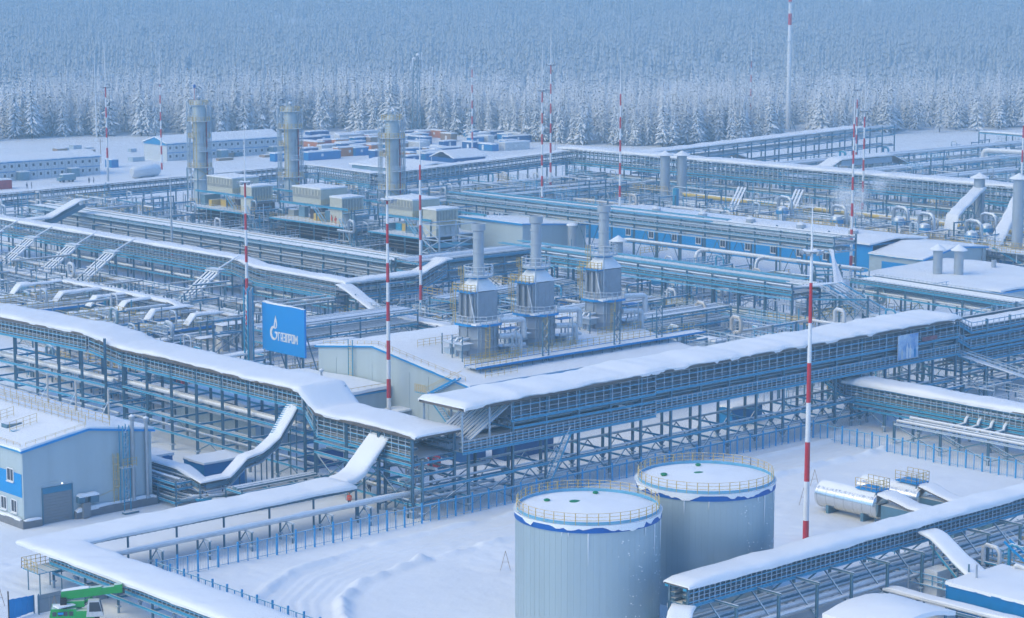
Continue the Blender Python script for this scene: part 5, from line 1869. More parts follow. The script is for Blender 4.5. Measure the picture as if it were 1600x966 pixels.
# leaning cable bridges up to the middle gallery
for k, yy in enumerate((434, 419, 402, 387, 350)):
    T = thing('leaning_cable_bridge', ['leaning snowy cable bridge at the left edge', 'leaning snowy cable bridge, second from the left edge', 'leaning snowy cable bridge, third from the left edge', 'leaning snowy cable bridge, fourth from the left edge', 'leaning snowy cable bridge closest to the blue billboard'][k], 'cable bridge', (236, yy, 0), 'leaning cable bridges in the left field')
    for j in range(4):
        o_ = -1.2 + .8 * j
        bar(T, 'cable_ladder', (231.4, yy + o_ * 1.4, .7), (241, yy + o_ * 1.4, 7.4), .55, .28, ['snow', 'frost_steel', 'snow', 'steel'][j])
    for j in range(5):
        q = Vector((231.4, yy, 1.1)).lerp(Vector((241, yy, 7.8)), (j + .5) / 5)
        bar(T, 'cross_tie', (q.x, yy - 2.1, q.z), (q.x, yy + 2.1, q.z), .35, .16, 'snow')
    bar(T, 'landing', (241, yy - 2.1, 7.4), (241, yy + 2.1, 7.4), 1.6, .3, 'frost_steel')
    bar(T, 'stay', (241.5, yy, 7.4), (246.5, yy, 9.6), .3, .2, 'snow')
    for s in (-1.4, 1.4):
        bar(T, 'leg', (241, yy + s, 0), (241, yy + s, 7.4), .18, .18, 'steel')
        bar(T, 'leg', (237, yy + s, 0), (237, yy + s, 3.5), .18, .18, 'steel')
fr = random.Random(77)
for k, (x0, y0, y1, zs) in enumerate(((226, 420, 312, (3.2, 1.6)), (232.5, 430, 308, (1.7, .8)), (240, 440, 318, (2.1, 1.0)), (196, 372, 300, (2.4, 1.2)), (188, 330, 264, (3.4, 1.8)), (179, 320, 262, (2.6, 1.3)))):
    T = thing('pipe_rack', ['low snowy rack along the middle of the left field', 'rack of snowy pipes at the foot of the leaning cable bridges', 'rack under the middle gallery in the left field', 'low pipes in front of the cooler blocks', 'low rack behind the long gallery by the billboard', 'low rack just behind the long gallery'][k], 'pipe rack', (x0, (y0 + y1) / 2, 0))
    rack(T, (x0, y0), (x0, y1), 4.6, [(zs[0], 7), (zs[1], 6)], zs[0] + fr.choice([.3, 1.6]), bay=6, brace='V', brace_every=4, beam='frost_steel', colw=.2)
T = thing('cross_pipes', 'short cross pipes spanning the racks of the left field', 'pipe rack', (230, 380, 0))
for k in range(34):
    yy = fr.uniform(306, 432)
    x0 = fr.uniform(205, 232)
    z = fr.uniform(2.4, 6.0)
    L_ = fr.uniform(6, 16)
    r_ = fr.choice([.1, .16, .22])
    pipe(T, (x0, yy, z), (x0 + L_, yy, z), r_, fr.choice(PIPE_MIX + ['pipe_white']))
    for t in (.1, .9):
        bar(T, 'post', (x0 + L_ * t, yy, 0), (x0 + L_ * t, yy, z - r_), .16, .16, 'steel')
T = thing('valve_stands', 'row of thin standpipes rising among the left field racks', 'pipe rack', (230, 360, 0))
for k in range(40):
    xx, yy = fr.uniform(222, 246), fr.uniform(310, 435)
    bar(T, 'standpipe', (xx, yy, 0), (xx, yy, fr.uniform(3.5, 7.5)), .14, .14, fr.choice(['steel', 'frost_steel', 'pipe_zinc']), 'cyl8')
T = thing('canopy', 'flat snow-covered canopy beside the last cooler block', 'canopy', (216, 308, 0))
gallery_roof(T, [(213, 309, 4.4), (219, 309, 4.4)], 2.6, .2, .1, 160, .1)
gallery_roof(T, [(206.5, 306, 3.2), (213, 306, 3.2)], 2.0, .2, .1, 161, .1)
boxp(T, 'wall', (213.2, 308.0, 0), (214.6, 310.0, 4.3), 'white_box')
for q in ((218.6, 308), (218.6, 310), (207, 305.4), (207, 306.8)):
    bar(T, 'post', (q[0], q[1], 0), (q[0], q[1], 3.1 if q[0] < 210 else 4.2), .12, .12, 'steel')
# ================================================================== FURNACE HALL
T = thing('furnace_hall', 'large grey hall under the three furnaces, blue-edged snow roof', 'building', (195, 223, 0))
FX0, FX1 = 195.0, 240.0
fy = [223.0, 244.0, 257.0]
fz = [8.0, 11.0, 9.4]
b = MB(); side_wall(b, FX0, fy, fz); b.build('end_wall', 'panel_grey', T)
b = MB(); side_wall(b, FX1 - .25, fy, fz); b.build('end_wall', 'panel_grey', T)
b = MB(); b.box((FX0 + .26, 223.0, 0), (FX1 - .26, 223.25, 7.95)); b.build('long_wall', 'panel_grey', T)
b = MB(); b.box((FX0 + .26, 256.75, 0), (FX1 - .26, 257.0, 9.3)); b.build('long_wall', 'panel_grey', T)
for ya, yb, za, zb in ((222.6, 244.0, 7.98, 11.02), (244.0, 257.4, 11.02, 9.38)):
    b = MB()
    b.hexa([(FX0 - .3, ya, za), (FX1 + .3, ya, za), (FX1 + .3, yb, zb), (FX0 - .3, yb, zb), (FX0 - .3, ya, za + .2), (FX1 + .3, ya, za + .2), (FX1 + .3, yb, zb + .2), (FX0 - .3, yb, zb + .2)])
    b.build('roof_panel', 'blue_trim', T)
hall_z = lambda x, y: (lerp(8.15, 11.2, (y - 222.6) / 21.4) if y < 244 else lerp(11.2, 9.56, (y - 244) / 13.4))
snow_patch(T, (FX0 - .1, 222.8), (FX1 + .1, 257.2), 0, .32, .05, slope=hall_z, seed=12)
for ya, yb, za, zb in ((222.5, 244.0, 8.1, 11.14), (244.0, 257.5, 11.14, 9.5)):
    bar(T, 'verge_trim', (FX0 - .34, ya, za), (FX0 - .34, yb, zb), .06, .22, 'panel_blue')
bar(T, 'eave_trim', (FX0 - .3, 222.55, 8.08), (FX1 + .3, 222.55, 8.08), .06, .22, 'panel_blue')
for k in range(7):
    bar(T, 'panel_joint', (FX0 - .02, 227.5 + 4.2 * k, .5), (FX0 - .02, 227.5 + 4.2 * k, 8.4), .05, .05, 'panel_grey')
rails(T, [(195.2, 224, 8.75), (195.2, 243, 11.4), (195.2, 256, 9.9)], .6, 2, 1.6, 'yellow', .04)
rails(T, [(199, 224.2, 8.8), (205, 224.2, 8.8)], 1.0, 3, 1.2, 'yellow', .045)
for x0, x1, yy in ((200, 209, 240), (212, 222, 242), (226, 236, 243)):
    rails(T, [(x0, yy, hall_z(0, yy) + .3), (x1, yy, hall_z(0, yy) + .3)], 1.1, 3, 1.1, 'yellow', .045)
# ladder tower, door, stair to the roof walk
for s in (248.2, 249.2):
    bar(T, 'ladder_post', (FX0 - .5, s, 4.5), (FX0 - .5, s, 11.6), .1, .1, 'blue_steel')
for k in range(14):
    bar(T, 'ladder_rung', (FX0 - .5, 248.2, 5 + .45 * k), (FX0 - .5, 249.2, 5 + .45 * k), .06, .06, 'yellow')
stair(T, (194.2, 226.2, 2.8), (194.2, 230.6, 6.2), 1.0, 'blue_steel', 'yellow')
boxp(T, 'stair_landing', (193.6, 230.6, 6.2), (194.9, 233, 6.32), 'blue_steel')
rails(T, [(193.6, 230.6, 6.32), (193.6, 233, 6.32)], 1.1, 4, .4, 'yellow', .06)
stair(T, (194.2, 230.4, 6.3), (194.4, 224.6, 9.2), 1.0, 'panel_blue', 'yellow')
boxp(T, 'door_hood', (192.6, 235.4, 3.0), (194.98, 238.2, 3.15), 'frost_steel')
for yy in (235.5, 238.1):
    bar(T, 'hood_post', (192.8, yy, 0), (192.8, yy, 3.0), .1, .1, 'steel')
snow_patch(T, (192.6, 235.4), (194.9, 238.2), 3.15, .25, .1, n=6, seed=14)
boxp(T, 'door', (194.93, 236.2, .1), (194.99, 237.4, 2.3), 'door_grey')
boxp(T, 'plinth', (194.6, 223.2, -.2), (194.98, 239.5, .9), 'plinth')
boxp(T, 'wall_vent', (194.9, 225.2, 2.0), (194.99, 227.4, 4.2), 'door_grey')
# roof walkway in front of the furnaces, on short posts
for k in range(22):
    xx = 200 + 2.0 * k
    for yy in (226.4, 228.4):
        if xx < FX1 + 3:
            bar(T, 'walk_post', (xx, yy, 8.6), (xx, yy, 9.75), .1, .1, 'steel')
bar(T, 'walk_deck', (199, 227.4, 9.8), (246, 227.4, 9.8), 2.4, .1, 'frost_steel')
for yy in (226.15, 228.65):
    bar(T, 'walk_beam', (199, yy, 9.78), (246, yy, 9.78), .08, .28, 'panel_blue')
rails(T, [(199, 228.6, 9.85), (246, 228.6, 9.85)], 1.15, 3, 1.2, 'yellow', .05)
rails(T, [(199, 226.2, 9.85), (207, 226.2, 9.85)], 1.15, 3, 1.2, 'yellow', .05)
for x0 in (212.5, 227, 236):
    for dx in (0, 1.2):
        bar(T, 'trestle_leg', (x0 + dx, 227, 8.6), (x0 + dx, 227, 14.8), .14, .14, 'steel')
    for k in range(4):
        bar(T, 'trestle_lace', (x0, 227, 8.8 + 1.5 * k), (x0 + 1.2, 227, 10.2 + 1.5 * k), .08, .08, 'steel')
        bar(T, 'trestle_lace', (x0 + 1.2, 227, 8.8 + 1.5 * k), (x0, 227, 10.2 + 1.5 * k), .08, .08, 'steel')


def furnace(x, y, z, label, k):
    T = thing('process_furnace', label, 'furnace', (x, y, z), 'process furnaces on the hall roof')
    r = 2.75
    b = MB(); b.lathe((x, y, z), [(r + .1, -.8), (r + .1, -.3), (r, -.3), (r, 4.9)], 16); b.build('drum', 'furnace', T)
    for zz_ in (1.6, 2.9, 4.3):
        b = MB(); b.lathe((x, y, z), [(r + .002, zz_ - .09), (r + .14, zz_ - .09), (r + .14, zz_ + .09), (r + .002, zz_ + .09)], 16); b.build('stiffener', 'furnace', T)
    for j in range(8):
        t = j * math.pi / 4 + .2
        bar(T, 'drum_rib', (x + (r + .06) * math.cos(t), y + (r + .06) * math.sin(t), z - .3), (x + (r + .06) * math.cos(t), y + (r + .06) * math.sin(t), z + 4.9), .14, .14, 'stack_grey')
    # main platform
    b = MB(); b.lathe((x, y, z), [(1, 5.0), (3.6, 5.0), (3.6, 5.12), (1, 5.14)], 8, a0=math.pi / 8, a1=math.pi / 8 + 2 * math.pi); b.build('platform', 'frost_steel', T)
    b = MB(); b.lathe((x, y, z), [(3.62, 4.82), (3.68, 4.82), (3.68, 5.16), (3.62, 5.16), (3.62, 4.82)], 8, a0=math.pi / 8, a1=math.pi / 8 + 2 * math.pi); b.build('platform_edge', 'panel_blue', T)
    ring_rail(T, (x, y), 3.55, z + 5.14, 1.1, 'frost_steel', n=8, rails_n=3, a0=math.pi / 8, a1=math.pi / 8 + 2 * math.pi, posts=24, thick=.08)
    snow_patch(T, (x - 2.9, y - 2.8), (x + 2.9, y - 1.9), z + 5.13, .25, .1, n=8, seed=k)
    # convection box
    b = MB(); b.box((x - 2.1, y - 1.75, z + 5.16), (x + 2.1, y + 1.75, z + 9.6)); b.build('convection_box', 'furnace', T)
    for j in range(5):
        yy = y - 1.65 + .82 * j
        bar(T, 'box_stiffener', (x - 2.14, yy, z + 5.3), (x - 2.14, yy, z + 9.5), .14, .14, 'stack_grey')
    for j in range(3):
        bar(T, 'header_box', (x - 2.3, y - 1.25 + 1.25 * j, z + 6.0), (x - 2.3, y - 1.25 + 1.25 * j, z + 9.2), .45, .45, 'furnace')
    for j in range(6):
        xx = x - 1.9 + .76 * j
        bar(T, 'box_stiffener', (xx, y - 1.75, z + 5.3), (xx, y - 1.75, z + 9.5), .035, .035, 'furnace')
    bar(T, 'downpipe', (x - 2.6, y - 1.0, z + 9.4), (x - 2.5, y - 2.1, z + 5.2), .2, .2, 'pipe_white', 'cyl8')
    b = MB(); b.box((x - 3.2, y - 2.0, z + 9.62), (x - 1.9, y + 2.0, z + 9.74)); b.build('upper_platform', 'panel_blue', T)
    rails(T, [(x - 2.4, y - 2.0, z + 9.74), (x - 3.2, y - 2.0, z + 9.74), (x - 3.2, y + 2.0, z + 9.74)], 1.1, 3, .8, 'yellow', .07)
    # hipped hood deep in snow
    b = MB()
    b.hexa([(x - 2.2, y - 1.85, z + 9.76), (x + 2.2, y - 1.85, z + 9.76), (x + 2.2, y + 1.85, z + 9.76), (x - 2.2, y + 1.85, z + 9.76), (x - .8, y - .8, z + 11.6), (x + .8, y - .8, z + 11.6), (x + .8, y + .8, z + 11.6), (x - .8, y + .8, z + 11.6)])
    b.build('hood', 'snow', T)
    b = MB(); b.lathe((x, y, z), [(.4, 11.7), (2.15, 11.7), (2.15, 11.95), (.4, 11.97)], 14); b.build('stack_platform', 'frost_steel', T)
    b = MB(); b.lathe((x, y, z), [(1.3, 11.4), (1.36, 11.4), (1.36, 11.78), (1.3, 11.78), (1.3, 11.4)], 14); b.build('platform_edge', 'panel_blue', T)
    ring_rail(T, (x, y), 2.1, z + 11.97, 1.25, 'frost_steel', n=16, rails_n=3, posts=16, thick=.09)
    b = MB(); b.lathe((x, y, z), [(.88, 11.4), (.86, 12.2), (.80, 12.4), (.78, 18.2), (1.02, 18.35), (1.02, 19.3), (.92, 19.3), (.9, 18.6), (0, 18.6)], 20); b.build('stack', 'stack_grey', T, smooth=True)
    for zz_ in (13.2, 15.2, 17.2):
        b = MB(); b.lathe((x, y, z), [(.8, zz_ - .06), (.9, zz_ - .06), (.9, zz_ + .06), (.8, zz_ + .06)], 18); b.build('stack_band', 'stack_grey', T, smooth=True)
    # ladders, cages
    ladder_cage(T, x - 3.4, y + 1.4, z + 5.1, z + 9.2, 'yellow', -1, 0)
    ladder_cage(T, x - 2.2, y + 1.0, z + 9.8, z + 12.3, 'yellow', -1, 0)
    ladder_cage(T, x - .9, y - r - .2, z - .3, z + 4.2, 'yellow', -.3, -.95)
    bar(T, 'grey_pole', (x - 1.9, y - 2.0, z - .3), (x - 1.9, y - 2.0, z + 13), .14, .14, 'frost_steel', 'cyl8')
    # burner pipes: white goose-necks on the right, boxes on the left
    for j, (h1, out) in enumerate(((4.9, 6.0), (2.6, 5.2))):
        b = MB()
        b.tube([(x + 1.5, y - 2.6, z + h1 + .5), (x + out - .5, y - 3.1, z + h1 + .3), (x + out - .1, y - 3.1, z + h1 + .1), (x + out, y - 3.1, z + h1 - .4), (x + out, y - 3.1, z + h1 - 2.4)], .42, 10)
        b.build('goose_neck', 'pipe_white', T, smooth=True)
    for j in range(3):
        b = MB()
        yy = y + 1.2 - 1.1 * j
        b.tube([(x - r, yy, z + 3.0), (x - r - 1.2, yy, z + 3.0), (x - r - 1.5, yy, z + 2.7), (x - r - 1.5, yy, z - .4)], .22, 8)
        b.build('burner_pipe', 'frost_steel', T, smooth=True)
    for j in range(5):
        bar(T, 'side_post', (x + 3.4 + .8 * (j % 3), y - 3.4 + 1.5 * (j // 3), z - .6), (x + 3.4 + .8 * (j % 3), y - 3.4 + 1.5 * (j // 3), z + 3.2 + .9 * (j % 2)), .16, .16, 'frost_steel')
    bar(T, 'side_pipe', (x + 2.6, y - 2.4, z + 1.6), (x + 6.2, y - 3.2, z + 1.5), .5, .5, 'pipe_white', 'cyl10')
    boxp(T, 'valve_skid', (x + 3.0, y - 1.6, z - .4), (x + 4.8, y + .4, z + 1.2), 'stack_grey')
    boxp(T, 'valve_skid', (x - 4.6, y + 1.0, z - .4), (x - 3.4, y + 2.4, z + 1.6), 'frost_steel')
    boxp(T, 'burner_box', (x - 5.0, y - 2.2, z + 1.6), (x - 3.6, y - .6, z + 2.4), 'stack_grey')
    boxp(T, 'lower_deck', (x - 5.4, y - 2.6, z + 2.5), (x - 3.2, y + 2.0, z + 2.6), 'frost_steel')
    for j in range(3):
        bar(T, 'deck_post', (x - 5.3, y - 2.5 + 2.2 * j, z - .5), (x - 5.3, y - 2.5 + 2.2 * j, z + 3.8), .12, .12, 'steel')
    boxp(T, 'side_deck', (x + 2.4, y - 2.8, z + 3.9), (x + 5.0, y - 1.4, z + 4.0), 'panel_blue')
    rails(T, [(x - r - 2, y - r - .9, z + .1), (x + r + 1.8, y - r - .9, z + .1)], 1.15, 3, .9, 'yellow', .05)
    return T


furnace(206.6, 234.2, 9.6, 'grey process furnace nearest the striped mast, first of three', 1)
furnace(218.6, 235.0, 9.7, 'grey process furnace with snowy hood, middle of three', 2)
furnace(235.0, 237.4, 9.9, 'grey process furnace farthest from the striped mast, last of three', 3)

# annex with the flat snow roof
T = thing('annex_building', 'low grey annex with broad snow roof between gallery and furnace hall', 'building', (172, 240, 0))
b = MB(); b.box((171.2, 240, 0), (194.4, 240.25, 5.3)); b.build('front_wall', 'panel_grey', T)
b = MB(); b.box((171.2, 240.26, 0), (171.45, 259, 5.3)); b.build('side_wall', 'panel_grey', T)
b = MB(); b.box((171.0, 239.7, 5.3), (194.6, 259.2, 5.5)); b.build('roof_panel', 'blue_trim', T)
snow_patch(T, (171, 239.8), (194.5, 259.2), 5.5, .6, .12, seed=21, slope=lambda x, y: .5 * fnoise(x * .12, y * .12, 2) + .25)
for xx, yy in ((183, 251), (187.5, 246.5), (178.5, 256)):
    bar(T, 'roof_vent', (xx, yy, 5.6), (xx, yy, 8.0), .3, .3, 'stack_grey', 'cyl10')
    b = MB(); b.lathe((xx, yy, 8.0), [(.15, 0), (.36, .1), (.36, .32), (0, .55)], 12); b.build('vent_cap', 'frost_steel', T, smooth=True)
    b = MB(); b.lathe((xx, yy, 5.6), [(.15, .5), (.42, .42), (.42, .3), (.15, .3)], 12); b.build('vent_collar', 'stack_grey', T, smooth=True)
rails(T, [(176, 240.2, 6.1), (194, 240.2, 6.1)], .35, 2, 1.2, 'yellow', .03)

# blue billboard on a lattice tower
T = thing('billboard', 'bright blue billboard with white flame emblem and Cyrillic lettering', 'billboard', (206, 280, 0))
BX, BY0, BY1, BZ0, BZ1 = 204.6, 273.2, 284.4, 4.4, 12.1
b = MB(); b.box((BX, BY0, BZ0), (BX + .35, BY1, BZ1)); b.build('board', 'board_blue', T)
snow_strip(T, [(BX + .18, BY0, BZ1), (BX + .18, BY1, BZ1)], .3, .22, .05, .5, 170, rough=.1)
ey, ez = Vector((0, -1, 0)), Vector((0, 0, 1))                # reading direction is -y when seen from -x


def board_poly(name, poly, m='frame_white'):
    b = MB()
    b.prism(poly, (BX - .01, BY1, BZ0), ey, ez, .03)
    return b.build(name, m, T)


def ring_poly(cx, cy_, r0, r1, a0, a1, n=26, sy=1.0):
    o = [(cx + r1 * math.cos(lerp(a0, a1, i / n)), cy_ + sy * r1 * math.sin(lerp(a0, a1, i / n))) for i in range(n + 1)]
    i_ = [(cx + r0 * math.cos(lerp(a1, a0, i / n)), cy_ + sy * r0 * math.sin(lerp(a1, a0, i / n))) for i in range(n + 1)]
    return o + i_


gx0, gy0 = 3.1, 3.05
# G: thick on the left, tapering to the top
g_out = [(gx0 + 1.0 * math.cos(t), gy0 + 1.15 * math.sin(t)) for t in [lerp(rad(82), rad(360), i / 30) for i in range(31)]]
g_in = [(gx0 + .14 + .62 * math.cos(t), gy0 + .8 * math.sin(t)) for t in [lerp(rad(330), rad(100), i / 24) for i in range(25)]]
board_poly('emblem_letter', g_out + [(gx0 + 1.0, gy0 + .28), (gx0 + .3, gy0 + .28), (gx0 + .3, gy0 - .02), (gx0 + .62, gy0 - .02)] + g_in)
fl = [(gx0 + .1, gy0 + .75), (gx0 + .05, gy0 + 1.3), (gx0 + .2, gy0 + 1.9), (gx0 + .42, gy0 + 2.55), (gx0 + .55, gy0 + 2.95), (gx0 + .62, gy0 + 2.55), (gx0 + .86, gy0 + 1.9), (gx0 + .9, gy0 + 1.3), (gx0 + .75, gy0 + .9), (gx0 + .5, gy0 + .72)]
board_poly('emblem_flame', fl)
board_poly('emblem_flame_core', [(gx0 + .4, gy0 + .95), (gx0 + .36, gy0 + 1.3), (gx0 + .5, gy0 + 1.9), (gx0 + .62, gy0 + 1.3), (gx0 + .55, gy0 + .95)], 'board_blue').location.x -= .02
S_ = .26
W_, H_ = .78, 1.75
GL = {
    'G': [[(0, 0), (S_, 0), (S_, H_ - S_), (W_, H_ - S_), (W_, H_), (0, H_)]],
    'A': [[(0, 0), (S_, 0), (S_, .55), (W_ - S_, .55), (W_ - S_, 0), (W_, 0), (W_, H_), (.18, H_), (0, H_ - .3)], ],
    'Z': [[(0, 0), (W_, 0), (W_, H_), (0, H_), (0, H_ - S_), (W_ - S_, H_ - S_), (W_ - S_, 1.0), (.14, 1.0), (.14, .75), (W_ - S_, .75), (W_ - S_, S_), (0, S_)]],
    'P': [[(0, 0), (S_, 0), (S_, H_ - S_), (W_ - S_, H_ - S_), (W_ - S_, 0), (W_, 0), (W_, H_), (0, H_)]],
    'R': [[(0, 0), (S_, 0), (S_, .55), (W_, .55), (W_, H_), (0, H_)]],
    'O': [[(0, 0), (W_, 0), (W_, H_), (0, H_)]],
    'M': [[(0, 0), (S_, 0), (S_, 1.0), (.52, .35), (.8, 1.0), (.8, 0), (1.04, 0), (1.04, H_), (.86, H_), (.52, .95), (.18, H_), (0, H_)]],
}
HOLE = {'A': [(S_, .8), (W_ - S_, .8), (W_ - S_, H_ - S_), (S_, H_ - S_)], 'R': [(S_, .8), (W_ - S_, .8), (W_ - S_, H_ - S_), (S_, H_ - S_)], 'O': [(S_, S_), (W_ - S_, S_), (W_ - S_, H_ - S_), (S_, H_ - S_)]}
lx = gx0 + 1.12
for ch in 'GAZPROM':
    for poly in GL[ch]:
        board_poly('letter', [(lx + x * .82, gy0 - 1.12 + y * .82) for x, y in poly])
    if ch in HOLE:
        board_poly('letter_counter', [(lx + x * .82, gy0 - 1.12 + y * .82) for x, y in HOLE[ch]], 'board_blue').location.x -= .015
    lx += (1.04 if ch == 'M' else W_) * .82 + .085
for yy in (274.5, 279, 283.2):
    bar(T, 'back_post', (BX + .6, yy, 0), (BX + .6, yy, BZ1), .3, .3, 'steel', 'ibeam')
    bar(T, 'back_stay', (BX + .8, yy, 9), (BX + 4, yy, 0), .16, .16, 'steel')
T = thing('lattice_post', 'blue-grey lattice post standing beside the billboard', 'post', (202.8, 285.6, 0))
for dx in (0, 1.0):
    for dy in (0, 1.0):
        bar(T, 'chord', (202.3 + dx, 285.1 + dy, 0), (202.3 + dx, 285.1 + dy, 14.5), .2, .2, 'blue_steel')
for k in range(12):
    z = 1.2 * k + .2
    bar(T, 'lacing', (202.3, 285.1, z), (202.3, 286.1, z + 1.1), .09, .09, 'steel')
    bar(T, 'lacing', (202.3, 285.1, z), (203.3, 285.1, z + 1.1), .09, .09, 'steel')
boxp(T, 'cable_duct', (202.45, 284.9, 0), (202.95, 285.1, 14.0), 'stack_grey')
T = thing('covered_walkway', 'low snow-roofed pipe walk passing under the blue billboard', 'walkway', (210, 288, 0))
gallery_roof(T, [(196, 286.6, 3.6), (226, 288, 3.4)], 1.8, .28, .12, 171, .1)
for k in range(6):
    for s in (-.7, .7):
        bar(T, 'post', (197 + 5.6 * k, 286.9 + .2 * k + s, 0), (197 + 5.6 * k, 286.9 + .2 * k + s, 3.4), .14, .14, 'steel')
for s in (-.8, 0, .8):
    bar(T, 'pipe', (196, 286.7 + s, 2.5), (226, 288.1 + s, 2.4), .24, .24, 'pipe_zinc', 'cyl8')

# blue and red clutter under the galleries
for k, (x0, y0, x1, y1, h, m, lb) in enumerate((
        (173, 243.0, 179.5, 245.6, 2.6, 'navy_box', 'dark blue container under the long gallery, snow on its roof'),
        (177.5, 234.0, 184, 237, 2.6, 'blue_box', 'blue container behind the gallery corner'),
        (187, 214, 190, 220.5, 3.0, 'navy_box', 'dark blue cabin seen under the start of the main gallery'),
        (192, 212.5, 201, 215.0, 3.2, 'navy_box', 'long dark blue container under the main gallery'),
        (231, 207, 237.5, 209.5, 2.6, 'blue_box', 'blue container under the main gallery close to the fence corner'),
        (170.8, 225.5, 175, 228, 2.6, 'navy_box', 'dark blue box beside the stepped gallery'))):
    cabin('container', lb, (x0, y0), (x1, y1), h, m, .3, 200 + k, cat='container')
for k, (x, y) in enumerate(((183.0, 216.4), (180.6, 218.2))):
    T = thing('red_drum', ['red drum standing on the snow under the gallery corner', 'red drum lying back behind the first one under the gallery'][k], 'drum', (x, y, 0))
    b = MB(); b.lathe((x, y, 0), [(0, 0), (.85, 0), (.9, .1), (.9, 1.2), (.85, 1.3), (0, 1.32)], 16); b.build('body', 'red_paint', T, smooth=True)
    for zz_ in (.4, .85):
        b = MB(); b.lathe((x, y, 0), [(.9, zz_ - .04), (.95, zz_), (.9, zz_ + .04)], 16); b.build('hoop', 'red_paint', T, smooth=True)
T = thing('parked_truck', 'red-cabbed truck half hidden under the long gallery', 'truck', (186, 279, 0))
b = MB(); b.box((184.6, 278, .6), (187.0, 280.2, 1.6)); b.box((184.8, 278.1, 1.6), (186.8, 279.6, 2.8)); b.build('cab', 'red_box', T)
b = MB(); b.box((184.75, 278.4, 1.8), (184.82, 279.4, 2.6)); b.build('side_window', 'glass_dark', T)
b = MB(); b.box((184.7, 280.3, 1.0), (186.9, 285.5, 2.9)); b.build('load_bed', 'steel', T)
for yy in (278.9, 282.4, 284.4):
    for xx in (184.6, 186.7):
        b = MB(); b.tube([(xx, yy, .5), (xx + .3, yy, .5)], .5, 14); b.build('wheel', 'rubber', T)

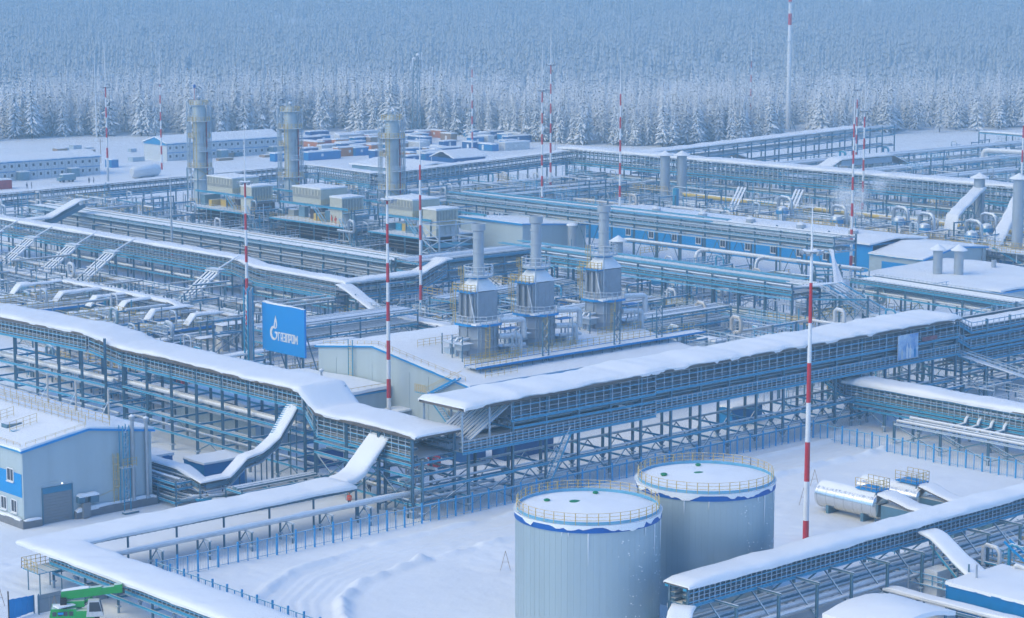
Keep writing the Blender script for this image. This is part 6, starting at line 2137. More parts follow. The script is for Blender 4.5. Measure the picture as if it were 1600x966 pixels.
# ================================================================== PROCESS BLOCKS WITH TOWERS
for k, (y1, y0, tx, ty) in enumerate(((464, 437, 333, 490), (428, 399.5, 335, 452), (390, 371, 334, 410))):
    nm = ['left', 'middle', 'right'][k]
    T = thing('process_block', ['dark open process block with blue deck below the tallest-looking tower', 'dark open process block with blue deck where two workers stand', 'dark open process block with blue deck nearest the grey building'][k], 'process block', (311, (y0 + y1) / 2, 0), 'dark process blocks')
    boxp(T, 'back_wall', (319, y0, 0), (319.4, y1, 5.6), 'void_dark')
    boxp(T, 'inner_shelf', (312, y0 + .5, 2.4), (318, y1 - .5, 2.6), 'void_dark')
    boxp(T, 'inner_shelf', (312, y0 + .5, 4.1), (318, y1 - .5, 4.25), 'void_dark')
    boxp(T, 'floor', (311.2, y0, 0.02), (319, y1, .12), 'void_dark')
    boxp(T, 'deck', (310.6, y0, 5.65), (332, y1, 5.8), 'frost_steel')
    bar(T, 'deck_beam', (310.5, y0, 5.66), (310.5, y1, 5.66), .12, .34, 'blue_steel')
    n = int((y1 - y0) / 5)
    for i in range(n + 1):
        yy = lerp(y0 + .3, y1 - .3, i / n)
        bar(T, 'column', (311, yy, 0), (311, yy, 5.6), .28, .28, 'steel', 'ibeam')
        for z in (1.4, 3.0, 4.4):
            pass
    for z, m in ((1.2, 'void_dark'), (2.9, 'rust_dark'), (4.5, 'steel')):
        bar(T, 'shelf_rail', (310.9, y0, z), (310.9, y1, z), .1, .12, m)
    for j in range(6):
        pipe(T, (312.3 + .9 * j, y0, 2.8 + .3 * (j % 2)), (312.3 + .9 * j, y1, 2.8 + .3 * (j % 2)), .16, ['void_dark', 'rust_dark', 'void_dark'][j % 3])
    rails(T, [(310.7, y0, 5.8), (310.7, y1, 5.8)], 1.1, 3, 1.4, 'yellow' if k == 1 else 'frost_steel', .05)
    # upper steel with blue beams and machinery below the coolers
    for yy in (y0 + 1, (y0 + y1) / 2, y1 - 1):
        for xx in (314, 322, 330):
            bar(T, 'upper_column', (xx, yy, 5.8), (xx, yy, 9.4), .24, .24, 'steel', 'ibeam')
    for xx in (313.8, 330.2):
        bar(T, 'upper_beam', (xx, y0 + (2 if k < 2 else .5), 9.4), (xx, y1, 9.4), .2, .5, 'blue_steel', 'ibeam')
    er = random.Random(300 + k)
    for j in range(7):
        yy = lerp(y0 + 1.5, y1 - 3, j / 6)
        m = er.choice(['cream_dark', 'steel', 'yellow', 'pipe_grey', 'rust_dark', 'blue_steel'])
        boxp(T, 'equipment', (314 + er.uniform(0, 2), yy, 5.8), (317 + er.uniform(0, 3), yy + er.uniform(1.2, 2.4), 6.8 + er.uniform(.3, 1.8)), m)
    # long cooler box with louvres
    ya, yb = (y1 - 3.5, y1 - 14.5) if k < 2 else (y1 - 1.0, y1 - 10.5)
    b = MB(); b.box((315, yb, 9.5), (323, ya, 13.2)); ac = b.build('cooler_box', 'cream', T)
    for j in range(9):
        yy = lerp(yb + .6, ya - .6, j / 8)
        bar(T, 'louvre', (314.96, yy, 11.6), (314.96, yy, 13.0), .08, .7, 'cream_dark')
    bar(T, 'louvre_band', (314.94, yb + .2, 11.2), (314.94, ya - .2, 11.2), .1, .7, 'cream_dark')
    snow_patch(T, (315, yb), (323, ya), 13.2, .35, .1, n=12, seed=310 + k)
    rails(T, [(323.2, yb, 10), (314.6, yb - .6, 9.5)], 1.2, 4, .7, 'yellow', .06)
    # tall cream box with the railed grille
    yc = yb - 4.6
    b = MB(); b.box((314.2, yc - 4.6, 5.8), (320.6, yc, 11.8)); b.build('filter_house', 'cream', T)
    for j in range(7):
        bar(T, 'grille', (314.6 + .85 * j, yc - 4.66, 8.8), (314.6 + .85 * j, yc - 4.66, 11.5), .5, .08, 'cream_dark')
    boxp(T, 'grille_deck', (314.2, yc - 6.0, 8.3), (321, yc - 4.7, 8.42), 'blue_steel')
    rails(T, [(314.2, yc - 6.0, 8.42), (321, yc - 6.0, 8.42)], 1.15, 3, .8, 'yellow', .06)
    for j in range(3):
        boxp(T, 'switch_panel', (315 + 1.7 * j, yc - 4.75, 5.9), (316.5 + 1.7 * j, yc - 4.65, 8.0), 'white_box')
    snow_patch(T, (314.2, yc - 4.6), (320.6, yc), 11.8, .45, .15, n=10, seed=320 + k)
    # exterior stairs
    stair(T, (309.4, y0 - 6.8, .3), (309.6, y0 - .6, 8.0), 1.0, 'rail_blue', 'frost_steel')
    for j in range(3):
        bar(T, 'stair_trestle', (309, y0 - 1 - 2 * j, 0), (309, y0 - 1 - 2 * j, 6.6 - 2 * j), .14, .14, 'steel')
    stair(T, (313.2, yb - 3.8, 5.8), (313.4, yb + .6, 9.4), .9, 'blue_steel', 'frost_steel')

    # tower
    T = thing('column_tower', ['slender cylindrical column tower at left, lamp on its head', 'slender cylindrical column tower in the middle of the three', 'slender cylindrical column tower at right, in front of the lattice mast'][k], 'tower', (tx, ty, 0), 'process column towers')
    r = 1.55
    top = 31.5
    b = MB(); b.lathe((tx, ty, 0), [(r + .5, 0), (r + .25, 9.5), (r + .25, 11.2), (r, 11.6), (r, 22), (r + .12, 22.3), (r + .12, 29.0), (r * .8, 29.9), (.4, 30.3)], 26); b.build('shell', 'tower_shell', T, smooth=True)
    for zz_ in (14.2, 18.6, 21.6, 24):
        b = MB(); b.lathe((tx, ty, 0), [(r + .01, zz_ - .07), (r + .16, zz_ - .07), (r + .16, zz_ + .07), (r + .01, zz_ + .07)], 26); b.build('shell_ring', 'stack_grey', T, smooth=True)
    for j, (zz_, a0, a1, ro) in enumerate(((12.3, 0, 6.283, 3.3), (16.6, -2.2, 1.4, 3.0), (20.2, -1.0, 3.4, 3.0), (24.6, 0, 6.283, 3.2), (28.9, 0, 6.283, 2.5))):
        b = MB(); b.lathe((tx, ty, 0), [(r + .15, zz_), (ro, zz_), (ro, zz_ + .12), (r + .15, zz_ + .12), (r + .15, zz_)], 20, a0=a0, a1=a1 if a1 < 6.28 else 2 * math.pi); b.build('platform', 'frost_steel', T)
        ring_rail(T, (tx, ty), ro - .05, zz_ + .12, 1.15, 'yellow' if j != 1 else 'frost_steel', n=20, rails_n=3, a0=a0, a1=a1, posts=18, thick=.085)
    for a, m in ((-2.6, 'yellow'), (2.9, 'frost_steel'), (-1.0, 'frost_steel'), (-.3, 'frost_steel'), (2.4, 'frost_steel')):
        q = (tx + (r + .9) * math.cos(a), ty + (r + .9) * math.sin(a))
        q = (tx + (r + 1.35) * math.cos(a), ty + (r + 1.35) * math.sin(a))
        for s in (-.3, .3):
            bar(T, 'ladder_stile', (q[0] + s, q[1] - s, 12.4 if m == 'yellow' else 4), (q[0] + s, q[1] - s, 30 if a > -2 else 26), .12, .12, m)
        g = MB()
        for i in range(26):
            zr = 12.6 + .62 * i
            g.bar((q[0] - .35, q[1] + .35, zr), (q[0] + .35, q[1] - .35, zr), .08)
        g.build('ladder_rungs', m, T, kind='stuff')
    for a, rr_, m, z1 in ((-.55, .17, 'red_paint', 24.6), (-.15, .22, 'pipe_zinc', 28), (.2, .14, 'pipe_tan', 21), (-1.3, .12, 'pipe_zinc', 22)):
        q = (tx + (r + .4) * math.cos(a), ty + (r + .4) * math.sin(a))
        pipe(T, (q[0], q[1], 8), (q[0], q[1], z1), rr_, m, 'riser')
    for a in (-.9, .5):
        q = (tx + 2.9 * math.cos(a), ty + 2.9 * math.sin(a))
        bar(T, 'davit', (q[0], q[1], 12), (q[0], q[1], 31.6 if a > 0 else 29.2), .16, .16, 'frost_steel', 'cyl8')
    for j in range(4):
        a = j * 1.57
        bar(T, 'head_post', (tx + 1.1 * math.cos(a), ty + 1.1 * math.sin(a), 29), (tx + 1.1 * math.cos(a), ty + 1.1 * math.sin(a), 33.0 if k == 0 else 31.6), .1, .1, 'frost_steel')
    b = MB(); b.lathe((tx, ty, 0), [(.1, 30.2), (.5, 30.4), (.55, 31.0), (.1, 31.5)], 10); b.build('head_valve', 'stack_grey', T, smooth=True)
    if k == 0:
        bar(T, 'lamp_pole', (tx - .8, ty + .6, 30), (tx - .8, ty + .6, 33.4), .12, .12, 'red_paint')
        b = MB(); b.lathe((tx - .8, ty + .6, 33.4), [(0, 0), (.3, .1), (.42, .6), (.2, .95), (0, 1.0)], 10); b.build('aviation_lamp', 'tank_blue', T, smooth=True)
    for s in (-2.75, 2.75):
        for dz in (-.35, .35):
            q = (tx + LAT.x * s + FWD.x * dz, ty + LAT.y * s + FWD.y * dz)
            bar(T, 'side_frame', (q[0], q[1], 10.5), (q[0], q[1], 29.5 if s > 0 else 26), .14, .14, 'frost_steel')
        for j in range(12):
            za = 11 + 1.5 * j
            bar(T, 'frame_lacing', (tx + LAT.x * s - FWD.x * .35, ty + LAT.y * s - FWD.y * .35, za), (tx + LAT.x * s + FWD.x * .35, ty + LAT.y * s + FWD.y * .35, za + .7), .12, .12, 'frost_steel')
            if j % 2 == 0:
                bar(T, 'frame_tie', (tx + LAT.x * s, ty + LAT.y * s, za), (tx + LAT.x * s * .55, ty + LAT.y * s * .55, za), .12, .12, 'frost_steel')
    boxp(T, 'skirt_frame', (tx - 2.6, ty - 2.6, 9.0), (tx + 2.6, ty + 2.6, 9.2), 'frost_steel')
    for sx_ in (-2.5, 2.5):
        for sy_ in (-2.5, 2.5):
            bar(T, 'skirt_leg', (tx + sx_, ty + sy_, 0), (tx + sx_, ty + sy_, 12.2), .22, .22, 'steel')
            bar(T, 'skirt_brace', (tx + sx_, ty + sy_, 9.2), (tx - sx_, ty + sy_, 12.2), .12, .12, 'yellow')

T = thing('scaffold_tower', 'steel-braced scaffold tower at the end of the process blocks', 'scaffold', (312, 368, 0))
for xx in (308, 318):
    for yy in (362, 368):
        bar(T, 'column', (xx, yy, 0), (xx, yy, 9.6), .3, .3, 'frost_steel', 'ibeam')
for z in (3.2, 6.2, 9.5):
    for yy in (362, 368):
        bar(T, 'beam', (308, yy, z), (318, yy, z), .2, .25, 'frost_steel')
    for xx in (308, 318):
        bar(T, 'beam', (xx, 362, z), (xx, 368, z), .2, .25, 'frost_steel')
for z in (3.2, 6.3):
    bar(T, 'brace', (308, 362, z - 3), (318, 362, z), .16, .16, 'frost_steel')
    bar(T, 'brace', (318, 362, z - 3), (308, 362, z), .16, .16, 'frost_steel')
    bar(T, 'brace', (308, 362, z), (308, 368, z + 3), .16, .16, 'frost_steel')
    bar(T, 'brace', (308, 368, z), (308, 362, z + 3), .16, .16, 'frost_steel')
boxp(T, 'mid_deck', (308, 362, 4.6), (318, 368, 4.75), 'door_teal')

person(314.0, 408.1, 5.8, 'stand', 'work_orange_full', 'worker in orange on the deck beside the steep stair, left of two', 1.2)
person(313.1, 405.4, 5.8, 'walk', 'work_orange_full', 'worker in orange on the deck beside the steep stair, right of two', 2.6)
person(161.0, 206.4, 0, 'walk', 'work_orange', 'person in orange jacket walking under the low snow-roofed rack', -.8)
person(167.1, 210.1, 0, 'walk', 'work_navy', 'person in dark blue winter clothes walking past the ramp', 2.3)

# grey hall behind the furnaces
T = thing('grey_hall', 'plain grey hall with blue roof edge behind the furnace stacks', 'building', (328, 357, 0))
b = MB(); b.prism([(0, 0), (19.5, 0), (19.5, 7.0), (0, 8.6)], (328, 357, 0), (1, 0, 0), (0, 0, 1), -.25); b.build('front_wall', 'panel_grey', T)
b = MB(); b.box((328, 357.26, 0), (328.25, 378, 8.6)); b.build('side_wall', 'panel_grey', T)
b = MB(); b.hexa([(327.6, 356.6, 8.62), (348, 356.6, 7.02), (348, 378.4, 7.02), (327.6, 378.4, 8.62), (327.6, 356.6, 8.85), (348, 356.6, 7.25), (348, 378.4, 7.25), (327.6, 378.4, 8.85)]); b.build('roof_panel', 'blue_trim', T)
snow_patch(T, (327.8, 356.8), (347.8, 378.2), 0, .35, .1, seed=330, slope=lambda x, y: lerp(8.85, 7.25, (x - 327.6) / 20.4))
bar(T, 'eave_trim', (327.55, 356.6, 8.72), (327.55, 378.4, 8.72), .06, .4, 'panel_blue')
bar(T, 'verge_trim', (327.6, 356.55, 8.74), (348, 356.55, 7.14), .06, .24, 'panel_blue')
T = thing('vent_stack', 'grey vent stack with snow cap in front of the grey hall', 'stack', (340, 353, 0))
b = MB(); b.lathe((340, 353.6, 0), [(1.0, 0), (1.0, 7.6), (.9, 7.7), (0, 7.8)], 18); b.build('pipe', 'stack_grey', T, smooth=True)
b = MB(); b.lathe((340, 353.6, 0), [(1.6, 2.2), (1.6, 2.35), (1.0, 2.6)], 14); b.build('collar', 'frost_steel', T)
b = MB(); b.lathe((340, 353.6, 0), [(1.05, 7.8), (1.3, 7.9), (1.2, 8.2), (0, 8.5)], 14); b.build('snow_cover', 'snow', T, smooth=True)


def stack(x, y, h, r, label, cone=True, z0=0.0, group=None, m='stack_grey'):
    T = thing('vent_stack', label, 'stack', (x, y, z0), group)
    b = MB(); b.lathe((x, y, z0), [(r, 0), (r, h), (r * .9, h), (r * .9, h - .3), (0, h - .3)], 18); b.build('pipe', m, T, smooth=True)
    for zz_ in (h * .3, h * .62):
        b = MB(); b.lathe((x, y, z0), [(r, zz_ - .06), (r + .08, zz_ - .06), (r + .08, zz_ + .06), (r, zz_ + .06)], 18); b.build('band', m, T, smooth=True)
    if cone:
        b = MB(); b.lathe((x, y, z0), [(0, h + .1), (r * 1.75, h + .15), (r * 1.8, h + .3), (r * .7, h + 1.0), (0, h + 1.5)], 16); b.build('snow_cowl', 'snow', T, smooth=True)
        for a in (0, 2.1, 4.2):
            bar(T, 'cowl_strut', (x + r * .8 * math.cos(a), y + r * .8 * math.sin(a), z0 + h - .2), (x + r * .8 * math.cos(a), y + r * .8 * math.sin(a), z0 + h + .2), .08, .08, 'steel')


stack(330, 329, 7.2, 1.05, 'grey stack with pointed snow cowl right behind the last furnace')
stack(431, 412, 14.6, 1.35, 'left one of two far grey stacks under the distant gallery', group=None)
stack(434.5, 409, 14.6, 1.35, 'right one of two far grey stacks under the distant gallery')
stack(357, 265.5, 9.0, .95, 'left one of two grey stacks on the low blue-edged roof', cone=True)
stack(359.5, 262.2, 9.0, .95, 'right one of two grey stacks on the low blue-edged roof', cone=True)
stack(435, 312, 15.2, 1.3, 'tall grey stack standing between two snowy ramps')
stack(402, 278, 19.5, 1.2, 'tall grey stack at the right edge beyond the low roof')
stack(372.5, 263, 6.0, .5, 'thin grey flue behind the low blue-edged roof', cone=False)
stack(410, 388, 9, .8, 'blue-grey standpipe in front of the far gallery start', cone=False, m='blue_steel')

# long blue building and its grey end
T = thing('long_blue_building', 'long low blue building with broad snow roof behind the pipe rack', 'building', (372, 330, 0))
b = MB(); b.box((372, 294, 0), (372.3, 382, 6.0)); b.build('front_wall', 'panel_blue', T)
b = MB(); b.box((372.31, 381.7, 0), (390, 382, 6.4)); b.build('end_wall', 'panel_blue', T)
b = MB(); b.box((371.4, 294.2, 6.0), (391, 382.3, 6.25)); b.build('roof_panel', 'blue_trim', T)
snow_patch(T, (371.2, 294), (391, 382.3), 6.25, .45, .15, seed=340, slope=lambda x, y: .8 * max(0, 1 - abs(x - 380) / 10))
for k in range(11):
    wall_window(T, (371.95, 299 + 7.6 * k, 2.6), -1, 0, 1.6, 1.5)
for k in range(5):
    b = MB(); b.lathe((378, 304 + 15 * k, 6.6), [(.7, 0), (.7, .5), (1.1, .7), (1.1, 1.5), (.5, 2.0), (0, 2.1)], 14); b.build('roof_vent', 'stack_grey', T, smooth=True)
T = thing('end_building', 'grey end building with blue front panel and one white-framed window', 'building', (371, 280, 0))
ex_, ez_ = [371, 382, 393], [4.3, 6.1, 5.2]
b = MB(); gable_wall(b, 279.6, ex_, ez_); b.build('gable_wall', 'panel_grey', T)
b = MB(); b.box((371, 279.86, 0), (371.25, 293.9, 4.3)); b.build('front_wall', 'panel_grey', T)
b = MB(); b.box((370.93, 279.7, .2), (370.99, 290.5, 3.2)); b.build('blue_cladding', 'panel_blue', T)
for xa, xb, za, zb in ((370.5, 382, 4.3, 6.12), (382, 393.5, 6.12, 5.2)):
    b = MB(); b.hexa([(xa, 279.2, za), (xb, 279.2, zb), (xb, 293.9, zb), (xa, 293.9, za), (xa, 279.2, za + .2), (xb, 279.2, zb + .2), (xb, 293.9, zb + .2), (xa, 293.9, za + .2)]); b.build('roof_panel', 'blue_trim', T)
    bar(T, 'verge_trim', (xa, 279.15, za + .12), (xb, 279.15, zb + .12), .06, .3, 'panel_blue')
snow_patch(T, (370.6, 279.4), (393.3, 293.7), 0, .4, .08, seed=345, slope=lambda x, y: lerp(4.5, 6.32, (x - 370.5) / 11.5) if x < 382 else lerp(6.32, 5.4, (x - 382) / 11.5))
wall_window(T, (370.92, 283.6, 2.1), -1, 0, 2.2, 1.5)
bar(T, 'downpipe', (391.5, 279.3, 0), (391.5, 279.3, 5.6), .3, .3, 'pipe_zinc', 'cyl8')
T = thing('low_roof_building', 'low building with wide snow roof and blue edge at the right', 'building', (349, 245, 0))
b = MB(); b.box((349, 244.6, 0), (349.25, 279.3, 3.3)); b.build('front_wall', 'panel_grey', T)
b = MB(); b.box((349.26, 244.6, 0), (378, 244.85, 3.4)); b.build('end_wall', 'panel_grey', T)
b = MB(); b.box((348.5, 244.2, 3.3), (378.3, 279.3, 3.5)); b.build('roof_panel', 'blue_trim', T)
bar(T, 'eave_trim', (348.45, 244.2, 3.45), (348.45, 279.3, 3.45), .06, .3, 'panel_blue')
bar(T, 'verge_trim', (348.5, 244.15, 3.45), (378.3, 244.15, 3.9), .06, .4, 'panel_blue')
snow_patch(T, (348.6, 244.3), (378.2, 279.2), 3.5, .45, .08, seed=350, slope=lambda x, y: .6 * max(0, fnoise(x * .1, y * .1, 3)) + .02 * (x - 348))
T = thing('steel_stair', 'blue stair running down behind the grey end building', 'stair', (396, 278, 0))
stair(T, (398.5, 270, .3), (394.5, 279, 5.2), 1.2, 'blue_steel', 'frost_steel')
for q in ((396.4, 275), (398, 271)):
    bar(T, 'post', (q[0], q[1], 0), (q[0], q[1], 2.5), .14, .14, 'steel')

# ------------------------------------------------------------------ equipment between the racks in the middle
mr_ = random.Random(401)
roofs = ((316, 312, 324, 318), (322, 300, 331, 306), (328, 292, 338, 297), (334, 330, 339, 336), (330, 338, 337, 342), (318, 328, 326, 333))
for k, (x0, y0, x1, y1) in enumerate(roofs):
    cabin('equipment_shelter', ['snow-roofed grey shelter nearest the last furnace', 'snow-roofed grey shelter, second behind the blue-topped rack', 'snow-roofed grey shelter beside the bent lagged pipes', 'snow-roofed grey shelter at the foot of the blue building', 'snow-roofed grey shelter next to the pointed cowl stack', 'snow-roofed grey shelter close behind the blue-topped rack'][k], (x0, y0), (x1, y1), 2.4 + .3 * (k % 2), 'pipe_grey', .45, 410 + k, cat='shelter')
for k in range(6):
    T = thing('pipe_rack', ['low pipes between furnace racks and grey hall', 'low pipes crossing behind the last furnace', 'low snowy pipes below the blue building', 'low pipes beside the shelters below the blue building', 'low pipe row in front of the bent lagged pipe', 'low pipe row behind the furnace hall'][k], 'pipe rack', (320, 300 + 8 * k, 0))
    x0, y0, x1, y1 = ((308, 345, 308, 290), (306, 312, 340, 312), (322, 345, 322, 290), (334, 345, 334, 300), (312, 296, 344, 290), (262, 300, 262, 262))[k]
    rack(T, (x0, y0), (x1, y1), 3.6, [(2.6, 5), (1.2, 5)], 3.0, bay=6, brace=None, colw=.18, beam='frost_steel')
for k in range(4):
    T = thing('pipe_rack', ['snowy pipe rows right behind the furnace hall ridge', 'pipe rows between hall and middle gallery', 'low pipe rows in the gap behind the billboard', 'pipe rows below the wide rack of pale pipes'][k], 'pipe rack', (250, 280, 0))
    x0, y0, x1, y1 = ((250, 262, 288, 262), (244, 276, 286, 276), (212, 296, 244, 296), (256, 300, 290, 304))[k]
    rack(T, (x0, y0), (x1, y1), 6.5, [(5.4, 8), (3.4, 7), (1.4, 5)], 5.8, bay=6, brace='V', brace_every=2, beam='blue_steel', colw=.22)
rack_u = thing('pipe_rack', 'racks of mixed pipes under the middle gallery and the pale-pipe rack', 'pipe rack', (258, 380, 0))
rack(rack_u, (257, 430), (257, 330), 5, [(3.6, 8), (2.0, 7)], 4, bay=7, brace=None, colw=.2, beam='frost_steel')
rack(rack_u, (282, 440), (282, 335), 8, [(4.4, 9), (2.2, 8)], 5, bay=7, brace='V', brace_every=3, colw=.2)
rack(rack_u, (296, 470), (296, 345), 8, [(3.4, 9), (1.8, 8)], 4, bay=7, brace='V', brace_every=3, colw=.2)

# ------------------------------------------------------------------ right-hand field with vessels, goose-neck pipes and yellow line
T = thing('yellow_pipeline', 'long yellow pipe with snow on its back in the field on the right', 'pipe', (428, 340, 0))
for k in range(9):
    y0 = 402 - 15 * k
    pipe(T, (428, y0, 5.2 - .12 * k), (428, y0 - 15, 5.08 - .12 * k), .62, 'yellow_pipe', n=14)
    bar(T, 'support', (428, y0, 0), (428, y0, 4.6 - .12 * k), .4, .4, 'steel')
T = thing('field_platform', 'yellow-railed platform along the back of the blue building roof', 'platform', (398, 330, 0))
for y0, y1 in ((360, 345), (342, 320), (318, 296), (294, 268)):
    boxp(T, 'deck', (394, y1, 4.4), (400, y0, 4.55), 'frost_steel')
    rails(T, [(394, y0, 4.55), (394, y1, 4.55)], 1.3, 3, 1.2, 'yellow', .07)
    rails(T, [(400, y0, 4.55), (400, y1, 4.55)], 1.3, 3, 1.2, 'yellow', .07)
    for yy in (y0 - .5, y1 + .5):
        bar(T, 'post', (394.2, yy, 0), (394.2, yy, 4.4), .2, .2, 'steel')
vs = ((410, 352), (404, 330), (412, 318), (406, 306), (416, 296), (402, 290))
for k, (x, y) in enumerate(vs):
    T = thing('vertical_vessel', ['pale blue upright vessel with goose-neck pipe, leftmost of its row', 'pale blue upright vessel beside the steam plume', 'pale blue upright vessel just right of the steam plume', 'pale blue upright vessel, third from the right of its row', 'pale blue upright vessel close to the snowy ramp', 'pale blue upright vessel, rightmost of its row'][k], 'vessel', (x, y, 0), 'upright vessels in the right field')
    b = MB(); b.lathe((x, y, 0), [(1.5, 0), (1.5, 6.4), (1.2, 7.0), (.5, 7.3), (0, 7.4)], 18); b.build('shell', 'pipe_zinc', T, smooth=True)
    b = MB(); b.lathe((x, y, 0), [(1.55, 5.4), (1.62, 5.4), (1.62, 6.3), (1.55, 6.3), (1.55, 5.4)], 18); b.build('blue_band', 'camp_blue', T, smooth=True)
    b = MB(); b.tube([(x + 2, y - 1.2, 0), (x + 2, y - 1.2, 7.6), (x + 2, y - .9, 8.6), (x + 2, y - .1, 9.2), (x + 2, y + 2, 9.3), (x + 2, y + 2.8, 8.9), (x + 2, y + 3, 8.2), (x + 2, y + 3, 5)], .42, 10); b.build('goose_neck', 'pipe_zinc', T, smooth=True)
    b = MB(); b.tube([(x - 6, y - 5, 2.0), (x - 6, y - 5, 4.4), (x - 5.6, y - 4.8, 4.9), (x - 5, y - 4.2, 5.1), (x + 1, y + 1, 5.1)], .38, 10); b.build('elbow_pipe', 'pipe_zinc', T, smooth=True)
rf = random.Random(402)
for k in range(5):
    T = thing('pipe_rack', ['snowy pipes at the back of the right field', 'snowy pipes in the middle of the right field', 'snowy pipes in front of the yellow pipe', 'snowy pipes under the distant gallery', 'snowy pipes running between the upright vessels'][k], 'pipe rack', (420, 330, 0))
    x0 = (420, 412, 424, 438, 403)[k]
    rack(T, (x0, 400), (x0, 262), 5, [(3.6, 7), (1.8, 6)], 5.2 if k % 2 else 4.0, bay=8, brace='V', brace_every=4, colw=.22, beam='frost_steel')
T = thing('equipment_cluster', 'huddle of snow-capped pumps and manifolds in the right field', 'equipment', (415, 330, 0))
for k in range(60):
    x, y = rf.uniform(396, 442), rf.uniform(268, 400)
    w_, d_, h_ = rf.uniform(1, 3), rf.uniform(1, 4), rf.uniform(1.2, 4.2)
    boxp(T, 'pump_block', (x, y, 0), (x + w_, y + d_, h_), rf.choice(['frost_steel', 'pipe_grey', 'pipe_zinc', 'steel', 'yellow', 'pipe_white']))
T = thing('lying_vessels', 'pair of lying vessels with pipe loops behind the blue building roof', 'vessel', (405, 375, 0))
for x, y in ((402, 376), (404, 366), (398, 384)):
    b = MB(); b.tube([(x, y - 4, 3), (x, y - 3.6, 3), (x, y + 3.6, 3), (x, y + 4, 3)], [.5, 1.4, 1.4, .5], 16); b.build('shell', 'pipe_white', T, smooth=True)
    b = MB(); b.tube([(x - 2, y - 4, 2), (x - 2, y - 4, 5.2), (x - 2, y - 3.4, 5.6), (x - 2, y + 3.4, 5.6), (x - 2, y + 4, 5.2), (x - 2, y + 4, 2)], .4, 8); b.build('loop_pipe', 'pipe_white', T, smooth=True)
    for s in (-2.5, 2.5):
        boxp(T, 'saddle', (x - 1, y + s - .2, 0), (x + 1, y + s + .2, 2.2), 'steel')
# snowy ramps
T = thing('covered_ramp', 'snow-covered conveyor-like ramp in the right field, left of two', 'ramp', (425, 310, 0))
gallery_roof(T, [(411.5, 303, 3.5), (413.4, 303.6, 8.5), (416, 304.4, 9.4), (436, 312.5, 13.0)], 2.6, .5, .2, 421, .15)
for t in (.2, .5, .8):
    q = Vector((416, 304.4, 9)).lerp(Vector((436, 312.5, 12.6)), t)
    for s in (-1, 1):
        bar(T, 'leg', (q.x + s, q.y - s, 0), (q.x + s, q.y - s, q.z), .2, .2, 'steel')
        bar(T, 'leg_brace', (q.x + s, q.y - s, 1), (q.x - s, q.y + s, q.z - 1), .14, .14, 'steel')
T = thing('covered_ramp', 'snow-covered conveyor-like ramp in the right field, right of two', 'ramp', (425, 295, 0))
gallery_roof(T, [(405, 287, 2.0), (430, 297, 12.6), (446, 303, 18)], 2.6, .5, .2, 422, .15)
for t in (.3, .6, .9):
    q = Vector((405, 287, 1)).lerp(Vector((446, 303, 16)), t)
    for s in (-1, 1):
        bar(T, 'leg', (q.x + s, q.y - s, 0), (q.x + s, q.y - s, q.z), .2, .2, 'steel')
for k, (x, y) in enumerate(((415, 372), (421, 358))):
    T = thing('cable_ladder_stair', ['slanting cable ladder behind the blue building, left of two', 'slanting cable ladder behind the blue building, right of two'][k], 'cable bridge', (x, y, 0))
    for s in (-1.1, 0, 1.1):
        bar(T, 'cable_ladder', (x - 7, y + s - 3, 1.5), (x + 6, y + s + 3, 9.5), .5, .2, 'frost_steel')
    bar(T, 'leg', (x + 5, y + 2, 0), (x + 5, y + 2, 8.5), .2, .2, 'steel')
    bar(T, 'leg', (x, y, 0), (x, y, 5.2), .2, .2, 'steel')

# ------------------------------------------------------------------ masts
mast(190.6, 159.2, 33.5, 5.2, 'red and white striped mast standing in the tank yard', .36, sec=4.6)
mast(192.3, 237.2, 33.2, 6.0, 'red and white striped mast in front of the furnace hall', .34)
mast(214.2, 302.0, 29.6, 10, 'red and white striped mast just left of the blue billboard', .34)
mast(255.4, 305.5, 31.2, 4, 'red and white striped mast beside the sloping gallery branch', .32, lamps=False)
mast(321.5, 517.5, 33.2, 12, 'striped mast at far left behind the slim gallery, grey at the foot', .36, plain=9, bottom_red=False)
mast(396.8, 605.8, 28.0, 12, 'striped mast in front of the two-storey blue and grey lodging', .32)
mast(513, 584.7, 30.5, 8, 'distant striped mast in front of the container yard', .32, bottom_red=True)
mast(393.3, 420.5, 33.6, 11.6, 'striped mast right of the towers, nearer of the close pair', .36, bottom_red=False)
mast(422.5, 448.2, 38.5, 10, 'striped mast right of the towers, farther of the close pair', .36, bottom_red=False)
mast(374.2, 372.6, 37.8, 5.5, 'striped mast rising behind the last furnace', .36, lamps=False)
mast(641.7, 568, 29.6, 10, 'distant striped mast at the end of the forest front', .34)
mast(359.5, 289.6, 33.5, 5.5, 'striped mast beside the grey end building, left of a group of three', .36, bottom_red=False, lamps=False)
mast(545, 438, 27.5, 10, 'faint striped mast behind the far gallery in the group of three', .34)
mast(444.1, 354.4, 29.2, 9, 'striped mast behind the steam, right of the group of three', .36, bottom_red=False)
mast(420.5, 290.1, 30.7, 9, 'striped mast at the right edge', .34)
T = thing('lightning_pole', 'slim grey pole with two red bands behind the middle gallery', 'pole', (258.5, 391.5, 0))
z = 0
for z1, m in ((1.2, 'mast_grey'), (2.9, 'red_paint'), (4.6, 'mast_grey'), (6.3, 'red_paint'), (18.5, 'mast_grey')):
    b = MB(); b.lathe((258.5, 391.5, 0), [(lerp(.34, .14, z / 18.5), z), (lerp(.34, .14, z1 / 18.5), z1)], 10); b.build('pole_section', m, T, smooth=True); z = z1
b = MB(); b.tube([(258.5, 391.5, 18.4), (258.5, 391.5, 22)], [.08, .04], 6); b.build('lightning_rod', 'white_paint', T)
